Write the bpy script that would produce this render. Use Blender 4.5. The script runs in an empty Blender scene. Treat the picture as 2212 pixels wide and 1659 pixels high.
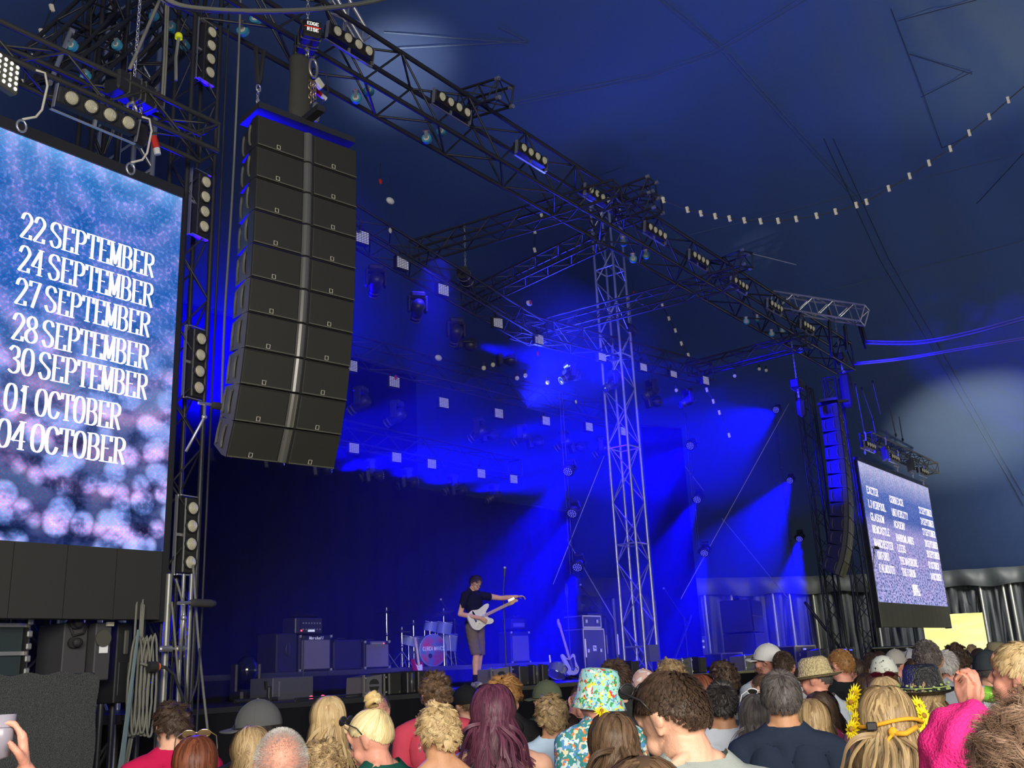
import bpy, math, random
import numpy as np
from mathutils import Vector, Matrix, Quaternion
rng = np.random.RandomState(7); random.seed(7)
S = bpy.context.scene
COL = S.collection
PI = math.pi
def rad(d): return d*PI/180
# ---------------------------------------------------------------- camera
CAMZ = 1.87; FPX = 2100.0
R = np.array([[0.61590329,-0.19408175,-0.76354137],[-0.78647799,-0.20805324,-0.58152061],[-0.04599472,0.95866893,-0.2807817]])
cd = bpy.data.cameras.new('camera'); cam = bpy.data.objects.new('camera', cd); COL.objects.link(cam)
cd.sensor_width = 36; cd.lens = FPX/2212*36; cd.clip_start = .05; cd.clip_end = 400
M = Matrix([list(R[0])+[0], list(R[1])+[0], list(R[2])+[CAMZ], [0,0,0,1]])
cam.matrix_world = M; S.camera = cam
S.view_settings.view_transform = 'Standard'; S.view_settings.look = 'None'
S.view_settings.gamma = 1; S.view_settings.exposure = 0; S.view_settings.use_curve_mapping = False
S.cycles.max_bounces = 4; S.cycles.diffuse_bounces = 2; S.cycles.glossy_bounces = 2
S.cycles.transmission_bounces = 3; S.cycles.volume_bounces = 0; S.cycles.transparent_max_bounces = 6
S.cycles.sample_clamp_indirect = 3; S.cycles.volume_max_steps = 64
def ray(x, y): return R @ np.array([x-1106, -(y-829.5), -FPX])
def at(x, y, Y):            # where the sight line of a measured point meets the plane Y
    r = ray(x, y); s = Y/r[1]; return Vector((r[0]*s, r[1]*s, r[2]*s+CAMZ))
def atd(x, y, d):           # the same at ground distance d
    r = ray(x, y); s = d/math.hypot(r[0], r[1]); return Vector((r[0]*s, r[1]*s, r[2]*s+CAMZ))
def atz(x, y, z):
    r = ray(x, y); s = (z-CAMZ)/r[2]; return Vector((r[0]*s, r[1]*s, z))
# ---------------------------------------------------------------- world, sun, daylight
w = bpy.data.worlds.new('world'); S.world = w; w.use_nodes = True
nt = w.node_tree; bg = nt.nodes['Background']
sky = nt.nodes.new('ShaderNodeTexSky'); sky.sky_type = 'HOSEK_WILKIE'; sky.turbidity = 4; sky.ground_albedo = .3
sky.sun_direction = (-.45, -.62, .64)
nt.links.new(sky.outputs[0], bg.inputs[0]); bg.inputs[1].default_value = .75
def light(name, kind, loc, energy, color=(1,1,1), target=None, **k):
    l = bpy.data.lights.new(name, kind); l.energy = energy; l.color = color
    for a, b in k.items(): setattr(l, a, b)
    o = bpy.data.objects.new(name, l); COL.objects.link(o); o.location = loc
    if target is not None:
        o.rotation_euler = (Vector(target)-Vector(loc)).to_track_quat('-Z', 'Y').to_euler()
    return o
light('sun', 'SUN', (-20,-30,40), 5.0, (1,.95,.85), (0,-2.5,11.5), angle=.02)
# daylight coming in through the open long side of the tent behind the audience
light('daylight_from_open_side', 'AREA', (-3.2,-4.2,4.6), 1900, (1,.93,.82), (3.5,3.0,1.5), shape='RECTANGLE', size=9, size_y=3.4)
# ---------------------------------------------------------------- materials
MATS = {}
def mat(name, col, rough=.6, metal=0, emit=None, es=1, spec=.4, bump=0, bscale=80, noise=0, nscale=6, col2=None, alpha=None, trans=None, attr=None, sheen=0):
    if name in MATS: return MATS[name]
    m = bpy.data.materials.new(name); m.use_nodes = True; nt = m.node_tree; b = nt.nodes['Principled BSDF']
    b.inputs['Base Color'].default_value = (*col, 1); b.inputs['Roughness'].default_value = rough
    b.inputs['Metallic'].default_value = metal; b.inputs['Specular IOR Level'].default_value = spec
    if emit: b.inputs['Emission Color'].default_value = (*emit, 1); b.inputs['Emission Strength'].default_value = es
    if sheen: b.inputs['Sheen Weight'].default_value = sheen
    tc = nt.nodes.new('ShaderNodeTexCoord')
    if noise or col2:
        n = nt.nodes.new('ShaderNodeTexNoise'); n.inputs['Scale'].default_value = nscale; n.inputs['Detail'].default_value = 4
        nt.links.new(tc.outputs['Object'], n.inputs['Vector'])
        r = nt.nodes.new('ShaderNodeValToRGB'); c2 = col2 or tuple(c*(1-noise) for c in col)
        r.color_ramp.elements[0].color = (*c2, 1); r.color_ramp.elements[1].color = (*col, 1)
        r.color_ramp.elements[0].position = .35; r.color_ramp.elements[1].position = .65
        nt.links.new(n.outputs[0], r.inputs[0]); nt.links.new(r.outputs[0], b.inputs['Base Color'])
    if attr:
        a = nt.nodes.new('ShaderNodeAttribute'); a.attribute_name = attr
        r = nt.nodes.new('ShaderNodeValToRGB'); r.color_ramp.elements[0].color = (*(col2 or col), 1); r.color_ramp.elements[1].color = (*col, 1)
        nt.links.new(a.outputs['Fac'], r.inputs[0]); nt.links.new(r.outputs[0], b.inputs['Base Color'])
    if bump:
        n2 = nt.nodes.new('ShaderNodeTexNoise'); n2.inputs['Scale'].default_value = bscale; n2.inputs['Detail'].default_value = 3
        nt.links.new(tc.outputs['Object'], n2.inputs['Vector'])
        bp = nt.nodes.new('ShaderNodeBump'); bp.inputs['Strength'].default_value = bump; bp.inputs['Distance'].default_value = .02
        nt.links.new(n2.outputs[0], bp.inputs['Height']); nt.links.new(bp.outputs[0], b.inputs['Normal'])
    MATS[name] = m; return m
BLK = mat('black_paint', (.022,.022,.023), .45, spec=.5)
BLM = mat('black_truss_metal', (.05,.05,.055), .38, .5, spec=.6, bump=.15, bscale=120)
SIL = mat('silver_truss_metal', (.62,.62,.64), .35, .75)
STEEL = mat('steel', (.6,.6,.58), .35, .8)
GRILLE = mat('speaker_grille', (.024,.024,.019), .55, bump=.2, bscale=900)
CLOTH = mat('black_cloth', (.012,.012,.015), .9, spec=.1, bump=.4, bscale=7)
RUBBER = mat('black_rubber', (.03,.03,.03), .6)
CREAM = mat('strap_cream', (.6,.58,.48), .7)
BLUEW = mat('caster_blue', (.05,.3,.45), .4)
REDP = mat('red_plastic', (.6,.03,.02), .4)
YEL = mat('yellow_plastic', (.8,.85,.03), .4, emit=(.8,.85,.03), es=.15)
LENS = mat('lamp_glass', (.62,.58,.4), .2, spec=.9, emit=(1,.93,.65), es=.1)  # faint emission added to unlit lamp glass so distant ones stay bright
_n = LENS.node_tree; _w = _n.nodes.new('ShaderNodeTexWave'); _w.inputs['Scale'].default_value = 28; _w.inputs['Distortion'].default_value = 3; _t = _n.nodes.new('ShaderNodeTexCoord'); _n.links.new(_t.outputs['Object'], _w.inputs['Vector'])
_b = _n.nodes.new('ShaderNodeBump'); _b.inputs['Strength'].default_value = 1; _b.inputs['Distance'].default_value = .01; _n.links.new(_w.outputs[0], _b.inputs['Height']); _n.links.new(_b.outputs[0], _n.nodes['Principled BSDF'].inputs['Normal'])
WHITEP = mat('white_plastic', (.75,.75,.72), .4)
CHROME = mat('chrome', (.85,.85,.88), .15, 1)
# ---------------------------------------------------------------- object helpers
def tag(o, label=None, cat=None, group=None, kind=None):
    if label: o['label'] = label
    if cat: o['category'] = cat
    if group: o['group'] = group
    if kind: o['kind'] = kind
    return o
def thing(name, label, cat, loc=(0,0,0), rz=0, group=None):
    o = bpy.data.objects.new(name, None); COL.objects.link(o); o.empty_display_size = .1
    o.location = loc; o.rotation_euler = (0,0,rz); return tag(o, label, cat, group)
def link(name, me, m, parent=None, mw=None):
    o = bpy.data.objects.new(name, me); COL.objects.link(o)
    if m is not None and len(me.materials) == 0: me.materials.append(m)
    elif m is not None and me.materials[0] != m:
        o.material_slots[0].link = 'OBJECT'; o.material_slots[0].material = m
    if parent: o.parent = parent
    if mw is not None: o.matrix_local = mw
    return o
def frame_z(d):
    return Vector(d).normalized().to_track_quat('Z', 'Y').to_matrix().to_4x4()
def _mesh(vs, fs, name='mesh', smooth=False):
    me = bpy.data.meshes.new(name); me.from_pydata([tuple(v) for v in vs], [], fs)
    if smooth: me.polygons.foreach_set('use_smooth', [True]*len(me.polygons))
    me.update(); return me
class MB:
    def __init__(s): s.v = []; s.f = []
    def add(s, vs, fs, T=None):
        n = len(s.v)
        for v in vs: s.v.append(tuple((T @ Vector(v)) if T is not None else v))
        for f in fs: s.f.append(tuple(i+n for i in f))
        return s
    def box(s, c, d, T=None, bev=0):
        x, y, z = d[0]/2, d[1]/2, d[2]/2; cx, cy, cz = c
        if bev <= 0:
            vs = [(cx+a*x, cy+b*y, cz+e*z) for a in (-1,1) for b in (-1,1) for e in (-1,1)]
            fs = [(0,1,3,2),(4,6,7,5),(0,4,5,1),(2,3,7,6),(0,2,6,4),(1,5,7,3)]
        else:
            b_ = min(bev, x*.9, y*.9, z*.9); vs = []; idx = {}
            for a in (-1,1):
                for b in (-1,1):
                    for e in (-1,1):
                        for k in range(3):
                            p = [a*x, b*y, e*z]; q = [a*(x-b_), b*(y-b_), e*(z-b_)]; q[k] = p[k]
                            idx[(a,b,e,k)] = len(vs); vs.append((cx+q[0], cy+q[1], cz+q[2]))
            fs = []
            for k in range(3):
                i, j = (k+1)%3, (k+2)%3
                for sg in (-1,1):
                    loop = []
                    for (p, q) in ((-1,-1),(1,-1),(1,1),(-1,1)):
                        t = [0,0,0]; t[k] = sg; t[i] = p; t[j] = q; loop.append(idx[(*t,k)])
                    fs.append(tuple(loop if sg > 0 else loop[::-1]))
            for k in range(3):
                i, j = (k+1)%3, (k+2)%3
                for p in (-1,1):
                    for q in (-1,1):
                        t0 = [0,0,0]; t0[k] = -1; t0[i] = p; t0[j] = q; t1 = list(t0); t1[k] = 1
                        fs.append((idx[(*t0,i)], idx[(*t1,i)], idx[(*t1,j)], idx[(*t0,j)]))
            for a in (-1,1):
                for b in (-1,1):
                    for e in (-1,1): fs.append((idx[(a,b,e,0)], idx[(a,b,e,1)], idx[(a,b,e,2)]))
        return s.add(vs, fs, T)
    def cyl(s, a, b, r, r2=None, n=10, cap=True):
        a = Vector(a); b = Vector(b); d = b-a; L = d.length
        if L < 1e-6: return s
        q = d.to_track_quat('Z', 'Y'); r2 = r if r2 is None else r2; vs = []
        for z, rr in ((0,r),(L,r2)):
            for i in range(n):
                t = 2*PI*i/n; vs.append(tuple(a + q @ Vector((rr*math.cos(t), rr*math.sin(t), z))))
        fs = [(i, (i+1)%n, n+(i+1)%n, n+i) for i in range(n)]
        if cap: fs += [tuple(range(n))[::-1], tuple(range(n,2*n))]
        return s.add(vs, fs)
    def tube(s, pts, r, n=6, closed=False):
        P = [Vector(p) for p in pts]; m = len(P); vs = []; up = None
        for i in range(m):
            if closed: t = P[(i+1)%m]-P[i-1]
            else: t = P[min(i+1,m-1)]-P[max(i-1,0)]
            t.normalize()
            if up is None: up = t.orthogonal().normalized()
            else: up = (up-t*up.dot(t)).normalized()
            sd = t.cross(up); rr = r[i] if hasattr(r, '__len__') else r
            for k in range(n):
                a = 2*PI*k/n; vs.append(tuple(P[i]+(up*math.cos(a)+sd*math.sin(a))*rr))
        fs = []
        for i in range(m if closed else m-1):
            j = (i+1)%m
            for k in range(n): fs.append((i*n+k, i*n+(k+1)%n, j*n+(k+1)%n, j*n+k))
        if not closed: fs += [tuple(range(n))[::-1], tuple(range((m-1)*n, m*n))]
        return s.add(vs, fs)
    def lathe(s, prof, n=20, T=None):
        vs = []; fs = []
        for (r, z) in prof:
            for i in range(n):
                t = 2*PI*i/n; vs.append((r*math.cos(t), r*math.sin(t), z))
        for j in range(len(prof)-1):
            for i in range(n): fs.append((j*n+i, j*n+(i+1)%n, (j+1)*n+(i+1)%n, (j+1)*n+i))
        return s.add(vs, fs, T)
    def ell(s, c, rr, T=None, n=12, m=8):
        vs = []; fs = []; c = Vector(c)
        for j in range(1, m):
            ph = PI*j/m
            for i in range(n):
                t = 2*PI*i/n; vs.append((c.x+rr[0]*math.sin(ph)*math.cos(t), c.y+rr[1]*math.sin(ph)*math.sin(t), c.z+rr[2]*math.cos(ph)))
        vs += [(c.x,c.y,c.z+rr[2]), (c.x,c.y,c.z-rr[2])]; N = len(vs)
        for j in range(m-2):
            for i in range(n): fs.append((j*n+i, (j+1)*n+i, (j+1)*n+(i+1)%n, j*n+(i+1)%n))
        for i in range(n): fs.append((N-2, i, (i+1)%n)); fs.append((N-1, (m-2)*n+(i+1)%n, (m-2)*n+i))
        return s.add(vs, fs, T)
    def prism(s, poly, y0, y1, T=None):      # outline in x,z extruded along y
        n = len(poly); vs = [(x,y0,z) for x,z in poly]+[(x,y1,z) for x,z in poly]
        fs = [tuple(range(n)), tuple(range(n,2*n))[::-1]]+[(i, n+i, n+(i+1)%n, (i+1)%n) for i in range(n)]
        return s.add(vs, fs, T)
    def mesh(s, name='mesh', smooth=False): return _mesh(s.v, s.f, name, smooth)
    def build(s, name, m, parent=None, smooth=False, mw=None): return link(name, s.mesh(name, smooth), m, parent, mw)
_rod = {}
def rod(name, a, b, r, m, parent=None, n=8):
    key = ('rod', m.name, n)
    if key not in _rod:
        me = MB().cyl((0,0,0), (0,0,1), 1, n=n).mesh('rod'); me.materials.append(m)
        me.polygons.foreach_set('use_smooth', [len(p.vertices) == 4 for p in me.polygons]); _rod[key] = me
    a = Vector(a); b = Vector(b); d = b-a; L = max(d.length, 1e-4)
    o = bpy.data.objects.new(name, _rod[key]); COL.objects.link(o)
    if parent: o.parent = parent
    o.matrix_local = Matrix.Translation(a) @ frame_z(d) @ Matrix.Diagonal((r, r, L, 1)); return o
def blk(name, c, d, m, parent=None, T=None, bev=.0):     # box part with its own shared or bevelled mesh
    if bev:
        return MB().box((0,0,0), d, bev=bev).build(name, m, parent, mw=(T or Matrix()) @ Matrix.Translation(Vector(c)))
    key = ('box', m.name)
    if key not in _rod:
        me = MB().box((0,0,0), (1,1,1)).mesh('block'); me.materials.append(m); _rod[key] = me
    o = bpy.data.objects.new(name, _rod[key]); COL.objects.link(o)
    if parent: o.parent = parent
    o.matrix_local = (T or Matrix()) @ Matrix.Translation(Vector(c)) @ Matrix.Diagonal((*d, 1)); return o
def copy_tree(o, parent=None):
    c = o.copy(); COL.objects.link(c); c.parent = parent
    for ch in o.children: copy_tree(ch, c)
    return c
# ---------------------------------------------------------------- lettering (broad-nib strokes)
GL = {
'S': [[(.85,.82),(.7,.97),(.4,1),(.15,.88),(.15,.68),(.5,.52),(.85,.35),(.85,.12),(.6,0),(.3,.02),(.12,.2)]],
'E': [[(.2,0),(.2,1)],[(.2,1),(.85,1),(.85,.82)],[(.2,.52),(.65,.52)],[(.2,0),(.88,0),(.88,.2)]],
'P': [[(.2,0),(.2,1)],[(.2,1),(.6,1),(.85,.85),(.85,.62),(.6,.48),(.2,.48)],[(.05,0),(.35,0)]],
'T': [[(.5,0),(.5,1)],[(.05,.8),(.05,1),(.95,1),(.95,.8)],[(.35,0),(.65,0)]],
'M': [[(.12,0),(.12,1)],[(.12,1),(.5,.1)],[(.5,.1),(.88,1)],[(.88,1),(.88,0)]],
'B': [[(.2,0),(.2,1)],[(.2,1),(.6,1),(.8,.88),(.8,.65),(.6,.53),(.2,.53)],[(.6,.53),(.88,.4),(.88,.12),(.6,0),(.2,0)]],
'R': [[(.2,0),(.2,1)],[(.2,1),(.6,1),(.85,.88),(.85,.65),(.6,.52),(.2,.52)],[(.5,.52),(.9,0)]],
'O': [[(.5,1),(.2,.88),(.1,.5),(.2,.12),(.5,0),(.8,.12),(.9,.5),(.8,.88),(.5,1)]],
'C': [[(.88,.75),(.75,.93),(.5,1),(.2,.88),(.1,.5),(.2,.12),(.5,0),(.75,.07),(.88,.25)]],
'A': [[(.05,0),(.5,1)],[(.5,1),(.95,0)],[(.22,.35),(.78,.35)]],
'D': [[(.2,0),(.2,1)],[(.2,1),(.6,1),(.88,.8),(.88,.2),(.6,0),(.2,0)]],
'G': [[(.88,.78),(.5,1),(.15,.8),(.1,.4),(.3,.05),(.7,.02),(.88,.2),(.88,.45)],[(.55,.45),(.95,.45)]],
'H': [[(.15,0),(.15,1)],[(.85,0),(.85,1)],[(.15,.5),(.85,.5)]],
'I': [[(.5,0),(.5,1)],[(.3,0),(.7,0)],[(.3,1),(.7,1)]],
'K': [[(.15,0),(.15,1)],[(.85,1),(.2,.45)],[(.4,.6),(.9,0)]],
'L': [[(.2,1),(.2,0)],[(.2,0),(.88,0),(.88,.2)]],
'N': [[(.15,0),(.15,1)],[(.15,1),(.85,0)],[(.85,0),(.85,1)]],
'U': [[(.15,1),(.15,.25),(.35,0),(.65,0),(.85,.25),(.85,1)]],
'V': [[(.08,1),(.5,0)],[(.5,0),(.92,1)]],
'W': [[(.03,1),(.27,0)],[(.27,0),(.5,.8)],[(.5,.8),(.73,0)],[(.73,0),(.97,1)]],
'X': [[(.1,1),(.9,0)],[(.9,1),(.1,0)]],
'Y': [[(.1,1),(.5,.5),(.5,0)],[(.9,1),(.5,.5)]],
'F': [[(.2,0),(.2,1)],[(.2,1),(.88,1)],[(.2,.52),(.7,.52)]],
'&': [[(.9,0),(.3,.7),(.35,.95),(.6,.95),(.65,.75),(.15,.35),(.2,.05),(.55,0),(.9,.4)]],
'0': [[(.5,1),(.2,.88),(.1,.5),(.2,.12),(.5,0),(.8,.12),(.9,.5),(.8,.88),(.5,1)]],
'1': [[(.25,.8),(.5,1)],[(.5,1),(.5,0)],[(.3,0),(.7,0)]],
'2': [[(.12,.75),(.25,.95),(.55,1),(.82,.85),(.8,.62),(.12,0)],[(.12,0),(.88,0),(.88,.15)]],
'3': [[(.15,.85),(.4,1),(.75,.92),(.78,.65),(.45,.54)],[(.45,.54),(.85,.42),(.85,.12),(.5,0),(.15,.1)]],
'4': [[(.7,0),(.7,1)],[(.7,1),(.08,.3)],[(.08,.3),(.95,.3)]],
'5': [[(.8,1),(.25,1)],[(.25,1),(.2,.55),(.6,.6),(.88,.35),(.7,.05),(.3,0),(.12,.15)]],
'7': [[(.12,.82),(.12,1),(.88,1)],[(.88,1),(.4,0)]],
'8': [[(.5,1),(.2,.88),(.22,.65),(.5,.53),(.8,.65),(.78,.88),(.5,1)],[(.5,.53),(.12,.35),(.15,.1),(.5,0),(.85,.1),(.88,.35),(.5,.53)]],
'r': [[(.2,0),(.2,.6)],[(.2,.45),(.5,.62),(.7,.55)]], 'a': [[(.75,.6),(.3,.6),(.15,.3),(.3,0),(.75,.15)],[(.75,.6),(.75,0)]],
's': [[(.75,.55),(.35,.6),(.25,.42),(.7,.2),(.6,0),(.2,.05)]], 'h': [[(.2,0),(.2,1)],[(.2,.45),(.5,.6),(.75,.45),(.75,0)]], 'l': [[(.4,0),(.4,1)]],
}
def lettering(text, h, w, thick=.16, thin=.05, gap=.12, depth=.004, slant=0, T=None, mb=None, serif=0):
    """flat letters standing in local x,z, facing -y; h letter height, w letter advance"""
    mb = mb or MB(); x = 0; k = 0
    for ch in text:
        if ch == ' ': x += w*.55; continue
        for st in GL.get(ch, []):
            if len(st) >= 5 and ch not in 'EF':
                q = []; m_ = len(st)-1; cl = st[0] == st[-1]
                for i in range(m_):
                    p0 = st[i-1] if i else (st[-2] if cl else st[0]); p1, p2 = st[i], st[i+1]; p3 = st[i+2] if i+2 <= m_ else (st[1] if cl else st[-1])
                    for s_ in range(4):
                        u = s_/4; q.append(tuple(.5*((2*b)+(-a+c)*u+(2*a-5*b+4*c-d)*u*u+(-a+3*b-3*c+d)*u**3) for a, b, c, d in zip(p0, p1, p2, p3)))
                st = q+[st[-1]]
            pts = [(x+p[0]*w*(1-gap)+slant*p[1]*h, p[1]*h) for p in st]
            if serif and len(st) == 2 and abs(st[0][0]-st[1][0]) < .05 and abs(st[0][1]-st[1][1]) > .8:
                for px_, pz_ in pts: mb.add([(px_-w*serif,-depth-.0025,pz_-thin*w*.5),(px_+w*serif,-depth-.0025,pz_-thin*w*.5),(px_+w*serif,-depth-.0025,pz_+thin*w*.5),(px_-w*serif,-depth-.0025,pz_+thin*w*.5)], [(0,1,2,3)], T)
            for (x0,z0), (x1,z1) in zip(pts[:-1], pts[1:]):
                dx, dz = x1-x0, z1-z0; L = math.hypot(dx, dz)
                if L < 1e-6: continue
                v = abs(dz)/L; wd = (thin+(thick-thin)*v**1.3)*w
                nx, nz = -dz/L*wd/2, dx/L*wd/2; ex, ez = dx/L*thin*w*.5, dz/L*thin*w*.5
                y = -depth-(k%5)*.0004; k += 1
                mb.add([(x0-ex+nx,y,z0-ez+nz),(x0-ex-nx,y,z0-ez-nz),(x1+ex-nx,y,z1+ez-nz),(x1+ex+nx,y,z1+ez+nz)], [(0,1,2,3)], T)
        x += w
    return mb, x
# ---------------------------------------------------------------- truss
def truss(name, label, cat, A, B, wd, ht, nseg, m, r=.025, rb=.012, up=(0,0,1), group=None, tri=False, parent=None, cross=False):
    A = Vector(A); B = Vector(B); u = (B-A).normalized(); up = Vector(up)
    v = u.cross(up).normalized(); n = v.cross(u).normalized()
    t = thing(name, label, cat, A, 0, group) if parent is None else parent
    O = A if parent is None else Vector((0,0,0))
    cs = [v*wd/2+n*ht/2, v*wd/2-n*ht/2, -v*wd/2-n*ht/2, -v*wd/2+n*ht/2]
    if tri: cs = [v*wd/2+n*ht/2, -n*ht/2, -v*wd/2+n*ht/2]
    L = (B-A).length; k = len(cs)
    for c in cs: rod('chord', A+c-O, B+c-O, r, m, t)
    for i in range(k):
        c0, c1 = cs[i], cs[(i+1)%k]
        for j in range(nseg):
            p = c0 if (j+i)%2 == 0 else c1; q = c1 if (j+i)%2 == 0 else c0
            rod('brace', A+u*(L*j/nseg)+p-O, A+u*(L*(j+1)/nseg)+q-O, rb, m, t, 6)
            if cross: rod('brace', A+u*(L*j/nseg)+q-O, A+u*(L*(j+1)/nseg)+p-O, rb, m, t, 6)
    for s in (0, 1):
        for i in range(k):
            rod('end_bar', A+u*(L*s)+cs[i]-O, A+u*(L*s)+cs[(i+1)%k]-O, rb*1.3, m, t, 6)
    return t
# ================================================================ THE SETTING
# ---- ground, stage
GND = mat('trodden_grass', (.09,.08,.045), .95, col2=(.05,.06,.025), nscale=3, bump=.5, bscale=20)
g = MB().box((20,5,-.1), (160,110,.2)).build('floor', GND); tag(g, kind='structure', label='trodden grass ground under the crowd')
TCX, TCY, TA, TB, TWALL = 14., 4., 30., 18., 4.7
def tent_z(r): return TWALL + 10.2*(1-min(r,1)**2)
KPOLES = [(18.9,11.25,1.5), (7.2,13.2,2.6), (20,-2,2)]
def roof_z(x, y):
    r = math.hypot((x-TCX)/TA, (y-TCY)/TB); z = tent_z(r)
    for (px, py, hh) in KPOLES: z += hh*math.exp(-math.hypot(x-px, y-py)/3.2)
    return z
vs = []; fs = []; NA, NR = 96, 34
for j in range(NR+1):
    rr = j/NR
    for i in range(NA):
        t = 2*PI*i/NA; x = TCX+TA*rr*math.cos(t); y = TCY+TB*rr*math.sin(t)
        z = roof_z(x, y) + .07*math.sin(i*PI/2)*rr + .05*abs(math.sin(t*12))*rr*(1-rr)*4
        vs.append((x,y,z))
for j in range(NR):
    for i in range(NA): fs.append((j*NA+i, j*NA+(i+1)%NA, (j+1)*NA+(i+1)%NA, (j+1)*NA+i))
m = bpy.data.materials.new('tent_canvas'); m.use_nodes = True; nt = m.node_tree; nt.nodes.clear()
out = nt.nodes.new('ShaderNodeOutputMaterial'); mx = nt.nodes.new('ShaderNodeMixShader'); mx.inputs[0].default_value = .35
df = nt.nodes.new('ShaderNodeBsdfPrincipled'); df.inputs['Base Color'].default_value = (.04,.065,.15,1); df.inputs['Roughness'].default_value = .55
tr = nt.nodes.new('ShaderNodeBsdfTranslucent'); tr.inputs['Color'].default_value = (.037,.078,.25,1)
tc = nt.nodes.new('ShaderNodeTexCoord'); no = nt.nodes.new('ShaderNodeTexNoise'); no.inputs['Scale'].default_value = .35; no.inputs['Detail'].default_value = 6
nt.links.new(tc.outputs['Object'], no.inputs['Vector'])
bp = nt.nodes.new('ShaderNodeBump'); bp.inputs['Strength'].default_value = .5; bp.inputs['Distance'].default_value = .25
nt.links.new(no.outputs[0], bp.inputs['Height']); nt.links.new(bp.outputs[0], df.inputs['Normal'])
nt.links.new(df.outputs[0], mx.inputs[1]); nt.links.new(tr.outputs[0], mx.inputs[2]); nt.links.new(mx.outputs[0], out.inputs[0])
CANVAS = m; MATS['tent_canvas'] = m
roof = link('ceiling', _mesh(vs, fs, 'ceiling', True), CANVAS); tag(roof, 'navy big top canvas roof', kind='structure')
SEAM = mat('canvas_seam', (.03,.045,.1), .6); SEAML = mat('canvas_seam_light', (.1,.14,.24), .6)
def on_roof(x, y):          # point of the roof seen along a sight line
    r = ray(x, y); r = r/np.linalg.norm(r); lo = 0
    for k in range(4000):
        s = k*.02+2; p = r*s
        if p[2]+CAMZ > roof_z(p[0], p[1]) or math.hypot((p[0]-TCX)/TA, (p[1]-TCY)/TB) > 1: return Vector((p[0], p[1], p[2]+CAMZ))-Vector(r)*.05
    return Vector(r)*60
def seam(pts, r, mt):
    P = []
    for (x0,y0), (x1,y1) in zip(pts[:-1], pts[1:]):
        for k in range(12): P.append(on_roof(x0+(x1-x0)*k/12, y0+(y1-y0)*k/12))
    P.append(on_roof(*pts[-1])); return MB().tube(P, r, 5).build('roof_seam', mt, roof)
for pts in ([(1410,-10),(1560,110),(1855,440)], [(1425,-10),(1580,120),(1870,445)], [(1110,220),(1400,160),(1540,112),(1740,-10)], [(1115,226),(1405,167),(1545,119),(1755,-8)],
            [(1080,60),(1145,92)], [(830,70),(1140,95)], [(850,105),(1135,90)], [(1460,515),(2212,330)], [(1680,655),(1900,600),(2212,520)]):
    seam(pts, .012, SEAML)
for pts in ([(1925,20),(1990,190),(2035,320)], [(1940,45),(2110,0)], [(2035,320),(2100,290)], [(1780,300),(1900,560),(2212,1090)], [(1800,300),(1920,560),(2212,1070)],
            [(1965,117),(2100,160)], [(2110,440),(2212,330)], [(1990,210),(2100,155)]):
    seam(pts, .011, SEAM)
# ---- tent side wall: pleated panels with poles, a doorway on the right
DRAPE = mat('side_wall_canvas', (.075,.085,.095), .5, noise=.25, nscale=.8, bump=.5, bscale=3, spec=.45)
POLE = mat('side_pole', (.5,.5,.45), .4, .5)
wallroot = thing('wall_side', 'grey pleated canvas side wall of the big top with poles', None); del_ = wallroot
wallroot['kind'] = 'structure'
def ell_pt(t, k=1): return (TCX+TA*k*math.cos(t), TCY+TB*k*math.sin(t))
def az_t(px):      # ellipse parameter seen at picture column px
    r = ray(px, 1400); best = None
    for k in range(0, 3600):
        t = -PI*.5+k*PI*1.5/3600; x, y = ell_pt(t)
        e = abs(x*r[1]-y*r[0])/math.hypot(x, y)
        if x*r[0]+y*r[1] > 0 and (best is None or e < best[0]): best = (e, t)
    return best[1]
DO0, DO1 = az_t(2002), az_t(2136)      # doorway
tl = [az_t(p) for p in (2300,2212)] + [DO1, DO0]
def wall_panel(t0, t1, z0=0, z1=TWALL+.05, n=40):
    V = []; F = []; H = 7
    for j in range(H+1):
        z = z0+(z1-z0)*j/H
        for i in range(n+1):
            t = t0+(t1-t0)*i/n; k = 1+.004*math.sin(i*1.9)*(1-.5*j/H)+.003*math.sin(i*.77+j)
            x, y = ell_pt(t, k); V.append((x, y, z))
    for j in range(H):
        for i in range(n): F.append((j*(n+1)+i, j*(n+1)+i+1, (j+1)*(n+1)+i+1, (j+1)*(n+1)+i))
    return link('wall_panel', _mesh(V, F, 'wall_panel', True), DRAPE, wallroot)
ts = sorted([az_t(p) for p in (2212,)] + [DO0, DO1])
t = DO0
while t < 2.3: wall_panel(t, t+.16, n=34); t += .16
wall_panel(DO1, DO0, 3.15, TWALL+.05, 20)
wall_panel(DO1-.16, DO1); wall_panel(DO1-.32, DO1-.16)
for px in (1460,1530,1590,1232,1330,1680,1718,1770,1905,2140,2208,2190,2245):
    t = az_t(px); x, y = ell_pt(t, .985); x2, y2 = ell_pt(t, .995)
    rod('wall_pole', (x,y,0), (x2,y2,TWALL-.1), .06, POLE, wallroot)
# valance along the eave
V = []; F = []; n = 260
for j in range(3):
    for i in range(n+1):
        t = DO1-.35+(2.4-DO1+.35)*i/n; k = .985+.004*math.sin(i*.9+j)
        x, y = ell_pt(t, k-(.006 if j == 1 else 0)); V.append((x, y, TWALL+.12-.33*j+.05*math.sin(i*.5)*(j == 2)))
for j in range(2):
    for i in range(n): F.append((j*(n+1)+i, j*(n+1)+i+1, (j+1)*(n+1)+i+1, (j+1)*(n+1)+i))
link('eave_valance', _mesh(V, F, 'eave_valance', True), DRAPE, wallroot)
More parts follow.
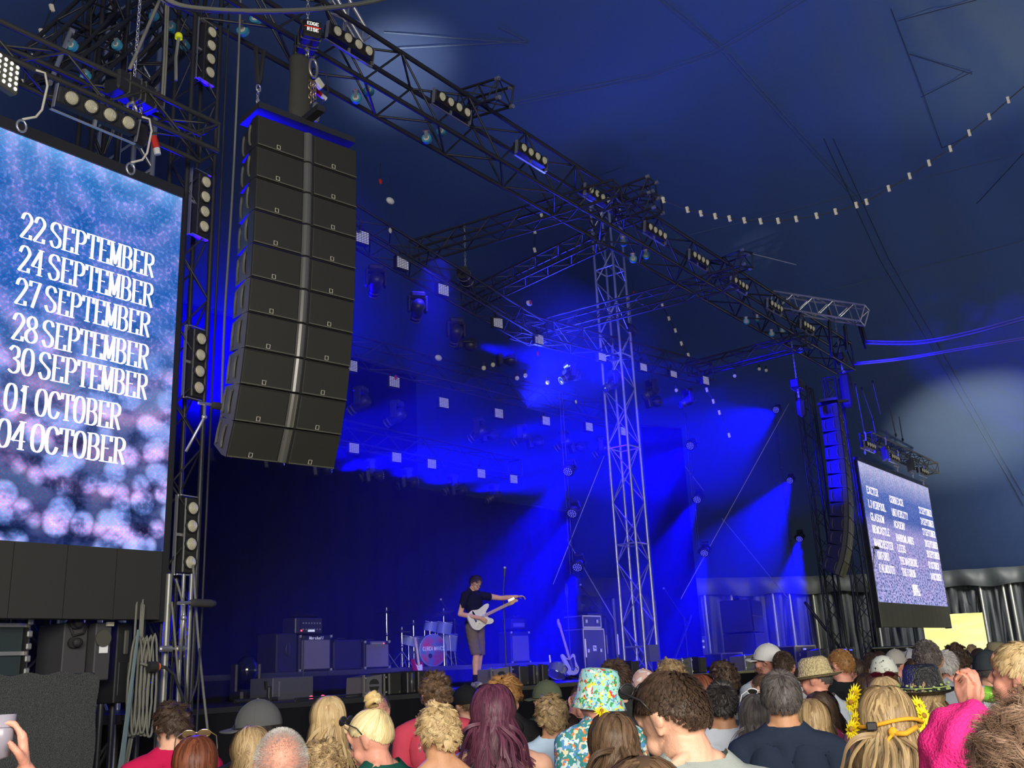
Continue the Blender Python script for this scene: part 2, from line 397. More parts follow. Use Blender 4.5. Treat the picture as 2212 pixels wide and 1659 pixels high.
# outside: sunlit meadow bank
HILL = mat('sunlit_meadow', (.75,.68,.28), .95, col2=(.55,.55,.2), nscale=.6)
MB().add([(46,-40,0),(46,50,0),(90,60,11),(90,-50,11)], [(0,3,2,1)]).build('trim_meadow', HILL); 
tag(bpy.data.objects['trim_meadow'], 'sunlit yellow meadow bank outside the doorway', kind='structure')
light('sun_on_meadow_sky', 'AREA', (40,-2,9), 12000, (1,.97,.85), (58,7,2), shape='RECTANGLE', size=10, size_y=6)
# ---- stage
SH = 1.6
DECK = mat('stage_deck_ply', (.05,.05,.055), .35, noise=.3, nscale=3)
stg = thing('stage', 'large black festival stage with cloth skirt across its front', 'stage', (17,9.8,0))
for i in range(9):
    for j in range(3):
        blk('deck_panel', (-9.9+i*2.45, 1.25+j*2.45, SH-.05), (2.44,2.44,.1), DECK, stg)
blk('deck_trim', (0,-.0,SH-.03), (22.2,.06,.06), mat('deck_edge_aluminium', (.06,.06,.07), .4, .6), stg)
def drape(name, A, B, z0, z1, parent, m, amp=.05, per=.35, off=(0,0,0), nz=1, label=None):
    A = Vector((A[0],A[1],0)); B = Vector((B[0],B[1],0)); L = (B-A).length; n = max(8, int(L/per*6)); u = (B-A)/L; v = Vector((-u.y,u.x,0)); V = []; F = []
    for j in range(nz+1):
        z = z1+(z0-z1)*j/nz
        for i in range(n+1):
            s = L*i/n; a = amp*(math.sin(s/per*2*PI)+.5*math.sin(s/per*3.1+1))*(.4+.6*j/nz)
            p = A+u*s+v*a; V.append((p.x-off[0], p.y-off[1], z-off[2]))
    for j in range(nz):
        for i in range(n): F.append((j*(n+1)+i, (j+1)*(n+1)+i, (j+1)*(n+1)+i+1, j*(n+1)+i+1))
    o = link(name, _mesh(V, F, name, True), m, parent)
    if label: o['label'] = label
    return o
x = 5.9
while x < 28: drape('skirt_panel', (x,9.78), (min(x+2.6,28.1),9.78), .02, SH-.06, stg, CLOTH, .025, .5, (17,9.8,0), 3); x += 2.62
for i in range(10): blk('deck_leg', (-10+i*2.2, 3.5, (SH-.1)/2), (.08,.08,SH-.1), BLM, stg)
# ---- black drapes at the back of the stage
DR = mat('stage_black_drape', (.006,.006,.009), .85, spec=.15, bump=.3, bscale=2)
for k, (xa, ya, xb, yb, z1, lab) in enumerate([(5.5,16.2,14.2,16.2,9.2,'wide black backdrop cloth behind the amplifiers'),(14.0,16.5,17.6,16.5,9.2,'black backdrop cloth behind the drum kit'),
        (17.2,16.9,24.9,16.9,6.4,'black backdrop cloth beside the open right wing'),(23.2,13.2,24.4,12.6,8.2,'narrow black wing cloth behind the silver lattice mast')]):
    t = thing('backdrop', lab, 'drape', ((xa+xb)/2,(ya+yb)/2,SH))
    drape('cloth', (xa,ya), (xb,yb), SH, z1, t, DR, .06, .7, ((xa+xb)/2,(ya+yb)/2,SH), 4)
    rod('hanging_bar', (xa-(xa+xb)/2,ya-(ya+yb)/2,z1-SH+.03), (xb-(xa+xb)/2,yb-(ya+yb)/2,z1-SH+.03), .03, BLM, t)
# ================================================================ RIGGING
YT = 8.5; ZT0, ZT1 = 9.73, 10.55
main_truss = truss('roof_truss', 'long black box truss running along the stage front, carrying nine four-lamp blinders', 'truss', (4.4,8.77,10.14), (27.6,8.77,10.14), .54, .82, 31, BLM, .036, .018)
def caster(px, py, Y, parent):
    p = at(px, py, Y)-Vector(parent.location); mb = MB()
    mb.cyl((-.03,0,0), (.03,0,0), .075, n=18); o = mb.build('caster_wheel', BLUEW, parent, mw=Matrix.Translation(p) @ Matrix.Rotation(.5, 4, 'Z'))
    MB().cyl((-.034,0,0), (.034,0,0), .045, n=14).build('wheel_hub', CREAM, o)
    f = MB(); f.box((-.042,0,.05), (.006,.05,.12)).box((.042,0,.05), (.006,.05,.12)).box((0,0,.11), (.1,.1,.008)); f.build('caster_fork', STEEL, o)
    MB().box((0,0,.118), (.11,.03,.008)).build('brake_pedal', REDP, o)
for p in ((525,66),(553,41),(770,213),(797,197),(922,300),(953,285),(1347,524),(1396,552),(1368,560),(1636,690),(1612,695),(1690,716),(1667,722),(1752,752),(1728,757)): caster(*p, 8.85, main_truss)
def blinder(label, loc, rz=0, vert=False, tilt=0, group=None, n=4, sp=.19):
    t = thing('blinder_light', label, 'stage light', loc, rz, group); L = n*sp+.04
    T = Matrix.Rotation(tilt, 4, 'X') @ (Matrix.Rotation(PI/2, 4, 'Y') if vert else Matrix())
    MB().box((0,.06,0), (L,.13,.17), T, bev=.012).build('housing', BLK, t)
    for k in range(n):
        c = T @ Vector(((k-(n-1)/2)*sp, -.02, 0)); Tm = Matrix.Translation(c) @ T @ Matrix.Rotation(PI/2, 4, 'X')
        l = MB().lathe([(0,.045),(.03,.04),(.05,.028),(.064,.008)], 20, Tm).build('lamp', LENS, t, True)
        MB().lathe([(.064,.004),(.074,.02),(.078,.0),(.078,-.02)], 20, Tm).build('lamp_rim', BLK, l, True)
    f = MB()
    for s in (-1,1): f.box((s*(L/2+.015),.03,-.02), (.012,.05,.24), T)
    f.box((0,.05,-.16), (L+.05,.04,.012), T).box((0,.05,-.1), (.03,.03,.13), T); f.build('yoke', STEEL, t)
    return t
names = ['leftmost beside the large hoist','second from the left','third from the left','fourth from the left','middle','sixth from the left','seventh from the left','eighth from the left','rightmost above the far tower']
for k, X in enumerate([7.79,9.86,11.86,13.86,15.96,17.8,19.77,21.76,23.83]):
    blinder('four-lamp black blinder on the long roof truss, '+names[k], (X,8.36,10.08), 0, tilt=rad(8), group='blinders on the roof truss')
for k, (px, py, nm) in enumerate([(453,114,'topmost'),(440,442,'second from the top'),(429,785,'third from the top'),(411,1156,'lowest')]):
    p = at(px, py, 9.0); blinder('upright four-lamp black blinder on the left tower, '+nm, (p.x,9.0,p.z), rad(8), True, group='blinders on the left tower')
p = at(215, 240, 8.3); blinder('four-lamp black blinder above the left video screen', p, 0, tilt=rad(12), sp=.2)
# ---- towers
def tower(label, X, Y, z1, w_=.3, side=0):
    t = truss('truss_tower', label, 'truss', (X,Y,0), (X,Y,z1), w_, w_, int(z1/.42), BLM, .028, .011, up=(0,1,0))
    MB().box((0,0,.03), (.7,.7,.05)).build('base_plate', BLM, t)
    for k in range(2):
        a = .25 if k else -.22
        rod('riser_cable', (a,-.2,0), (a+.04,-.19,z1), .012, RUBBER, t)
    return t
tower('black lattice tower beside the left video screen', 6.0, 9.2, 11.3, .36)
tower('black lattice tower beside the right video screen', 27.5, 9.2, 9.6, .36)
t2 = tower('second black lattice tower standing just behind the right one', 27.9, 10.2, 9.6, .36)
# ---- mast (silver)
silver = truss('lattice_mast', 'silver lattice mast rising through the stage to the canvas', 'mast', (18.9,11.25,0), (18.9,11.25,12.7), .52, .52, 19, SIL, .032, .014, up=(0,1,0))
for k in range(1, 6): 
    for a, b in (((-.26,-.26),(.26,-.26)),((.26,-.26),(.26,.26)),((.26,.26),(-.26,.26)),((-.26,.26),(-.26,-.26))): rod('section_bar', (a[0],a[1],k*2.2), (b[0],b[1],k*2.2), .02, SIL, silver, 6)
blk('cable_box', (-.02,-.3,2.05), (.4,.1,.35), mat('cable_box_plastic', (.12,.12,.13), .5), silver)
# left mast behind the screen: silver lattice with a black spider of trusses on it
pm = at(292, 60, 12.2)
mast2 = truss('lattice_mast', 'silver lattice mast at the upper left behind the black spider trusses', 'mast', (pm.x,12.2,0), (pm.x,12.2,13.2), .55, .55, 20, SIL, .04, .02, up=(0,1,0))
pk = at(232, 60, 10.6)
truss('spider_truss', 'black upright truss at the upper left in front of the silver mast', 'truss', (pk.x,10.6,6.6), (pk.x,10.6,12.6), .34, .34, 10, BLM, .035, .016, up=(0,1,0))
for lab, a, b, n_ in [('black sloping truss reaching down left from the spider to above the left screen', (62,158,10.2), (215,8,10.6), 5),
        ('black sloping truss crossing the silver mast at the upper left', (118,195,10.0), (330,20,10.6), 6),
        ('black truss climbing from the left tower up to the spider', (300,170,10.5), (395,75,10.3), 3),
        ('black truss at the top edge between the two upper left masts', (330,10,11), (400,110,11), 3)]:
    truss('spider_truss', lab, 'truss', at(*a), at(*b), .32, .3, n_, BLM, .03, .014)
for lab, a, b in [('grey strut standing on the left lighting truss', (153,68,10.2), (108,180,9.6)), ('thin black strut under the spider truss, left of the first hoist', (255,95,10.5), (160,45,10.4))]:
    t = thing('strut', lab, 'strut', at(*a)); q = at(*b)-at(*a); rod('tube', (0,0,0), q, .03, SIL if 'grey' in lab else BLM, t); MB().cyl((-.03,0,0),(.03,0,0),.045).build('end_clamp', STEEL, t)
for k, (px, py) in enumerate([(253,98),(185,165),(157,100),(333,35),(400,100),(372,60)]):
    t = thing('caster', 'loose blue caster wheel hanging on the upper left trusses, '+['in the middle','lowest','far left','upper right','beside the left tower','under the yellow cap'][k], 'wheel', at(px, py, 10), .4, 'casters on the upper left trusses')
    MB().cyl((-.025,0,0), (.025,0,0), .065, n=18).build('wheel', BLUEW, t); MB().cyl((-.03,0,0), (.03,0,0), .035, n=12).build('hub', CREAM, t)
    MB().box((0,0,.07), (.08,.05,.02)).box((-.035,0,.03), (.006,.04,.09)).box((.035,0,.03), (.006,.04,.09)).build('fork', STEEL, t)
p = at(386, 80, 9.1); t = thing('safety_cap', 'bright yellow cap on a hanging strap beside the left tower', 'cap', p)
MB().lathe([(0,.05),(.035,.045),(.045,.02),(.045,-.02)], 14).build('cap_shell', YEL, t, True); MB().tube([(0,0,-.02),(-.02,0,-.3),(0,0,-.6)], .02).build('strap', mat('grey_strap',(.25,.27,.24),.8), t)
# silver truss at the top right and the short silver piece near the glow
a, b = atd(1672, 650, 25.5), atd(1868, 682, 25.0)
truss('lattice_beam', 'bright silver lattice beam on top of the right tower', 'truss', a, b, .45, .42, 9, SIL, .03, .014)
for k, (px, py, px2, py2) in enumerate([(1790,670,1797,760),(1825,690,1830,745),(1858,690,1872,740)]):
    t = thing('support_post', 'black post under the silver lattice beam, '+['left','middle','right'][k], 'post', atd(px,py,25.4), 0, 'posts under the silver beam'); q = atd(px2,py2,25.4)-atd(px,py,25.4)
    rod('tube', (0,0,0), q, .03, BLM, t); rod('tube', (.5,.2,0), q+Vector((.5,.2,0)), .03, BLM, t); rod('brace', (0,0,0), q+Vector((.5,.2,0)), .015, BLM, t)
truss('lattice_beam', 'silver lattice beam end poking down at the top beside the bright canvas', 'truss', at(700,-40,10.2), at(778,92,10.2), .3, .28, 5, SIL, .035, .016)
# ---- cross trusses over the stage
ZC = 9.9
for lab, a, b, n_ in [('black cross truss running back left from the roof truss, nearest the camera', (1335,415,ZC), (895,545,ZC-.1), 12), ('black cross truss running back from the silver mast', (1300,512,9.6), (1010,650,9.5), 12),
        ('black cross truss passing behind the silver mast, to the right', (1590,600,9.6), (1165,712,9.5), 12), ('black cross truss at the right wing below the right tower', (1745,735,9.4), (1490,800,9.3), 8)]:
    truss('cross_truss', lab, 'truss', atz(*a), atz(*b), .34, .34, n_, BLM, .025, .011)
for lab, a, b in [('short black outrigger truss poking forward from the roof truss, nearest', (1005,225,8.9), (1090,200,8.0)), ('short black outrigger truss poking forward above the silver mast', (1320,440,8.9), (1410,405,8.0)), ('short black outrigger truss beside the silver mast top, lower', (1335,470,8.9), (1420,437,8.0)), ('short black outrigger truss poking forward from the right part of the roof truss', (1545,585,8.9), (1612,560,7.9))]:
    A_, B_ = at(*a), at(*b)
    o = truss('outrigger_truss', lab, 'truss', A_, B_, .34, .34, 4, BLM, .022, .012)
    for dx in (-.17,.17):
        for dz in (-.17,.17):
            MB().cyl((0,0,-.035), (0,0,.035), .036).build('coupler', STEEL, o, mw=Matrix.Translation(B_-A_+Vector((dx,0,dz))) @ frame_z(B_-A_))
# ---- video screens
def screen_mat(name, flip, X0, X1):
    m = bpy.data.materials.new(name); m.use_nodes = True; nt = m.node_tree; N = nt.nodes; Lk = nt.links.new; N.clear()
    out = N.new('ShaderNodeOutputMaterial'); em = N.new('ShaderNodeEmission'); Lk(em.outputs[0], out.inputs[0])
    tc = N.new('ShaderNodeTexCoord'); sp = N.new('ShaderNodeSeparateXYZ'); Lk(tc.outputs['Object'], sp.inputs[0])
    def ramp(src, els):
        r = N.new('ShaderNodeValToRGB'); e = r.color_ramp.elements
        while len(e) < len(els): e.new(.5)
        for k, (p, c) in enumerate(els): e[k].position = p; e[k].color = (*c, 1)
        if src is not None: Lk(src, r.inputs[0])
        return r
    def math_(op, a, b=None):
        n = N.new('ShaderNodeMath'); n.operation = op
        for i, s in enumerate((a, b)):
            if s is None: continue
            if isinstance(s, (int, float)): n.inputs[i].default_value = s
            else: Lk(s, n.inputs[i])
        return n.outputs[0]
    def mix(f, a, b, op='MIX'):
        n = N.new('ShaderNodeMix'); n.data_type = 'RGBA'; n.blend_type = op
        if isinstance(f, (int, float)): n.inputs[0].default_value = f
        else: Lk(f, n.inputs[0])
        for i, s in ((6, a), (7, b)):
            if isinstance(s, tuple): n.inputs[i].default_value = (*s, 1)
            else: Lk(s, n.inputs[i])
        return n.outputs[2]
    zz = math_('DIVIDE', sp.outputs['Z'], 3.97)      # 0 bottom .. 1 top
    mp = N.new('ShaderNodeMapping'); Lk(tc.outputs['Object'], mp.inputs[0]); mp.inputs['Scale'].default_value = (1,1,1.6)
    sc_ = [(2.6,1),(16,.9)] if not flip else [(9,1),(26,.9)]
    n1 = N.new('ShaderNodeTexNoise'); n1.inputs['Scale'].default_value = sc_[0][0]; n1.inputs['Detail'].default_value = 3; Lk(mp.outputs[0], n1.inputs['Vector'])
    n2 = N.new('ShaderNodeTexVoronoi'); n2.inputs['Scale'].default_value = 4.2 if not flip else 26; mp2 = N.new('ShaderNodeMapping'); mp2.inputs['Scale'].default_value = (1,1,1) if not flip else (2,1,.8); Lk(tc.outputs['Object'], mp2.inputs[0]); Lk(mp2.outputs[0], n2.inputs['Vector'])
    n3 = N.new('ShaderNodeTexNoise'); n3.inputs['Scale'].default_value = 24 if not flip else 30; n3.inputs['Detail'].default_value = 2; Lk(mp2.outputs[0], n3.inputs['Vector'])
    base = ramp(zz, [(0,(.10,.14,.34)),(.22,(.34,.3,.6)),(.42,(.16,.3,.62)),(.6,(.02,.15,.46)),(.85,(.02,.16,.46)),(.95,(.05,.25,.55)),(1,(.2,.45,.75))] if not flip else [(0,(.25,.18,.4)),(.3,(.42,.32,.6)),(.5,(.5,.45,.75)),(.64,(.05,.14,.45)),(.8,(.06,.17,.5)),(.97,(.6,.62,.8))]).outputs[0]
    peo = ramp(n1.outputs[0], [(.3,(.02,.03,.07)),(.42,(.14,.2,.42)),(.5,(.5,.5,.85)),(.6,(.75,.68,.95)),(.75,(.35,.7,1))]).outputs[0]
    low = ramp(zz, [(.0,(1,1,1)),(.3,(.75,.75,.75)),(.5,(.3,.3,.3)),(.62,(.08,.08,.08)),(1,(.12,.12,.12))]).outputs[0]
    c1 = mix(low, base, peo)
    spk = ramp(n3.outputs[0], [(.5,(0,0,0)),(.68,(.7,.5,.85))]).outputs[0]
    c2 = mix(.26 if not flip else .45, c1, spk, 'ADD')
    dk = ramp(n2.outputs['Distance'], [(.1,(1.15,1.1,1.1)),(.45,(.8,.85,.9)),(.62,(.1,.12,.2))] if not flip else [(.1,(1.15,1.1,1.1)),(.5,(.6,.65,.75)),(.8,(.2,.25,.45))]).outputs[0]
    c3 = mix(low if not flip else .65, c2, dk, 'MULTIPLY')
    # camera moire rings painted over the crowd picture
    dx = math_('SUBTRACT', sp.outputs['X'], X0+(6.35 if not flip else 4.6)); dz = math_('SUBTRACT', sp.outputs['Z'], 4.1)
    rr = math_('SQRT', math_('ADD', math_('MULTIPLY', dx, dx), math_('MULTIPLY', math_('MULTIPLY', dz, dz), .6)))
    ring = math_('SINE', math_('MULTIPLY', rr, 21.0 if not flip else 9))
    rr2 = ramp(math_('MULTIPLY', math_('ADD', ring, 1), .5), [(0,(.6,.85,1.0)),(.55,(.9,.95,1.05)),(1,(1.7,1.15,1.25))]).outputs[0]
    c4 = mix(.9 if not flip else .15, c3, rr2, 'MULTIPLY')
    # light emitting diode columns
    led = math_('SINE', math_('MULTIPLY', sp.outputs['X'], 2*PI/.05)); led2 = math_('SINE', math_('MULTIPLY', sp.outputs['Z'], 2*PI/.05))
    l3 = ramp(math_('ADD', math_('MULTIPLY', math_('MULTIPLY', led, led2), .5), .5), [(0,(.6,.95,1.15)),(.6,(.75,.95,1.15)),(.85,(1.6,.7,.85)),(1,(1.9,.5,.7))]).outputs[0]
    Lk(mix(.8 if not flip else .3, c4, l3, 'MULTIPLY'), em.inputs[0]); em.inputs[1].default_value = 1.0
    return m, tc
def video_screen(label, X0, flip):
    Wd = 7.0; t = thing('video_screen', label, 'screen', (X0,8.9,3.18))
    m, tc = screen_mat('led_picture_'+('far' if flip else 'near'), flip, 0, Wd); tc.object = t
    BP = mat('unlit_led_panel', (.035,.035,.032), .6, bump=.1, bscale=300)
    for i in range(14):
        for j in range(8):
            if X0 < 0 and X0+(i+1)*.5 < 3.1: continue
            h = 3.97/8; MB().box((i*.5+.25, .04, j*h+h/2), (.499,.08,h-.001)).build('led_panel', m, t)
        if X0 < 0 and X0+(i+1)*.5 < 3.1: continue
        MB().box((i*.5+.25, .045, -.34), (.494,.08,.675)).build('unlit_panel', BP, t)
    x0 = 4.2 if X0 < 0 else 0
    blk('top_frame', ((Wd+x0)/2,.08,4.03), (Wd-x0,.2,.12), BLM, t); blk('side_frame', (Wd+.03,.1,1.65), (.06,.2,4.7), BLK, t)
    if X0 > 0: blk('side_frame', (-.03,.1,1.65), (.06,.2,4.7), BLK, t)
    blk('back_panel', ((Wd+x0)/2,.16,1.65), (Wd-x0,.1,4.65), BLK, t)
    return t
scrL = video_screen('large video screen close by on the left with white dates in September and October', -1.3, False)
scrR = video_screen('distant video screen on the right with three columns of white tour text', 27.9, True)
WT = mat('screen_lettering', (1,1,1), .5, emit=(1,.9,.97), es=1.05)
def words(txt, h, w_, tk, tn, gp, dp, par, x, z):
    for wd in txt.split(' '):
        mb, adv = lettering(wd, h, w_, tk, tn, gp, dp, serif=.24); mb.build('lettering', WT, par, mw=Matrix.Translation((x,0,z))); x += adv+w_*.28
def on_scr(t, px, py): return at(px, py, 8.9)-Vector(t.location)
for txt, bl, br, tp in [('22 SEPTEMBER',(41,511),(332,600),36),('24 SEPTEMBER',(36,585),(330,663),36),('27 SEPTEMBER',(29,655),(323,728),36),('28 SEPTEMBER',(22,735),(320,795),38),('30 SEPTEMBER',(12,812),(318,855),38),('01 OCTOBER',(5,889),(260,925),38),('04 OCTOBER',(-12,967),(270,1000),40)]:
    a = on_scr(scrL, *bl); b = on_scr(scrL, *br); z = (a.z+b.z)/2; n = len(txt)-.72; w_ = (b.x-a.x)/n
    words(txt, .26, w_, .25, .07, .06, .004, scrL, a.x, z)
rows = [(2.90,'EXETER','CAVERN CLUB',None),(2.62,'LIVERPOOL','CORN EXCHANGE','22 SEPTEMBER'),(2.33,'GLASGOW','UNIVERSITY','24 SEPTEMBER'),(2.04,'NEWCASTLE','ACADEMY','27 SEPTEMBER'),
        (1.75,'MANCHESTER','BARROWLAND','28 SEPTEMBER'),(1.46,'OXFORD','LEEDS','30 SEPTEMBER'),(1.17,'FALMOUTH','THE WARDROBE','01 OCTOBER'),(.88,None,'THE FORUM','04 OCTOBER')]
c1 = [(1872,1065,'EXETER'),(1876,1095,'LIVERPOOL'),(1881,1123,'GLASGOW'),(1885,1150,'NEWCASTLE'),(1889,1180,'MANCHESTER'),(1896,1207,'OXFORD'),(1900,1235,'FALMOUTH')]
c2 = [(1922,1085,'CORN EXCH'),(1927,1113,'UNIVERSITY'),(1931,1139,'ACADEMY'),(1936,1168,'BARROWLANDS'),(1939,1191,'LEEDS'),(1944,1218,'THE WARDROBE'),(1949,1243,'THE FORUM')]
c3 = [(1985,1108,'22 SEPTEMBER'),(1989,1132,'24 SEPTEMBER'),(1993,1155,'27 SEPTEMBER'),(1998,1180,'28 SEPTEMBER'),(2002,1203,'30 SEPTEMBER'),(2006,1227,'01 OCTOBER'),(2011,1252,'04 OCTOBER')]
for col, w_ in ((c1,.17),(c2,.16),(c3,.13)):
    for px, py, txt in col:
        a = on_scr(scrR, px, py); words(txt, .21, w_, .27, .11, .05, .012, scrR, a.x, a.z)
a = on_scr(scrR, 1973, 1285)
for k, tx in enumerate(('MORE','DATES')): mb, _ = lettering(tx, .14, .14, .4, .16, .05, .012); mb.build('lettering', WT, scrR, mw=Matrix.Translation((a.x,0,a.z+.16-.17*k)))
# truss above the left screen, with its straps, shackles, floodlight
tl = truss('lighting_truss', 'scuffed black box truss hanging above the left video screen', 'truss', (2.2,8.55,7.75), (5.78,8.55,7.75), .34, .34, 8, mat('scuffed_black_metal', (.06,.06,.055), .5, .3, noise=.5, nscale=30, spec=.6), .03, .013)
def strap(px, py, X, Y, h=.55):
    p = at(px, py, Y); t = thing('sling', 'cream sling and shackle hanging '+X+' above the left video screen', 'sling', p)
    MB().tube([(.05,-.06,h),(.14,-.05,h+.02),(.18,-.04,h-.1),(.17,0,.2),(.12,0,.1),(.0,0,.02)], .012, 7).build('strap', CREAM, t, True)
    MB().tube([(.045*math.cos(a),0,-.05+.06*math.sin(a)) for a in np.linspace(0,2*PI,13)[:-1]], .012, 6, True).build('shackle', STEEL, t, True)
strap(48, 262, 'at the left', 8.4); strap(283, 355, 'at the right end', 8.4)
def flood(label, loc, rz, s=1, m=5, n=5):
    t = thing('led_floodlight', label, 'floodlight', loc, rz); MB().box((0,.05,0), (.36*s,.1,.3*s), bev=.02).build('housing', mat('floodlight_housing', (.1,.1,.08), .5), t)
    mb = MB()
    for i in range(m):
        for j in range(n): mb.ell((-.13*s+.26*s*i/(m-1),-.005,-.11*s+.22*s*j/(n-1)), (.018*s,.012,.018*s), n=8, m=6)
    o = mb.build('led_cells', mat('led_cell_white', (1,1,.9), .4, emit=(1,1,.8), es=.9), t, True); o['kind'] = 'stuff'
    return t
flood('white floodlight with a grid of cells above the left video screen', at(10, 152, 8.3), .35, 1.05)
# truss and lamps above the right screen
tr_ = truss('lighting_truss', 'black box truss hanging above the right video screen', 'truss', (28,8.6,7.75), (34.8,8.6,7.75), .34, .34, 14, BLM, .03, .013)
for k, px in enumerate((1880, 1932, 1996)):
    py = (962, 988, 1018)[k]; blinder('four-lamp black blinder above the right video screen, '+['left','middle','right'][k], at(px, py, 8.3), 0, group='blinders above the right screen')
for k, (px, py) in enumerate([(1916,979),(1971,1005)]): flood('small cream floodlight above the right video screen, '+['left','right'][k], at(px, py, 8.2), .6, 1.3)
for k, (px, py) in enumerate([(1868,975),(1912,985),(1939,1012),(1972,1025),(1995,1042)]):
    t = thing('sling', 'cream sling above the right video screen, number '+['one','two','three','four','five'][k]+' from the left', 'sling', at(px, py, 8.4), 0, 'slings above the right screen')
    MB().tube([(.05,-.06,.55),(.14,-.05,.5),(.2,0,.2),(.1,0,.05),(-.3,0,.05)], .02, 6).build('strap', CREAM, t, True)
    MB().tube([(.045*math.cos(a),0,-.03+.06*math.sin(a)) for a in np.linspace(0,2*PI,11)[:-1]], .012, 6, True).build('shackle', STEEL, t, True)
for k, (px, py, px2, py2) in enumerate([(1848,832,1872,960),(1885,825,1902,895),(1935,940,1920,870),(1885,905,1895,955),(1950,950,1942,900),(1920,990,1915,930),(1862,840,1885,905)]):
    t = thing('suspension_cable', 'thin dark cable above the right video screen, '+['far left','left of the middle one','right end','low left','beside the lamp cluster','middle','second from left'][k], 'cable', at(px, py, 8.8), 0, 'cables above the right screen')
    rod('wire', (0,0,0), at(px2,py2,8.8)-at(px,py,8.8), .018, mat('dull_wire', (.15,.15,.15), .6), t, 6); MB().ell((0,0,0), (.035,.035,.06)).build('clamp', BLM, t)
# ---- line arrays
GR2 = mat('waveguide_grey', (.1,.1,.09), .3, spec=.7)
GT = mat('grille_trim', (.1,.1,.08), .4)
def cab_mesh(W_, H_, D_):
    mb = MB(); wb = W_*.44; h1 = H_*.49; h2 = H_*.40
    vs = [(-W_/2,0,h1),(W_/2,0,h1),(W_/2,0,-h1),(-W_/2,0,-h1),(-W_/2,.1,h1),(W_/2,.1,h1),(W_/2,.1,-h1),(-W_/2,.1,-h1),(-wb,D_,h2),(wb,D_,h2),(wb,D_,-h2),(-wb,D_,-h2)]
    fs = [(0,3,2,1),(0,1,5,4),(1,2,6,5),(2,3,7,6),(3,0,4,7),(4,5,9,8),(5,6,10,9),(6,7,11,10),(7,4,8,11),(8,9,10,11)]
    return mb.add(vs, fs).mesh('cabinet')
def line_array(name, label, top, rz, rows, H_, W_, ang):
    t = thing(name, label, 'line array speaker', top, rz); D_ = .46; pos = Vector((0,0,-.12)); a = 0
    cm = cab_mesh(W_, H_, D_); cm.materials.append(BLK)
    gm = MB().box((0,0,0), (W_*.44,.02,H_*.93), bev=.008).mesh('grille'); gm.materials.append(GRILLE)
    lm = MB().box((0,0,0), (W_*.44,.012,.012)).mesh('grille_trim'); lm.materials.append(GT)
    wm = MB().cyl((0,.03,-H_*.47), (0,.03,H_*.47), W_*.05, n=14).mesh('waveguide'); wm.materials.append(GR2)
    bm = MB().tube([(-.018,0,-.02),(.018,0,-.02),(.018,0,.02),(-.018,0,.02)], .004, 4, True).mesh('badge'); bm.materials.append(CREAM)
    hm = MB().tube([(0,.03*math.sin(q*PI),.11*math.cos(q*PI)) for q in np.linspace(0,1,9)], .013, 6).mesh('side_handle'); hm.materials.append(GT)
    MB().box((0,.2,0), (W_*.98,.42,.07)).box((0,.15,.06), (.09,.8,.07)).build('bumper_frame', BLM, t)
    for k in range(rows):
        a += rad(ang[k]); Rm = Matrix.Rotation(a, 4, 'X'); c = pos + (Rm @ Vector((0,0,-H_/2)))
        T = Matrix.Translation(c) @ Rm
        cb = link('speaker_cabinet', cm, None, t, T)
        for s in (-1,1):
            link('grille', gm, None, cb, Matrix.Translation((s*W_*.275,-.012,0)))
            link('grille_trim', lm, None, cb, Matrix.Translation((s*W_*.275,-.02,-H_*.455)))
            link('badge', bm, None, cb, Matrix.Translation((s*W_*.275-.03,-.026,-H_*.36)))
            for yy in (.12,.36): link('side_handle', hm, None, cb, Matrix.Translation((s*(W_*.5-.08*max(0,(yy-.1)/.36)*1.0+.008),yy,0)))
        link('waveguide', wm, None, cb)
        pos = pos + (Rm @ Vector((0,0,-H_)))
    return t
pa, pb = atd(555, 225, 9.0), atd(770, 322, 9.6)
rzL = math.atan2((pb-pa).y, (pb-pa).x); 
arrL = line_array('line_array', 'huge black ten-cabinet line array hanging near the camera', (pa+pb)/2+Vector((0,0,.05)), rzL, 10, .352, (pb-pa).length*.985, [0,.3,.6,1,1.3,2,2.6,3.6,5,6.5])
pc = at(1812, 872, 8.4)
arrR = line_array('line_array', 'slimmer distant black line array hanging beside the right video screen', pc, rad(14), 12, .375, 1.34, [0,.3,.4,.6,.8,1,1.5,2,3,4,5,6])
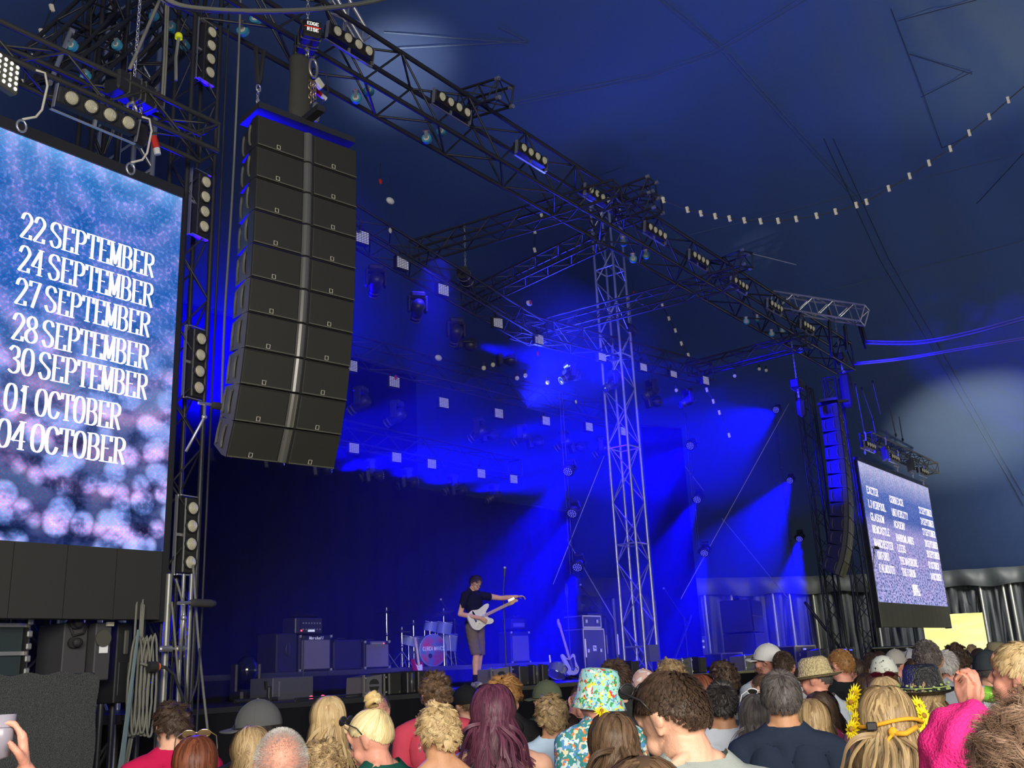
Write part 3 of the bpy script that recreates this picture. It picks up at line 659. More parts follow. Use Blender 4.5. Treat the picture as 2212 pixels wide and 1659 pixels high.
# ---- hoists
def chain_mb(mb, a, b, s=.05, r=.006, rx=.016):
    a = Vector(a); b = Vector(b); n = max(2, int((b-a).length/s)); F = frame_z(b-a)
    for k in range(n):
        T = Matrix.Translation(a.lerp(b, (k+.5)/n)) @ F @ Matrix.Rotation(k*PI/2, 4, 'Z')
        pts = [T @ Vector((rx*math.cos(q), 0, s*.66*math.sin(q))) for q in np.linspace(0, 2*PI, 9)[:-1]]; mb.tube(pts, r, 5, True)
    return mb
def hoist(label, loc, rz, up=1.4, sign=None, s=1, bag=True, tiltx=0):
    t = thing('chain_hoist', label, 'hoist', loc, rz); T = Matrix.Scale(s, 4)
    MB().box((0,0,0), (.56,.24,.24), T, bev=.025).build('motor_housing', BLK, t)
    f = MB()
    for x in (-.14,.0,.06,.2): f.box((x,0,0), (.012,.252,.252), T)
    f.build('housing_bands', GT, t)
    o = MB().box((.24,-.123,0), (.13,.006,.15), T).build('control_plate', GT, t); MB().box((.24,-.13,-.01), (.09,.004,.1), T).build('control_face', BLK, o)
    c = MB(); chain_mb(c, (0,0,.12*s), (0,.0,up), .05, .007); c.build('load_chain', STEEL, t, True)
    MB().tube([T @ Vector((.06*math.cos(a),0,-.2+.07*math.sin(a))) for a in np.linspace(0,2*PI,15)[:-1]], .014*s, 7, True).build('shackle', STEEL, t, True)
    MB().cyl((0,0,-.12*s), (0,0,-.15*s), .03*s).cyl((0,0,-.26*s), (0,0,-.34*s), .03*s).build('hook', STEEL, t)
    return t
h1 = hoist('black electric chain hoist hanging above the left video screen', at(288, 200, 8.5), rad(8), 1.6)
c = MB(); c2_ = MB()
for k in range(2): chain_mb(c, (.02+k*.09,0,-.12), (.03+k*.08,0,-.3), .04, .006)
c.build('slack_chain', STEEL, h1, True); MB().box((.12,.02,-.42), (.2,.14,.3), bev=.05).build('motor_cover', BLK, h1)
# the sign-ended hoist over the near array
ph = at(664, 88, 8.2); h2 = hoist('black chain hoist with a white and red name plate over the near line array', ph, rad(-118), 1.2)
pl = MB().box((.285,0,0), (.012,.23,.17), bev=.01).build('name_plate', BLK, h2)
for k, (tx, dz) in enumerate((('EDGE',.022),('RISE',-.062))):
    mb, wd = lettering(tx, .042, .036, .3, .18, .1, .002); mb.build('lettering', mat('plate_white', (.9,.9,.85), .5, emit=(1,1,.9), es=.5), h2, mw=Matrix.Translation((.294,-.07,dz)) @ Matrix.Rotation(PI/2, 4, 'Z'))
blk('red_line', (.294,0,-.004), (.004,.2,.008), mat('plate_red', (.9,.03,.02), .5, emit=(1,.05,.02), es=.5), h2)
pb_ = at(648, 195, 7.9); t = thing('chain_bag', 'grey-black canvas chain bag hanging above the near line array', 'bag', pb_)
mb = MB(); mb.lathe([(.0,.44),(.12,.43),(.15,.38),(.135,.1),(.15,-.3),(.14,-.4),(.08,-.47),(0,-.48)], 18, Matrix.Diagonal((1,.75,1,1))); mb.build('bag', mat('bag_canvas', (.05,.05,.04), .85, bump=.6, bscale=9), t, True)
MB().tube([(-.12,0,.42),(-.1,0,.55),(0,0,.62)], .01).tube([(.12,0,.42),(.1,0,.55),(0,0,.62)], .01).build('bag_strap', BLM, t)
pc2 = at(676, 195, 7.8); t = thing('hoist_chain', 'brass-coloured looped chain with steel shackles beside the chain bag', 'chain', pc2); c = MB()
for k in range(3): chain_mb(c, (-.05+k*.035,0,.12), (-.04+k*.035,0,-.2+.05*k), .055, .009, .02)
c.build('chain_loops', mat('brass_chain', (.55,.42,.25), .35, .9), t, True)
for z in (.3,-.27): MB().tube([(.06*math.cos(a)*(1 if z > 0 else .7)+(.0 if z > 0 else .05),0,z+.12*math.sin(a)) for a in np.linspace(0,2*PI,17)[:-1]], .018, 8, True).build('shackle', mat('shackle_grey', (.45,.43,.38), .4, .8), t, True)
MB().box((0,0,.16), (.12,.06,.1), Matrix.Rotation(.6,4,'Y'), bev=.01).build('hook_block', CREAM, t)
t = thing('power_plug', 'red and white power plug dangling right of the chain bag', 'plug', at(690, 202, 8)); MB().cyl((-.1,0,.02), (.02,0,-.01), .035).build('plug_body', REDP, t); MB().cyl((.02,0,-.01), (.1,0,-.03), .03).build('plug_nose', WHITEP, t)
MB().tube([(-.1,0,.02),(-.2,0,.1),(-.1,0,.3),(.1,0,.35),(.14,0,.1),(.05,0,-.1)], .012).build('lead', RUBBER, t, True)
t = thing('power_plug', 'red and white power plug dangling beside the left tower', 'plug', at(338, 320, 8.6)); MB().cyl((-.05,0,.12), (0,0,.0), .04).build('plug_body', REDP, t); MB().cyl((0,0,.0), (.02,0,-.07), .035).build('plug_nose', WHITEP, t)
# sling over the array's rear and rear chain
t = thing('array_sling', 'black sling with steel shackle and chain holding the back of the near line array', 'sling', at(558, 200, 8.6))
MB().tube([(-.06,0,.62),(-.02,0,.2),(.0,0,.12)], .03).tube([(.06,0,.62),(.02,0,.2),(.0,0,.12)], .03).build('sling_loop', RUBBER, t); c = MB(); chain_mb(c, (0,0,.05), (-.02,0,-.25), .045, .006); c.build('chain', STEEL, t, True)
MB().tube([(.03*math.cos(a),0,.06+.05*math.sin(a)) for a in np.linspace(0,2*PI,13)[:-1]], .011, 6, True).build('shackle', STEEL, t, True); MB().cyl((0,0,-.1),(0,0,-.18),.022).build('collar', STEEL, t)
# right-hand hoists
h3 = hoist('blue-lit chain hoist above the distant line array', at(1816, 775, 8.6), rad(10), 1.3, s=1.0)
MB().box((.0,-.05,-.95), (.3,.3,1.0), bev=.08).build('chain_bag', mat('bag_canvas', (.05,.05,.04), .85), h3); c = MB(); chain_mb(c, (.25,0,-.3), (.32,0,-1.2), .07, .014, .03); c.build('chain', STEEL, h3, True)
h4 = hoist('blue-lit chain hoist left of the distant line array', at(1722, 832, 8.9), rad(6), 1.3, s=1.0); MB().box((.12,0,-.6), (.3,.2,.5), bev=.08).build('chain_bag', mat('bag_canvas', (.05,.05,.04), .85), h4)
# ---- cables
def cable(name, label, pts, r, m=RUBBER, n=1, spread=.02, cat='cable', group=None):
    P = [Vector(p) for p in pts]; t = thing(name, label, cat, P[0], 0, group)
    for k in range(n):
        off = Vector((rng.uniform(-1,1), rng.uniform(-1,1), rng.uniform(-1,1)))*spread if n > 1 else Vector((0,0,0)); Q = []
        for i in range(len(P)-1):
            p0 = P[max(i-1,0)]; p1 = P[i]; p2 = P[i+1]; p3 = P[min(i+2,len(P)-1)]
            for s in range(6):
                u = s/6; Q.append(.5*((2*p1)+(-p0+p2)*u+(2*p0-5*p1+4*p2-p3)*u*u+(-p0+3*p1-3*p2+p3)*u**3)-P[0]+off)
        Q.append(P[-1]-P[0]+off); MB().tube(Q, r, 6).build('cable', m, t, True)
    return t
GC = mat('grey_cable', (.2,.2,.16), .6)
cable('cable_bundle', 'thick sagging bundle of grey-black cables across the top, over the near hoist', [at(330,-25,7.6), at(372,8,7.6), at(450,20,7.6), at(560,24,7.6), at(680,20,7.7), at(800,4,7.8), at(900,-25,7.9)], .016, GC, 7, .035)
cable('hanging_cable', 'pair of dark cables falling past the back of the near line array', [at(514,-10,8.6), at(507,180,8.6), at(495,430,8.6), at(478,700,8.6), at(470,960,8.6)], .013, GC, 2, .03)
cable('hanging_cable', 'pair of grey cables falling between the first hoist and the left tower', [at(362,5,8.8), at(358,120,8.8), at(350,260,8.8)], .015, GC, 2, .03)
cable('hanging_cable', 'slanting grey cable running up right from the first hoist', [at(280,150,8.5), at(345,0,8.5)], .02, GC)
cable('hanging_cable', 'single dark cable dropping from the left tower to the ground by the grey cap', [at(417,1220,8.9), at(430,1400,8.9), at(450,1590,8.9)], .014, GC)
cable('blue_lit_cable', 'upper bundle of cables running off right from the right tower', [atd(1870,741,25), atd(1980,742,24), atd(2090,722,23), atd(2230,684,22)], .02, GC, 4, .08)
cable('blue_lit_cable', 'lower bundle of cables running off right from the right tower', [atd(1850,787,25), atd(1960,775,24), atd(2080,755,23), atd(2230,730,22)], .02, GC, 3, .06)
for k, (a, b) in enumerate([((1704,872,10.5),(1455,1322,13)),((1225,1165,14),(1330,1345,12)),((1305,985,13),(1195,1262,14)),((1612,545,9),(1720,572,8)),((1560,1120,14),(1700,1290,14)),((1478,1005,14),(1520,1060,14))]):
    cable('guy_rope', ['long pale guy rope falling left from below the right hoist','guy rope crossing behind the microphones','guy rope falling from the middle lighting truss','short guy line at the tip of the rightmost outrigger','faint guy rope above the stacked speakers','short guy rope between the right lamp ladders'][k], [at(*a), at(*b)], .012, mat('guy_rope_grey', (.5,.5,.5), .7), cat='rope')
# ---- festoon strings
FB = mat('festoon_lamp', (.8,.75,.6), .5, emit=(1,.9,.65), es=.1)
def festoon(label, pts, d, rz=0):
    P = [atd(px, py, d) for px, py in pts]; t = thing('festoon_string', label, 'string lights', P[0])
    MB().tube([p-P[0] for p in P], .01, 5).build('cord', RUBBER, t)
    for p in P: blk('festoon_lamp', (0,0,0), (.06,.04,.115), FB, t, Matrix.Translation(p-P[0]) @ Matrix.Rotation(-.35, 4, 'Y'))
festoon('long string of small cream festoon lamps swooping across the canvas on the right', [(1433,432),(1485,453),(1514,461),(1545,467),(1576,472),(1608,476),(1643,478),(1681,477),(1720,473),(1764,466),(1805,457),(1850,443),(1872,436),(1920,407),(1965,380),(2007,352),(2053,321),(2094,287),(2137,252),(2178,216),(2220,180)], 17)
festoon('faint string of festoon lamps dropping behind the silver mast', [(1170,466),(1155,500),(1155,540)] , 22)
festoon('faint string of festoon lamps dropping to the right of the silver mast', [(1431,660),(1445,688),(1459,714),(1472,742),(1487,767),(1527,842),(1541,867),(1554,891),(1575,940)], 25)
festoon('faint string of festoon lamps at the upper left corner', [(125,-20),(112,17),(90,70),(68,124),(50,180)], 15)
# ---- lighting trusses over the stage
R1 = [(783,512,10.6),(870,568,10.86),(958,626,11.18),(1076,697,11.58),(1165,733,11.61),(1301,770,11.3),(1390,792,11.03),(1455,806,10.8),(1525,822,10.5)]
R2 = [(760,790,13.0),(852,825,13.1),(959,870,13.1),(1078,893,13.4),(1180,909,13.2),(1273,922,12.9),(1348,932,12.6)]
R3 = [(765,968,15),(857,988,15),(933,1002,15),(1040,1023,15),(1110,1035,15)]
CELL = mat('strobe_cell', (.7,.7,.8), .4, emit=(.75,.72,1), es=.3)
def strobe_master():
    t = thing('strobe_panel', 'x', 'stage light', (0,0,0)); MB().box((0,.05,0), (.27,.1,.25), bev=.012).build('housing', BLK, t); mb = MB()
    for i in range(5):
        for j in range(7): mb.box((-.1+.05*i, -.004, -.09+.03*j), (.038,.008,.013))
    o = mb.build('reflector_cells', CELL, t); o['kind'] = 'stuff'
    MB().box((0,.06,.17), (.03,.04,.12)).build('clamp', BLM, t); return t
SM = strobe_master(); first = True
rown = [('front lighting truss', R1), ('middle lighting truss', R2), ('rear lighting truss', R3)]
ordn = ['first','second','third','fourth','fifth','sixth','seventh','eighth','ninth']
for nm, Rw in rown:
    for k, p in enumerate(Rw):
        o = SM if first else copy_tree(SM); first = False
        o.location = at(*p); o.rotation_euler = (0,0,rad(-8)); tag(o, 'white-celled strobe panel on the %s, %s from the left' % (nm, ordn[k]), 'stage light', 'strobe panels on the '+nm)
def lt(label, a, b, n_, dz=.42, dy=.25):
    A_ = at(*a)+Vector((0,dy,dz)); B_ = at(*b)+Vector((0,dy,dz)); d = (B_-A_).normalized()*.4
    return truss('lighting_truss', label, 'truss', A_-d, B_+d, .45, .45, n_, BLM, .024, .011)
lt('black lighting truss over the stage front, left half with tilted lamps', (783,512,10.6), (1165,733,11.61), 12, .3)
lt('black lighting truss over the stage front, right half behind the silver mast', (1165,733,11.61), (1525,822,10.5), 14, .3)
lt('black lighting truss over the middle of the stage', R2[0], R2[-1], 16)
lt('black lighting truss over the back of the stage', R3[0], R3[-1], 10, .35)
# moving heads
def mh_master():
    t = thing('moving_head', 'x', 'stage light'); MB().box((0,0,.28), (.3,.24,.12), bev=.03).build('base', BLK, t)
    y = MB().box((-.17,0,.1), (.05,.14,.34), bev=.015).box((.17,0,.1), (.05,.14,.34), bev=.015).box((0,0,.23), (.38,.14,.05), bev=.015).build('yoke', BLK, t)
    T = Matrix.Rotation(rad(62), 4, 'X'); h = MB().lathe([(0,.2),(.1,.19),(.135,.12),(.13,-.05),(.1,-.12),(.1,-.3),(.085,-.3),(.08,-.27),(0,-.27)], 18, T).build('head', BLK, t, True)
    MB().lathe([(.104,-.17),(.104,-.2)], 18, T).lathe([(.104,-.25),(.104,-.28)], 18, T).build('head_ring', GT, h, True)
    MB().lathe([(0,-.31),(.05,-.3),(.082,-.28)], 16, T).build('lens', mat('dark_lens', (.03,.06,.12), .05, spec=1), h, True); return t
MH = mh_master(); fst = True
mh = [('front lighting truss', [(812,612,10.7),(902,668,11),(985,722,11.3),(1232,812,11.4),(1325,830,11.2),(1408,848,10.9),(1487,866,10.6)], .9),
      ('middle lighting truss', [(780,872,13),(857,900,13.1),(1035,935,13.3),(1128,945,13.3),(1220,957,13.1),(1302,972,12.8)], .95), ('rear lighting truss', [(800,1022,15),(880,1040,15),(978,1053,15),(1068,1072,15)], .9)]
for nm, lst, sc_ in mh:
    for k, p in enumerate(lst):
        o = MH if fst else copy_tree(MH); fst = False
        o.location = at(*p); o.scale = (sc_,)*3; o.rotation_euler = (0,0,rad(60 if p[1] > 760 and p[1] < 870 or p[1] > 1000 else (-35 if p[1] < 760 else 20))); tag(o, 'black moving head lamp hanging from the %s, %s from the left' % (nm, ordn[k]), 'stage light', 'moving heads on the '+nm)
# wash lights with blue beams
LEDB = mat('blue_led_cell', (.2,.2,1), .3, emit=(.1,.1,1), es=1.6)
def wash_master():
    t = thing('wash_light', 'x', 'stage light'); MB().box((0,.26,0), (.2,.1,.26), bev=.02).build('base', BLK, t)
    MB().tube([(-.15,-.02,0),(-.17,.1,0),(-.1,.2,0),(.1,.2,0),(.17,.1,0),(.15,-.02,0)], .02, 6).build('yoke', BLK, t)
    h = MB().lathe([(0,.14),(.08,.13),(.13,.05),(.135,-.05),(.12,-.06),(0,-.055)], 20, Matrix.Rotation(PI/2,4,'X') @ Matrix.Diagonal((1,1,-1,1))).build('head', BLK, t, True)
    mb = MB()
    for rr, n in ((0,1),(.045,6),(.088,12)):
        for k in range(n): mb.ell((rr*math.cos(2*PI*k/n), -.066, rr*math.sin(2*PI*k/n)), (.013,.008,.013), n=8, m=5)
    mb.build('led_cells', LEDB, h, True); return t
WM = wash_master(); fst = True
BL = (.003,.0,1.0)
washes = [('front lighting truss', [(1018,745,11.4,(1.2,-.6,-.1),1.0),(1105,777,11.5,(1.1,-.7,.1),1),(1245,810,11.4,(1.2,-.5,.15),.6),(1420,868,10.9,(1.0,-.5,.2),.5)]),
 ('middle lighting truss', [(1066,940,13.2,(1,-.5,.25),.9),(1165,955,13.2,(1,-.5,.2),.8),(1255,965,12.9,(1,-.5,.2),.7)]),
 ('rear lighting truss', [(490,978,14.5,(.8,-.7,.2),.5),(605,995,14.5,(.9,-.7,.15),.6),(708,1012,14.5,(1,-.7,.16),1.3),(820,1027,14.5,(1,-.65,.14),1.1),(895,1040,14.5,(1,-.6,.12),1.1),(1000,1058,14.5,(1,-.55,.1),1.1)]),
 ('left lamp ladder', [(1228,1016,12,(-.9,-.2,-.75),.9),(1237,1106,12,(-.9,-.2,-.8),.9),(1248,1222,12,(-.9,-.3,-.8),1)]),
 ('middle lamp ladder', [(1492,962,12,(-1,-.1,-.5),1),(1507,1077,12,(-1,-.1,-.75),1),(1522,1192,12,(-.9,-.2,-.8),1)]),
 ('right lamp ladder', [(1677,885,12,(-1,-.1,-.36),.9),(1707,1037,12,(-1,-.12,-.5),1.6),(1727,1162,12,(-.9,-.15,-.75),1.2)])]
for nm, lst in washes:
    for k, (px, py, Y, d, pw) in enumerate(lst):
        o = WM if fst else copy_tree(WM); fst = False
        p = at(px, py, Y); o.location = p; o.rotation_euler = Vector(d).to_track_quat('-Y', 'Z').to_euler()
        tag(o, 'blue-lit round wash light on the %s, %s' % (nm, (ordn[k]+' from the left') if 'truss' in nm else ['topmost','middle','lowest'][k]), 'stage light', 'wash lights on the '+nm)
        dv = Vector(d).normalized()
        light('wash_beam', 'SPOT', p+dv*.1, (9000 if 'ladder' in nm and 'right' not in nm else 12000 if 'ladder' in nm else 34000 if 'rear' in nm else 16000)*pw, BL, p+dv*3, spot_size=rad(22 if 'right' in nm else 23 if 'ladder' in nm else 17), spot_blend=.45, shadow_soft_size=.09)
for k, (nm, px, z1) in enumerate([('left', (1228,1016), 8.0), ('middle', (1492,962), 9.3), ('right', (1677,885), 9.85)]):
    p = at(*px, 12.2); tt = thing('lamp_ladder', 'thin black hanging ladder carrying the %s column of wash lights' % nm, 'ladder', (p.x,12.28,z1))
    for dx in (-.06,.06): rod('wire', (dx,0,0), (dx,0,3.8-z1 if nm == 'left' else 4.6-z1), .012, BLM, tt)
    z = 0
    while z > 4.6-z1: rod('rung', (-.06,0,z), (.06,0,z), .01, BLM, tt, 6); z -= .5
# big lamp and counterweights above
t = thing('hoist_barrel', 'dark round hoist body on top of the front lighting truss', 'hoist', at(1006, 600, 11.4), .5); MB().cyl((-.28,0,0), (.28,0,0), .13, n=20).build('barrel', BLK, t); MB().cyl((-.15,0,0),(-.13,0,0),.136,n=20).cyl((.13,0,0),(.15,0,0),.136,n=20).build('barrel_band', STEEL, t)
c = MB(); chain_mb(c, (0,0,.1), (.05,0,1.2), .06, .008); c.build('chain', STEEL, t, True)
t = thing('hoist_barrel', 'dark hoist body hanging right of the silver mast', 'hoist', at(1364, 712, 11), .2); MB().cyl((-.2,0,0), (.2,0,0), .1, n=18).build('barrel', BLK, t); c = MB(); chain_mb(c, (0,0,.1), (0,0,.9), .06, .008); c.build('chain', STEEL, t, True); MB().tube([(-.03,0,-.1),(-.12,0,-.35),(.1,0,-.4),(.1,0,-.1)], .015).build('cable_loop', RUBBER, t)
for k, (px, py, Y, m_) in enumerate([(822,392,10.5,REDP),(1123,604,11.5,REDP),(1146,853-200,11.5,REDP),(1369,632,11,REDP),(1162,764,11.5,REDP),(843,498,10.5,CREAM),(1244,868,13,YEL),(855,815,13,REDP)]):
    t = thing('rigging_tag', 'small %s rigging tag hanging over the stage, %s' % ({'red_plastic':'red','strap_cream':'cream','yellow_plastic':'yellow'}[m_.name], ['beside the near array','below the second cross truss','above the fourth strobe','beside the mast','under the fifth strobe','above the first moving head','above the middle truss','behind the middle truss'][k]), 'tag', at(px, py, Y)); MB().ell((0,0,0), (.035,.02,.05)).build('tag_body', m_, t); rod('string', (0,0,.04), (0,0,.35), .005, RUBBER, t, 5)
for k, (px, py, Y) in enumerate([(843,434,10.6),(947,773,12),(1143,655,11.6)]):
    t = thing('motor_label', 'pale oval hoist label hanging over the stage, '+['near the array','behind the front truss','near the second cross truss'][k], 'label', at(px, py, Y)); MB().ell((0,0,0), (.09,.05,.06)).build('label_plate', WHITEP, t, True); rod('wire', (0,0,.05), (0,0,.5), .006, RUBBER, t, 5)
# other small lamps (par cans) hanging between trusses
for k, (px, py, Y) in enumerate([(1045,795,12),(1065,788,12),(1117,817,12),(1135,811,12),(1183,826,12),(1640,797,10.5),(1655,800,10.5),(1587,812,10.5),(1461,843,11)]):
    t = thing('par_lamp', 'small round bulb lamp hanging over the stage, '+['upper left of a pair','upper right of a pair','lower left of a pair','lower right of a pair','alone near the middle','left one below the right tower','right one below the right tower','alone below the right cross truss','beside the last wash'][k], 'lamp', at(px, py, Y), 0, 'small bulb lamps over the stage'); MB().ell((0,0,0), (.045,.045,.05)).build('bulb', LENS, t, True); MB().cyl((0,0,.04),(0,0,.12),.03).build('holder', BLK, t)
# added blue fill spots without fixtures, for glow over the stage and on canvas
for k, (x, y, z, tx, ty, tz, e, sz) in enumerate([(10.2,15.2,6.8,9.0,9,7.9,13000,36),(12.6,15.8,6.6,11.5,9,6.6,1800,40),(8,12,6.0,5.8,8.6,6.5,3500,85)]):
    light('blue_fill', 'SPOT', (x,y,z), e, BL, (tx,ty,tz), spot_size=rad(sz), spot_blend=.7, shadow_soft_size=.25)
light('blue_stage_wash', 'SPOT', (12,10.6,9.0), 3000, (.02,.01,1), (12.5,13,2), spot_size=rad(46), spot_blend=.6, shadow_soft_size=.3)
light('blue_stage_wash', 'SPOT', (17,10.4,9.0), 1800, (.02,.01,1), (17.5,13,2), spot_size=rad(46), spot_blend=.6, shadow_soft_size=.3)
light('blue_roof_glow', 'SPOT', (17,12.5,7.5), 5200, (.03,.04,1), (17,4,14), spot_size=rad(110), spot_blend=1, shadow_soft_size=.4)
# white follow lamps that light the canvas
q_ = on_roof(862,150)
light('canvas_lamp', 'SPOT', tuple(q_+Vector((-.8,-1.6,-2.4))), 800, (1,1,.95), tuple(q_), spot_size=rad(52), spot_blend=.9, shadow_soft_size=.3)
light('canvas_lamp', 'SPOT', (30,3,3.2), 13000, (1,.92,.6), tuple(on_roof(2105,920)), spot_size=rad(40), spot_blend=1, shadow_soft_size=.2)
light('canvas_lamp', 'SPOT', (24,2,9.5), 500, (.8,1,.85), tuple(on_roof(2060,110)), spot_size=rad(70), spot_blend=1, shadow_soft_size=.2)
light('truss_white', 'SPOT', (22,3,3.5), 900, (1,1,.9), tuple(atd(1770,665,25.2)), spot_size=rad(9), spot_blend=.8, shadow_soft_size=.1)
light('mast_white', 'SPOT', (12,4,4), 220, (.85,.8,1), (18.9,11.2,7), spot_size=rad(22), spot_blend=.8, shadow_soft_size=.1)
light('guitarist_key', 'SPOT', (6,2.0,6.5), 1100, (1,.9,.95), (12.9,10.6,2.7), spot_size=rad(16), spot_blend=.8, shadow_soft_size=.1)
# ---- haze over the stage
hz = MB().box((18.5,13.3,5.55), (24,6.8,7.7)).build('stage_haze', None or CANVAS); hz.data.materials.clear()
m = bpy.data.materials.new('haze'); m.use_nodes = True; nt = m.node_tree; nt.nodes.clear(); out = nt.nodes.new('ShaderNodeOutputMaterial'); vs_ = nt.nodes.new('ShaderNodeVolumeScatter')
vs_.inputs['Color'].default_value = (.25,.25,1,1); vs_.inputs['Density'].default_value = .036; vs_.inputs['Anisotropy'].default_value = .25; nt.links.new(vs_.outputs[0], out.inputs['Volume']); hz.data.materials.append(m)  # scatter colour tinted blue, on top of the blue light in the air
tag(hz, 'thin blue-tinted, blue-lit stage haze filling the air over the stage', 'haze', kind='stuff')
# ================================================================ STAGE GEAR
def gx(px, Y, py=1430): return at(px, py, Y).x
def dist(px, Y): return math.hypot(gx(px, Y), Y)
def wpx(n, px, Y): return n*dist(px, Y)/2100
TOLEX = mat('amp_covering', (.025,.025,.03), .6, bump=.2, bscale=300)
CLG = mat('amp_grille_cloth', (.2,.19,.17), .85, bump=.3, bscale=500)
ALU = mat('case_aluminium', (.55,.55,.57), .35, .85)
CASE = mat('flight_case_panel', (.03,.03,.04), .35)
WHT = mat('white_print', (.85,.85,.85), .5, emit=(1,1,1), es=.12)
RZ = 1.98
rs = thing('drum_riser', 'low black cloth-skirted riser under the amplifiers and drum kit', 'riser', (13.6,12.6,SH))
for i in range(4): blk('riser_panel', (-3.6+i*2.4,1.2,.34), (2.39,2.4,.08), DECK, rs)
for i in range(4): drape('riser_skirt', (8.8+i*2.4,12.58), (11.2+i*2.4,12.58), SH, SH+.3, rs, CLOTH, .025, .4, (13.6,12.6,SH), 2)
YR = 12.9
def amp(label, px0, px1, y0z, h, Y, name='speaker_cabinet', head=None, z=RZ, txt=None, grille=True, dep=.36, rz=0, group=None):
    X0, X1 = gx(px0, Y), gx(px1, Y); W_ = X1-X0; t = thing(name, label, 'amplifier' if grille else 'speaker', ((X0+X1)/2, Y, z), rz, group)
    MB().box((0,dep/2,h/2), (W_,dep,h), bev=.02).build('cabinet', TOLEX, t)
    if grille: MB().box((0,-.004,h*.46), (W_*.86,.02,h*.8), bev=.008).build('grille_cloth', CLG, t)
    for s in (-1,1):
        c = MB()
        for zz in (.02,h-.02): c.box((s*(W_/2-.015),.0,zz), (.04,.03,.04))
        c.build('corner_guard', STEEL if grille else BLK, t)
    if txt: mb, wd = lettering(txt, .045, .04, .3, .14, .1, .02, .2); mb.build('lettering', WHT, t, mw=Matrix.Translation((-wd/2,0,h*.88)))
    MB().tube([(-.1,dep/2,h),(-.08,dep/2,h+.03),(.08,dep/2,h+.03),(.1,dep/2,h)], .01).build('carry_handle', RUBBER, t)
    return t
a1 = amp('tall bass cabinet with pale grille cloth and a white script badge', 646, 716, 0, .58, YR, txt='Marshall', rz=0)
X_ = gx(666, YR); rk = thing('amplifier_head', 'rack amplifier with glowing knobs and a red lamp on the bass cabinet', 'amplifier', (X_, YR, RZ+.6))
MB().box((0,.16,.13), (.58,.34,.26), bev=.015).build('case', CASE, rk); MB().box((.03,-.015,.13), (.44,.02,.22)).build('front_panel', BLK, rk)
for i in range(7):
    for j in range(2): MB().cyl((-.15+i*.06,-.03,.07+j*.1), (-.15+i*.06,-.045,.07+j*.1), .012).build('knob', STEEL, rk)
blk('red_lamp', (-.18,-.03,.05), (.025,.01,.025), mat('red_lamp_glow', (1,.05,.1), .5, emit=(1,.1,.2), es=2), rk); blk('display', (.03,-.03,.05), (.14,.01,.035), mat('display_glow', (.6,.7,.8), .5, emit=(.7,.75,1), es=.6), rk)
t = thing('cloth_cover', 'crumpled dark cover and cables lying on the amplifier rack', 'cover', (X_+.02, YR+.15, RZ+.865)); mb = MB(); mb.ell((0,0,.03), (.3,.15,.05)).ell((-.12,0,.07), (.09,.08,.06)).ell((.18,0,.06), (.12,.09,.04)); mb.build('cloth', CLOTH, t, True)
X_ = gx(630, YR); t = thing('speaker_cabinet', 'side-on blue-lit cabinet with an oval handle, left of the bass cabinet', 'speaker', (X_-.1, YR+.05, RZ)); MB().box((0,.2,.3), (.42,.5,.62), bev=.02).build('cabinet', TOLEX, t); MB().ell((.02,-.055,.36), (.05,.01,.11)).build('handle_recess', BLK, t)
amp('plain-backed dark monitor speaker between the two amplifiers', 721, 782, 0, .5, YR, grille=False); 
o = amp('small guitar combo amplifier with pale grille beside the drums', 787, 842, 0, .48, YR, 'guitar_amplifier')
MB().box((0,-.012,.43), (.36,.02,.07)).build('control_panel', mat('panel_grey', (.25,.24,.2), .4, .5), o)
for i in range(7): MB().cyl((-.14+i*.035,-.02,.43), (-.14+i*.035,-.035,.43), .01, n=8).build('knob', STEEL, o)
blk('pilot_lamp', (.14,-.025,.43), (.02,.01,.02), MATS['red_lamp_glow'], o)
amp('tall dark guitar cabinet right of the guitarist under an amplifier head', 1106, 1146, 0, .66, YR+.4)
X_ = gx(1124, YR+.4); t = thing('amplifier_head', 'small amplifier head with loose cables on the right-hand cabinet', 'amplifier', (X_, YR+.4, RZ+.7)); MB().box((0,.13,.12), (.5,.26,.23), bev=.02).build('case', TOLEX, t); MB().box((0,-.005,.1), (.4,.01,.08)).build('control_panel', CLG, t); MB().tube([(-.2,.1,.24),(-.1,.05,.3),(0,.1,.26),(.12,.08,.31),(.2,.1,.25)], .01).build('cable', RUBBER, t)
X_ = gx(610, 11.4); t = thing('stage_box', 'low blue-lit plywood box at the front left of the stage', 'box', (X_, 11.2, SH)); MB().box((0,.2,.15), (.72,.5,.3), bev=.01).build('panel', mat('painted_ply', (.1,.1,.12), .5), t); MB().box((-.25,-.052,.15), (.02,.006,.2)).build('edge_strip', ALU, t)
def mic_stand(label, px, Y, z, h, boom=None, rmat=BLM, round_=False, mic=True):
    t = thing('microphone_stand', label, 'microphone stand', (gx(px, Y), Y, z))
    for k in range(3): a = k*2*PI/3+.5; rod('leg', (0,0,.18), (.28*math.cos(a),.28*math.sin(a),.015), .009, rmat, t)
    rod('pole', (0,0,.02), (0,0,h), .011, rmat, t); MB().ell((0,0,h), (.028,.028,.035)).build('clutch', RUBBER, t)
    if boom:
        a = Vector((0,0,h)); b = Vector((0,0,h))+Vector(boom); c = a-(b-a)*.3; rod('boom', c, b, .008, rmat, t)
        if mic: d = (b-a).normalized(); MB().cyl(b, b+d*.14, .015, .022).build('microphone', BLK, t); MB().ell(b+d*.16, (.027,.027,.027)).build('microphone_grille', STEEL, t, True)
    return t
mic_stand('straight boom stand right in front of the guitarist, crossing his headstock', 1093, 10.4, SH, 1.45, (.05,0,.32))
mic_stand('small tripod stand in front of the bass cabinet', 655, 11.5, SH, .85)
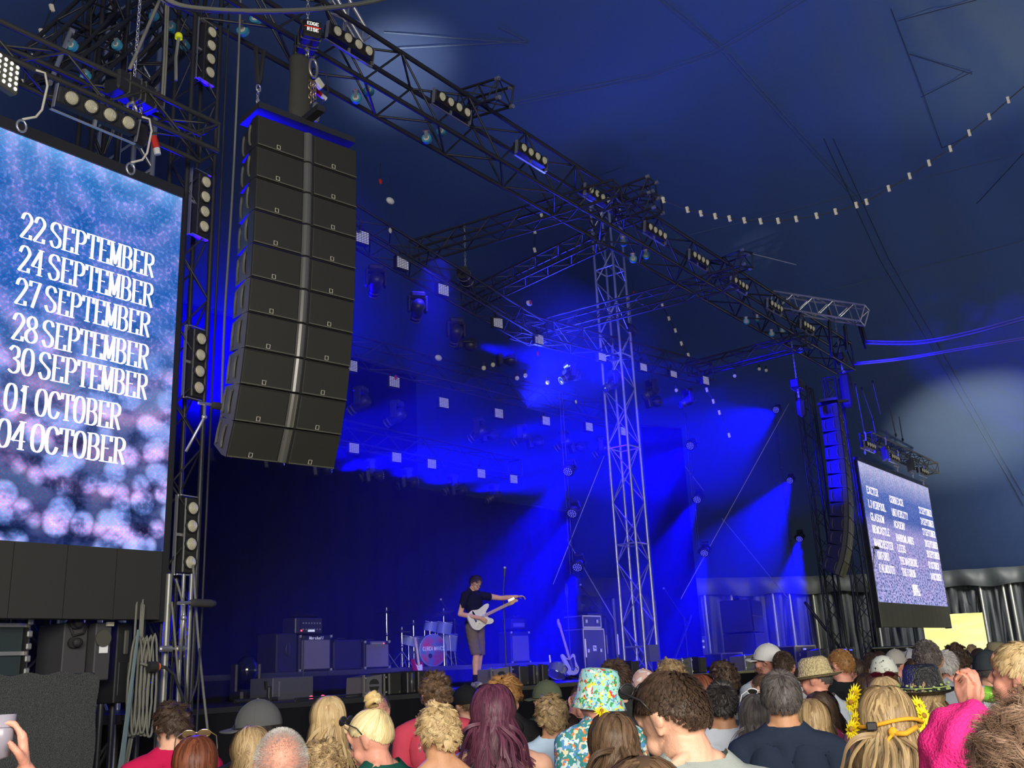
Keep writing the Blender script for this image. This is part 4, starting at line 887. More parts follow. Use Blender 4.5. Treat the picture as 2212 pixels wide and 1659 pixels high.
mic_stand('boom microphone stand leaning left in front of the flight cases', 1313, 12.0, SH, 1.3, (-.75,0,.55))
mic_stand('boom microphone stand leaning left in front of the open wing', 1487, 12.2, SH, 1.3, (-.8,0,.62))
mic_stand('low boom stand behind the drums', 985, 13.6, RZ, .9, (-.3,0,.3))
# drum kit
DX, DY = gx(925, 13.4), 13.4
dk = thing('drum_kit', 'blue drum kit with a painted bass drum head lettered with the band name', 'drum kit', (DX, DY, RZ), rad(-18)); SHELL = mat('drum_shell_blue', (.25,.3,.5), .25, .2); HEAD = mat('drum_head', (.6,.62,.7), .5)
MB().cyl((0,-.2,.3), (0,.24,.3), .29, n=32).build('bass_drum', SHELL, dk); MB().tube([(.295*math.cos(a),-.2,.3+.295*math.sin(a)) for a in np.linspace(0,2*PI,33)[:-1]], .016, 6, True).build('bass_drum_hoop', SHELL, dk, True)
art = mat('painted_head', (.6,.05,.08), .5, col2=(.03,.25,.45), nscale=4.5)
MB().cyl((0,-.21,.3), (0,-.212,.3), .285, n=32).build('painted_drum_head', art, dk)
mb, wd = lettering('CIRCA WAVES', .07, .045, .2, .14, .1, .004, .12); mb.build('lettering', WHT, dk, mw=Matrix.Translation((-wd/2,-.213,.3)))
MB().cyl((-.07,-.213,.2), (-.07,-.215,.2), .045).build('port_hole', BLK, dk)
for k, (x, y, z, r, h) in enumerate([(-.42,.0,.42,.17,.15),(.3,-.1,.62,.15,.2),(.5,.15,.3,.2,.3),(0.05,.0,.68,.13,.16)]):
    d = MB().cyl((x,y,z), (x+.03,y-.03,z+h), r, n=24).build(['snare_drum','rack_tom','floor_tom','rack_tom'][k], SHELL, dk); MB().cyl((x+.03,y-.03,z+h), (x+.031,y-.031,z+h+.006), r*1.02, n=24).build('drum_head', HEAD, d)
    MB().tube([(x+.03+r*1.03*math.cos(a),y-.03+r*1.03*math.sin(a),z+h) for a in np.linspace(0,2*PI,25)[:-1]], .008, 5, True).build('hoop', CHROME, d, True)
    for s in range(3): a = s*2.1; rod('tom_leg', (x+r*.9*math.cos(a),y+r*.9*math.sin(a),z+.05), (x+r*1.1*math.cos(a),y+r*1.1*math.sin(a),0), .008, CHROME, d, 6)
BRASS = mat('cymbal_bronze', (.45,.36,.25), .25, .9)
def cymbal(label, px, py, Y, r, z0, tilt=0, leg=True):
    p = at(px, py, Y); t = thing('cymbal_stand', label, 'cymbal', (p.x,Y,z0)); h = p.z-z0
    rod('pole', (0,0,.02), (0,0,h), .012, CHROME, t)
    for k in range(3): a = k*2*PI/3; rod('leg', (0,0,.3), (.28*math.cos(a),.28*math.sin(a),.01), .01, CHROME, t, 6)
    MB().lathe([(0,.035),(.03,.03),(.045,.012),(r*.5,.006),(r,-.012)], 28, Matrix.Translation((0,0,h)) @ Matrix.Rotation(tilt, 4, 'Y')).build('cymbal', BRASS, t, True); MB().cyl((0,0,h+.02), (0,0,h+.08), .012).build('wing_nut', CHROME, t); MB().ell((0,0,h*.6), (.025,.025,.04)).build('stand_joint', CHROME, t)
cymbal('high flat cymbal left of the drum kit', 835, 1322, 13.3, .24, RZ)
cymbal('wide low cymbal above the snare drum', 893, 1349, 13.4, .25, RZ)
cymbal('tilted high cymbal at the right of the drum kit', 958, 1323, 13.4, .23, RZ, -.35)
cymbal('small pair of hi-hats low at the left of the kit', 868, 1364, 13.2, .17, RZ)
# guitars
def solid(name, outline, th, m, parent, T=None, bev=True):
    mb = MB(); mb.prism(outline, -th/2, th/2, T); return mb.build(name, m, parent)
def spline(pts, n=6):
    P = [Vector(p).to_3d() for p in pts]; N_ = len(P); out = []
    for i in range(N_):
        p0, p1, p2, p3 = P[i-1], P[i], P[(i+1)%N_], P[(i+2)%N_]
        for s in range(n):
            u = s/n; q = .5*((2*p1)+(-p0+p2)*u+(2*p0-5*p1+4*p2-p3)*u*u+(-p0+3*p1-3*p2+p3)*u**3); out.append((q.x, q.y))
    return out
GB = spline([(0,-.205),(.1,-.19),(.16,-.11),(.145,-.02),(.135,.05),(.155,.12),(.14,.17),(.1,.175),(.06,.13),(.03,.115),(-.03,.115),(-.06,.14),(-.095,.2),(-.14,.215),(-.155,.16),(-.135,.07),(-.13,-.0),(-.155,-.1),(-.1,-.19)])
MAPLE = mat('maple_neck', (.62,.4,.2), .4)
def guitar(label, mw, body_m, neck=.46, s=1.0, bass=False, guard=None):
    t = thing('bass_guitar' if bass else 'electric_guitar', label, 'guitar'); t.matrix_world = mw
    T = Matrix.Scale(s, 4); solid('body', GB, .042, body_m, t, T)
    gp = spline([(.02,.09),(.1,.12),(.1,.02),(.06,-.1),(.0,-.13),(-.03,-.02),(-.06,.08),(-.1,.16),(-.06,.1)]); solid('pickguard', gp, .004, guard or WHITEP, t, T @ Matrix.Translation((0,-.024,0)))
    L = neck*s; n_ = MB().box((0,-.03,.08*s+L/2), (.05*s,.022,L), bev=.006).build('neck', MAPLE, t)
    fr = MB()
    for k in range(16): fr.box((0,-.042,.1*s+L*(1-.944**(k*1.6+1))), (.046*s,.003,.004))
    o = fr.build('frets', STEEL, n_)
    hp = spline([(-.02,0),(-.035,.06),(-.03,.15),(.005,.19),(.03,.17),(.02,.13),(.035,.08),(.025,0)]); h = solid('headstock', hp, .015, MAPLE, t, Matrix.Translation((0,-.026,.08*s+L)) @ Matrix.Scale(s*.95, 4))
    for k in range(4 if bass else 6): MB().cyl((-.03*s,-.03,.08*s+L+.03+k*.02*s*(1.4 if bass else 1)), (-.06*s,-.03,.08*s+L+.03+k*.02*s*(1.4 if bass else 1)), .006).build('tuning_peg', CHROME, h)
    st = MB()
    for k in range(4 if bass else 6): x = (-.018+.036*k/(3 if bass else 5))*s; st.cyl((x,-.045,-.1*s), (x,-.045,.08*s+L+.04), .0012, n=4)
    st.build('strings', STEEL, t)
    for z in (-.02,.03) if bass else (-.06,-.01,.045): MB().box((0,-.035,z*s), (.075*s,.014,.018), bev=.004).build('pickup', BLK if bass else WHITEP, t)
    MB().box((0,-.035,-.105*s), (.075*s,.014,.03), bev=.004).build('bridge', CHROME, t)
    for k in range(3): MB().cyl((.07*s+k*.018,-.025,-.06*s-k*.03), (.07*s+k*.018,-.045,-.06*s-k*.03), .011).build('knob', BLK if bass else WHITEP, t)
    return t
OW = mat('offwhite_lacquer', (.72,.7,.66), .25, spec=.7)
p = at(1232, 1440, 11.6); bs = guitar('white bass guitar with black scratchplate on a floor stand', Matrix.Translation((p.x,11.6,SH+.3)) @ Matrix.Rotation(rad(-20),4,'Z') @ Matrix.Rotation(rad(-8), 4, 'Y') @ Matrix.Rotation(rad(-12),4,'X'), OW, .62, 1.05, True, BLK)
t = thing('guitar_stand', 'small black stand holding the white bass guitar', 'stand', (p.x,11.75,SH)); MB().tube([(-.15,-.25,.01),(0,0,.08),(.15,-.25,.01)], .01).tube([(0,0,.08),(0,.2,.01)], .01).tube([(0,0,.05),(0,-.02,.5)], .01).tube([(-.08,-.2,.09),(.08,-.2,.09)], .012).build('stand_frame', BLM, t)
p = at(903, 1432, 12.5); guitar('dark red electric guitar leaning in front of the bass drum', Matrix.Translation((p.x,12.5,SH+.32)) @ Matrix.Rotation(rad(6), 4, 'Y') @ Matrix.Rotation(rad(-14),4,'X'), mat('dark_red_lacquer', (.4,.01,.03), .25), .4, .9)
# front monitors and fills
WG = mat('monitor_grey', (.16,.15,.17), .5)
def wedge(label, px, Y, wpx_, hpx, rz=0, two=False):
    w_ = wpx(wpx_, px, Y); h = wpx(hpx, px, Y); t = thing('stage_monitor', label, 'monitor speaker', (gx(px, Y), Y, SH), rz)
    mb = MB(); mb.prism([(-w_/2,0),(w_/2,0),(w_/2,h),(-w_/2*.9,h*.9)], 0, .4); mb.build('cabinet', WG, t)
    cx = 0
    for z, s in ((h*.66,1),(h*.34,-1)):
        pts = [(cx+.09*math.cos(a), z+s*(.07*math.sin(a)-.03)) for a in np.linspace(0,PI,12)]; MB().prism([(x, z_) for x, z_ in pts], -.004, .0).build('handle_recess', BLK, t)
    f = MB()
    for x in (-w_/2-.05,w_/2+.04): f.box((x,.0,h/2), (.015,.03,h)).box((x+.02,0,h*.85), (.05,.03,.02)).box((x+.02,0,h*.15), (.05,.03,.02))
    f.build('rigging_rail', STEEL, t); return t
def fill(label, px, Y, wpx_, hpx, curved=False, rz=0):
    w_ = wpx(wpx_, px, Y); h = wpx(hpx, px, Y); t = thing('fill_speaker', label, 'speaker', (gx(px, Y), Y, SH), rz)
    MB().box((0,.2,h/2), (w_,.4,h), bev=.015).build('cabinet', BLK, t)
    MB().box((0,-.006,h/2), (w_*.92,.014,h*.94), bev=.005).build('grille', GRILLE, t)
    if curved: MB().cyl((0,-.0,.02), (0,-.0,h-.02), w_*.18, n=14).build('waveguide', GR2, t, True)
    MB().box((w_*.3,-.015,h*.12), (.03,.004,.03)).build('badge', GT, t)
    return t
YF = 10.0
wedge('grey stage monitor with half-round handles at the stage front, left of the fill speakers', 808, YF, 44, 42)
fill('black front fill speaker, first from the left at the stage edge', 853, YF, 34, 44); fill('black front fill speaker with a round waveguide left of the tousled man', 888, YF, 22, 44, True); fill('black front fill speaker behind the tousled man', 913, YF, 26, 44)
wedge('blue-lit grey stage monitor right of the guitarist', 1082, YF, 44, 40, rad(-10))
fill('black front fill speaker, first of the pair right of the guitarist', 1131, YF, 30, 40); fill('black front fill speaker with a round waveguide, second of the pair right of the guitarist', 1158, YF, 18, 40, True); fill('black front fill speaker right next to the drum case', 1177, YF, 18, 40)
fill('black front fill speaker below the silver lattice mast', 1372, YF, 26, 34)
wedge('grey stage monitor right of the curly blond man', 1483, YF, 30, 32, two=True); fill('black fill speaker right of that curly-haired group', 1518, YF, 30, 32)
wedge('grey stage monitor just left of the white cap', 1620, YF, 40, 30)
# drum case, flight cases, racks on the right
t = thing('drum_case', 'tilted snare drum in an open case at the stage edge right of the fills', 'drum', (gx(1203,10.9),10.9,SH+.02)); T = Matrix.Translation((0,0,.17)) @ Matrix.Rotation(.6, 4, 'Y')
MB().cyl(T @ Vector((0,0,-.08)), T @ Vector((0,0,.08)), .17, n=24).build('drum_shell', STEEL, t, False); MB().lathe([(.175,.07),(.18,.09),(.17,.09)], 24, T).lathe([(.175,-.09),(.18,-.07),(.17,-.09)], 24, T).build('hoop', CHROME, t)
def fcase(label, px0, px1, Y, z, h, rz=0, dep=.5, lab=True):
    X0, X1 = gx(px0, Y), gx(px1, Y); w_ = X1-X0; t = thing('flight_case', label, 'flight case', ((X0+X1)/2, Y, z), rz); MB().box((0,dep/2,h/2), (w_,dep,h)).build('panel', CASE, t)
    e = MB()
    for x in (-w_/2,w_/2): e.box((x,0,h/2), (.03,.03,h)); e.box((x,dep/2,h), (.03,dep,.03))
    for z_ in (0.01,h): e.box((0,0,z_), (w_,.03,.03))
    e.build('edge_trim', ALU, t)
    for x in (-w_*.3,w_*.3): MB().box((x,-.012,h*.55), (.08,.015,.08), bev=.01).build('latch', STEEL, t)
    if lab: MB().box((0,-.012,h*.6), (.14,.006,.12)).build('stencil_plate', WHT, t); MB().box((.02,-.017,h*.6), (.06,.004,.02)).box((-.03,-.017,h*.6+.02), (.02,.004,.05)).build('stencil_mark', BLK, t)
    return t
fcase('large flight case with a white stencil plate behind the bass guitar', 1263, 1308, 12.6, SH, 1.05); fcase('flight case with a mixer on top of the large one', 1264, 1303, 12.6, SH+1.08, .26, lab=False)
t = thing('mixing_desk', 'small mixing desk and screens on top of the flight cases', 'mixer', (gx(1280,12.8),12.8,SH+1.37)); MB().box((0,0,.04), (.6,.3,.08), Matrix.Rotation(.2,4,'X'), bev=.01).build('desk', BLK, t); MB().box((-.1,.1,.2), (.18,.02,.14), bev=.005).build('small_screen', BLK, t); MB().ell((.1,0,.16), (.05,.05,.06)).build('headphones', BLK, t)
fcase('wide low flight case with bright edges at the right of the stage', 1450, 1508, 11.6, SH, .3); fcase('low dark flight case left of the white cap', 1560, 1605, 12, SH, .4, lab=False)
t = thing('equipment_rack', 'rack of playback gear with small lit screens on the right wing', 'rack', (gx(1518,13),13,SH)); MB().box((0,.25,.45), (.6,.5,.9), bev=.01).build('rack_case', CASE, t)
LCD = mat('rack_screen', (.3,.35,.3), .4, emit=(.45,.5,.42), es=.45)
for k in range(5):
    o = MB().box((.02,-.01,.12+k*.16), (.5,.02,.14), bev=.004).build('rack_unit', BLK, t)
    MB().box((.1,-.024,.12+k*.16), (.12,.005,.06)).build('unit_display', LCD if k > 2 else BLK, o)
    for q in range(4): MB().cyl((-.2+q*.05,-.02,.12+k*.16), (-.2+q*.05,-.035,.12+k*.16), .012, n=8).build('knob', STEEL, o)
blk('red_button', (.12,-.025,.13), (.03,.01,.03), MATS['red_lamp_glow'], t); MB().box((-.05,.1,.95), (.4,.3,.08), bev=.02).box((.05,.1,1.03), (.3,.05,.12), bev=.02).build('console_top', BLK, t); MB().tube([(0,.1,1),(0,.1,1.25),(.1,.1,1.25)], .01).ell((-.06,.1,1.25), (.05,.04,.04)).ell((.12,.1,1.25), (.03,.03,.03)).build('gooseneck_lamp', BLK, t)
for k, (px, py0, py1) in enumerate([(1309,1372,1412),(1334,1370,1414),(1187,1415,1440),(1264,1380,1420)]):
    Y = 12.3; a, b = at(px, py0, Y), at(px+3, py1, Y); t = thing('pale_tube', 'thin pale upright tube at the back of the stage, '+['right of the flight case','right of the boom stand','behind the fill speakers','left of the flight case'][k], 'tube', (b.x,Y,b.z-.5)); rod('tube', (0,0,.5), a-b+Vector((0,0,.5)), .014, mat('pale_tube', (.7,.65,.8), .4, emit=(.8,.7,1), es=.35), t); rod('stand', (0,0,max(SH-b.z+.5,0)), (0,0,.5), .012, BLK, t)
t = thing('reflector_stand', 'three black round heads on a tall stand at the right wing', 'stand', (gx(1607,14),14,SH)); rod('pole', (0,0,0), (0,0,1.9), .02, BLM, t)
for k in range(3): a = k*2.1; rod('leg', (0,0,.25), (.3*math.cos(a),.3*math.sin(a),.01), .012, BLM, t)
for (px, py, r) in ((1592,1297,.15),(1607,1358,.13),(1586,1363,.1)): p = at(px, py, 14)-Vector(t.location); MB().ell(p, (r,r*.6,r*1.05), n=20, m=12).build('round_head', mat('glossy_black', (.01,.01,.012), .12, spec=.8), t, True); rod('arm', p, (0,0,p.z-.1), .012, BLM, t)
t = thing('paddle_stand', 'black paddle-shaped reflector on a thin stand behind the bass guitar', 'stand', (gx(1233,12.8),12.8,SH)); rod('pole', (0,0,0), (0,0,1.75), .012, BLM, t); MB().ell((0,0,1.9), (.06,.02,.16)).build('paddle', BLK, t); rod('cross_bar', (-.25,0,1.45), (.1,0,1.45), .01, BLM, t)
# stacked speakers on the right wing
X0, X1 = gx(1622, 12.4), gx(1672, 12.4); 
for k, (z, h) in enumerate(((SH,.95),(SH+.97,.92))):
    t = thing('stacked_speaker', ['lower','upper'][k]+' of the two big black stacked side-fill speakers', 'speaker', ((X0+X1)/2,12.4,z), rad(12)); w_ = (X1-X0)*.92
    MB().box((0,.45,h/2), (w_,.9,h), bev=.02).build('cabinet', BLK, t)
    for q in range(2): MB().box((0,-.008,h*(.26+.48*q)), (w_*.94,.015,h*.44), bev=.006).build('grille', mat('dark_grille', (.02,.02,.025), .6), t)
    for s in (-1,1): MB().box((s*(w_/2+.01),.05,h/2), (.03,.06,h*.98)).build('rigging_rail', STEEL if s > 0 else BLM, t)
    for q in range(2): MB().box((w_/2+.006,.4,h*(.3+.4*q)), (.02,.2,.1), bev=.01).build('side_handle', GT, t)
# wing clutter near the right tower
for k, (px, py, Y, s) in enumerate([(1783,1392,10.2,.42),(1840,1402,9.9,.3)]):
    t = wedge(['grey stage monitor by the right tower, propped on a case','small grey monitor at the foot of the right tower'][k], px, Y, 36, 30)
fcase('black case under the right tower monitors', 1720, 1765, 10.6, SH, .5, lab=False)
cable('black_strut', 'black strut leaning from the stacked speakers down to the right tower', [at(1738,1300,11), at(1800,1380,10.4), at(1815,1402,10.3)], .04, BLM, cat='strut')
cable('black_strut', 'black strut leaning behind the right microphone stand', [at(1492,1330,12.4), at(1450,1440,12.2)], .04, BLM, cat='strut')
t = thing('dark_barrier', 'low black-draped barrier under the right video screen', 'barrier', (gx(1935,9.0),9.0,0)); drape('barrier_cloth', (gx(1885,9),9.0), (gx(1985,9),9.0), 0, 1.95, t, CLOTH, .05, .7, (gx(1935,9.0),9.0,0), 3); rod('top_rail', (gx(1885,9)-gx(1935,9),0,1.95), (gx(1985,9)-gx(1935,9),0,1.95), .04, BLM, t)
for k, px in enumerate((1738,1825,1838)): 
    t = thing('blue_marker_lamp', 'tiny bright blue marker lamp near the right tower foot, '+['left','middle','right'][k], 'lamp', at(px, 1402+k, 9.6)); MB().box((0,0,0), (.14,.03,.03)).build('lamp_strip', LEDB, t); MB().box((0,.03,0), (.18,.03,.06)).build('lamp_back', BLK, t)
# ---- under the left screen
DG = mat('dark_teal_panel', (.03,.045,.05), .5); GX = mat('side_speaker_grey', (.07,.07,.075), .5)
def bx3(name, label, cat, px0, px1, py0, py1, Y, dep, m, parts=None):
    a = at(px0, py1, Y); b = at(px1, py0, Y); t = thing(name, label, cat, ((a.x+b.x)/2,Y,a.z)); w_, h = b.x-a.x, b.z-a.z
    MB().box((0,dep/2,h/2), (w_,dep,h), bev=.01).build('cabinet', m, t); return t, w_, h
def ground_legs(t, w_, dep):
    for x in (-w_*.4,w_*.4): rod('leg', (x,dep/2,0), (x,dep/2,-t.location.z+.0), .03, BLM, t)
t, w_, h = bx3('side_panel', 'dark teal panel with a pale rail at the far left under the screen', 'panel', -40, 54, 1345, 1470, 9.3, .3, DG); blk('pale_rail', (0,-.02,h*.45), (w_,.03,.035), STEEL, t); blk('pale_rail', (0,-.02,h*.95), (w_,.03,.035), STEEL, t); ground_legs(t, w_, .3)
t, w_, h = bx3('equipment_rack', 'narrow rack with metal hooks right of the teal panel', 'rack', 54, 68, 1345, 1470, 9.2, .3, BLK); ground_legs(t, w_, .3)
for k in range(6): MB().box((-.01,-.02,.08+k*.11), (.05,.03,.06), bev=.01).build('metal_hook', STEEL, t)
p0 = at(100, 1400, 9.6); truss('stage_lattice', 'blue-lit lattice glimpsed under the left video screen', 'truss', (p0.x,10.2,0), (p0.x,10.2,3.0), .4, .4, 8, BLM, .03, .02, up=(0,1,0)); light('blue_gap_light', 'SPOT', (p0.x+1,11.4,2.6), 260, BL, (p0.x,9.6,2.2), spot_size=1.4)
for k, (x0, x1, y0, y1, lab, Y) in enumerate([(131,192,1345,1462,'grey side-on speaker with casters under the left screen',9.25),(200,243,1345,1470,'grey speaker with a white label and round port under the left screen',9.15),(244,288,1345,1520,'dark speaker with a long bar handle beside the cable coil',9.3)]):
    t, w_, h = bx3('subwoofer', lab, 'speaker', x0, x1, y0, y1, Y, .5, GX if k < 2 else BLK); ground_legs(t, w_, .5)
    if k == 0:
        for z in (h*.62,h*.98): MB().cyl((-w_*.2,-.03,z), (-w_*.2,-.06,z), .05, n=16).ell((-w_*.1,-.08,z), (.05,.04,.045)).build('caster_wheel', RUBBER, t)
        MB().tube([(-w_*.4,-.02,h),(-w_*.2,-.04,h*.75),(w_*.2,-.04,h*.8),(w_*.45,-.02,h)], .012).build('cable', RUBBER, t, True)
    if k == 1: MB().cyl((-.02,-.02,h*.72), (-.02,-.04,h*.72), .08, n=18).build('port_ring', GT, t); MB().box((.0,-.012,h*.55), (.09,.004,.09)).build('label', WHT, t); MB().box((.04,-.03,h*.97), (.07,.03,.04)).build('corner_bracket', CREAM, t)
    if k == 2: MB().box((0,-.03,h*.75), (.05,.03,.24), bev=.01).build('bar_handle', GT, t); MB().tube([(-w_*.3,-.01,h*.1),(-w_*.3,-.01,h*.5),(w_*.3,-.01,h*.5),(w_*.3,-.01,h*.1)], .006).build('raised_edge', GT, t)
# scrim
GPOLE = mat('dull_pole', (.3,.31,.28), .45, .6)
sc_m = mat('scrim_mesh', (.045,.048,.05), .95, bump=1, bscale=160, col2=(.16,.17,.17), nscale=220, spec=.1)
a = at(-30, 1459, 7.9); b = at(214, 1459, 7.9); t = thing('scrim_panel', 'speckled black mesh scrim stretched over a frame at the lower left', 'scrim', ((a.x+b.x)/2,7.9,0)); w_ = b.x-a.x
N_ = 26; V = []; F = []
for j in range(N_+1):
    for i in range(N_+1):
        u = i/N_; v = j/N_; x = (u-.5)*w_; z = v*a.z; z -= (.06*max(0, u-.85)/.15)**1 * (v > .9)*.8; V.append((x, -.02*math.sin(u*9)*(1-v)-.015*math.sin(v*23+u*4), z+.012*math.sin(u*22)*(v > .97)))
for j in range(N_):
    for i in range(N_): F.append((j*(N_+1)+i, j*(N_+1)+i+1, (j+1)*(N_+1)+i+1, (j+1)*(N_+1)+i))
link('mesh_cloth', _mesh(V, F, 'mesh_cloth', True), sc_m, t); rod('frame_post', (w_/2-.02,.05,0), (w_/2-.02,.05,a.z-.03), .025, BLM, t); rod('frame_rail', (-w_/2,.05,a.z-.03), (w_/2-.02,.05,a.z-.03), .025, BLM, t)
# cable coil and loom at the tower foot
cc = at(306, 1480, 8.7); t = thing('cable_coil', 'hanging coil of thick grey cable left of the near tower', 'cable', cc)
for k in range(8):
    o_ = (k-3.5)*.018; h = .42+.06*rng.rand(); pts = [(o_*1.5+.04*math.cos(a)*(1+.25*rng.rand()), -.03*math.sin(k*2.1), (h*math.sin(a))-.05*abs(math.cos(a))) for a in np.linspace(0,2*PI,25)[:-1]]
    MB().tube(pts, .012, 6, True).build('cable_loop', GC, t, True)
MB().tube([(-.06,-.05,.2),(0,-.07,.18),(.06,-.05,.2)], .014).build('tie', GC, t)
cable('cable_loom', 'loom of many grey cables rising from the ground to the left screen', [at(255,1700,8.8), at(282,1560,8.8), at(292,1470,8.8), at(300,1345,8.85), at(303,1300,8.9)], .011, GC, 7, .03)
t = thing('webbing_strap', 'pale blue-grey ratchet strap beside the cable loom', 'strap', at(275,1560,8.6)); q = at(258,1690,8.6)-at(275,1560,8.6); q0 = at(300,1360,8.6)-at(275,1560,8.6); MB().add([tuple(q0+Vector((-.008,0,0))),tuple(q0+Vector((.008,0,0))),tuple(q+Vector((.022,0,0))),tuple(q+Vector((-.022,0,0))),tuple(q0+Vector((-.015,.006,0))),tuple(q0+Vector((.015,.006,0))),tuple(q+Vector((.03,.006,0))),tuple(q+Vector((-.03,.006,0)))], [(0,1,2,3),(4,7,6,5),(0,4,5,1),(1,5,6,2),(2,6,7,3),(3,7,4,0)]).build('webbing', mat('pale_webbing', (.16,.23,.24), .8), t)
for k, (px, r, m_, lab) in enumerate([(358,.034,GPOLE,'dark steel pole in front of the near tower'),(387,.02,GPOLE,'thinner steel pole in front of the near tower'),(404,.022,GPOLE,'third steel pole at the right of the near tower')]):
    a = at(px+(8 if k == 0 else 10), 1240, 8.9); t = thing('scaffold_pole', lab, 'pole', (a.x,8.9,0)); rod('tube', (0,0,0), (0,0,a.z), r, m_, t); MB().cyl((0,0,.9),(0,0,.98),r*1.25).build('pole_collar', BLM, t)
p = at(352, 1402, 8.8); t = thing('pole_clamp', 'steel scaffold clamps joining the three poles', 'clamp', p); MB().cyl((-.06,-.05,0), (.06,-.05,0), .03).cyl((.12,-.05,0), (.2,-.05,0), .028).box((.08,-.05,0), (.3,.02,.02)).build('clamp_body', STEEL, t)
p = at(337, 1440, 8.6); t = thing('cable_connector', 'black connector with red and yellow rings beside the near tower', 'connector', p); MB().cyl((-.08,0,0), (.0,0,0), .05, n=14).build('socket', RUBBER, t); MB().cyl((.0,0,0), (.018,0,0), .04, n=14).build('red_ring', REDP, t); MB().cyl((.018,0,0), (.03,0,0), .035, n=14).build('yellow_ring', mat('orange_ring', (.8,.4,.02), .4), t); MB().tube([(.03,0,0),(.1,0,-.01),(.2,0,-.08),(.3,.02,-.25),(.36,.03,-.4)], .016).build('lead', RUBBER, t, True)
for k, pts in enumerate([[(397,1380),(402,1500),(412,1600)],[(371,1300),(384,1450),(392,1560)],[(432,1400),(426,1470),(410,1520)],[(380,1250),(400,1330),(398,1420)]]):
    cable('loose_cable', ['first loose cable down the near tower foot','thin loose cable crossing the near tower poles','curved cable at the right of the near tower foot','short loose cable under the lowest blinder'][k], [at(px,py,8.75) for px,py in pts], .012, GC if k % 2 else RUBBER)
# shotgun microphones
def shotgun(label, px, py, Y, rz, base):
    p = at(px, py, Y); t = thing('shotgun_microphone', label, 'microphone', p, rz); MB().lathe([(0,-.17),(.03,-.165),(.04,-.12),(.042,.1),(.03,.16),(0,.17)], 14, Matrix.Rotation(PI/2, 4, 'Y')).build('windshield', mat('foam_grey', (.05,.05,.05), .9), t, True); MB().cyl((-.17,0,0), (-.32,0,-.01), .018).build('body', STEEL, t)
    MB().tube([(-.24,0,0),(-.24,0,-.15),(-.24-base,0,-.55)], .015).build('arm', STEEL, t, True); MB().ell((-.24,0,-.15), (.03,.03,.03)).build('swivel', STEEL, t)
shotgun('dark foam-covered microphone on an arm below the near line array', 484, 880, 8.6, 0, .2)
shotgun('dark foam-covered microphone on the near tower beside the backdrop', 438, 1303, 8.7, rad(8), .02)
shotgun('small dark microphone in front of the right video screen', 1893, 1183, 8.2, 0, .25)
# footlights and bits on the stage edge
t = thing('floor_moving_head', 'dark moving head lamp standing on the stage floor behind the near tower', 'stage light', (gx(532,12),12,SH)); MB().box((0,0,.08), (.36,.3,.16), bev=.03).build('base', BLK, t); MB().box((-.2,0,.32), (.05,.15,.4), bev=.02).box((.2,0,.32), (.05,.15,.4), bev=.02).build('yoke', BLK, t); MB().ell((0,0,.42), (.16,.17,.2), n=18, m=12).build('head', MATS['glossy_black'], t, True)
t = thing('gooseneck_clamp', 'small black clamp standing up at the stage edge beside the plywood box', 'clamp', (gx(583,10),10,SH)); MB().box((0,0,.1), (.05,.05,.2), bev=.01).box((-.02,0,.22), (.03,.03,.1), Matrix.Rotation(-.15,4,'Y')).build('clamp_body', BLK, t); MB().cyl((-.5,.0,.05), (.12,0,.05), .025).build('bar', BLM, t)
for k, px in enumerate((673,698)): t = thing('red_marker', 'small glowing red marker on the stage floor, '+['left','right'][k], 'lamp', (gx(px,10.3),10.3,SH)); MB().ell((0,0,.03), (.03,.03,.025)).build('marker_cap', MATS['red_lamp_glow'], t, True); MB().cyl((0,0,0),(0,0,.01),.035).build('marker_foot', BLK, t)
cable('stage_cable', 'cables snaking along the stage edge left of the monitors', [Vector((gx(640,10),10,SH+.02)), Vector((gx(690,10.1),10.1,SH+.02)), Vector((gx(740,9.95),9.95,SH+.02)), Vector((gx(790,10.1),10.1,SH+.02))], .012, RUBBER, 2, .02)
# ================================================================ PEOPLE
def capsule(mb, a, b, ra, rb=None, n=12):
    a = Vector(a); b = Vector(b); rb = ra if rb is None else rb; d = b-a; L = max(d.length, 1e-5); F = Matrix.Translation(a) @ frame_z(d); prof = []
    for k in range(5): t = PI/2*(1-k/4); prof.append((max(ra*math.cos(t),1e-4), -ra*math.sin(t)))
    for k in range(5): t = PI/2*k/4; prof.append((max(rb*math.cos(t),1e-4), L+rb*math.sin(t)))
    vs = []; fs = []
    for (r, z) in prof:
        for i in range(n): t = 2*PI*i/n; vs.append(tuple(F @ Vector((r*math.cos(t), r*math.sin(t), z))))
    for j in range(len(prof)-1):
        for i in range(n): fs.append((j*n+i, j*n+(i+1)%n, (j+1)*n+(i+1)%n, (j+1)*n+i))
    fs += [tuple(range(n))[::-1], tuple(range((len(prof)-1)*n, len(prof)*n))]; mb.add(vs, fs)
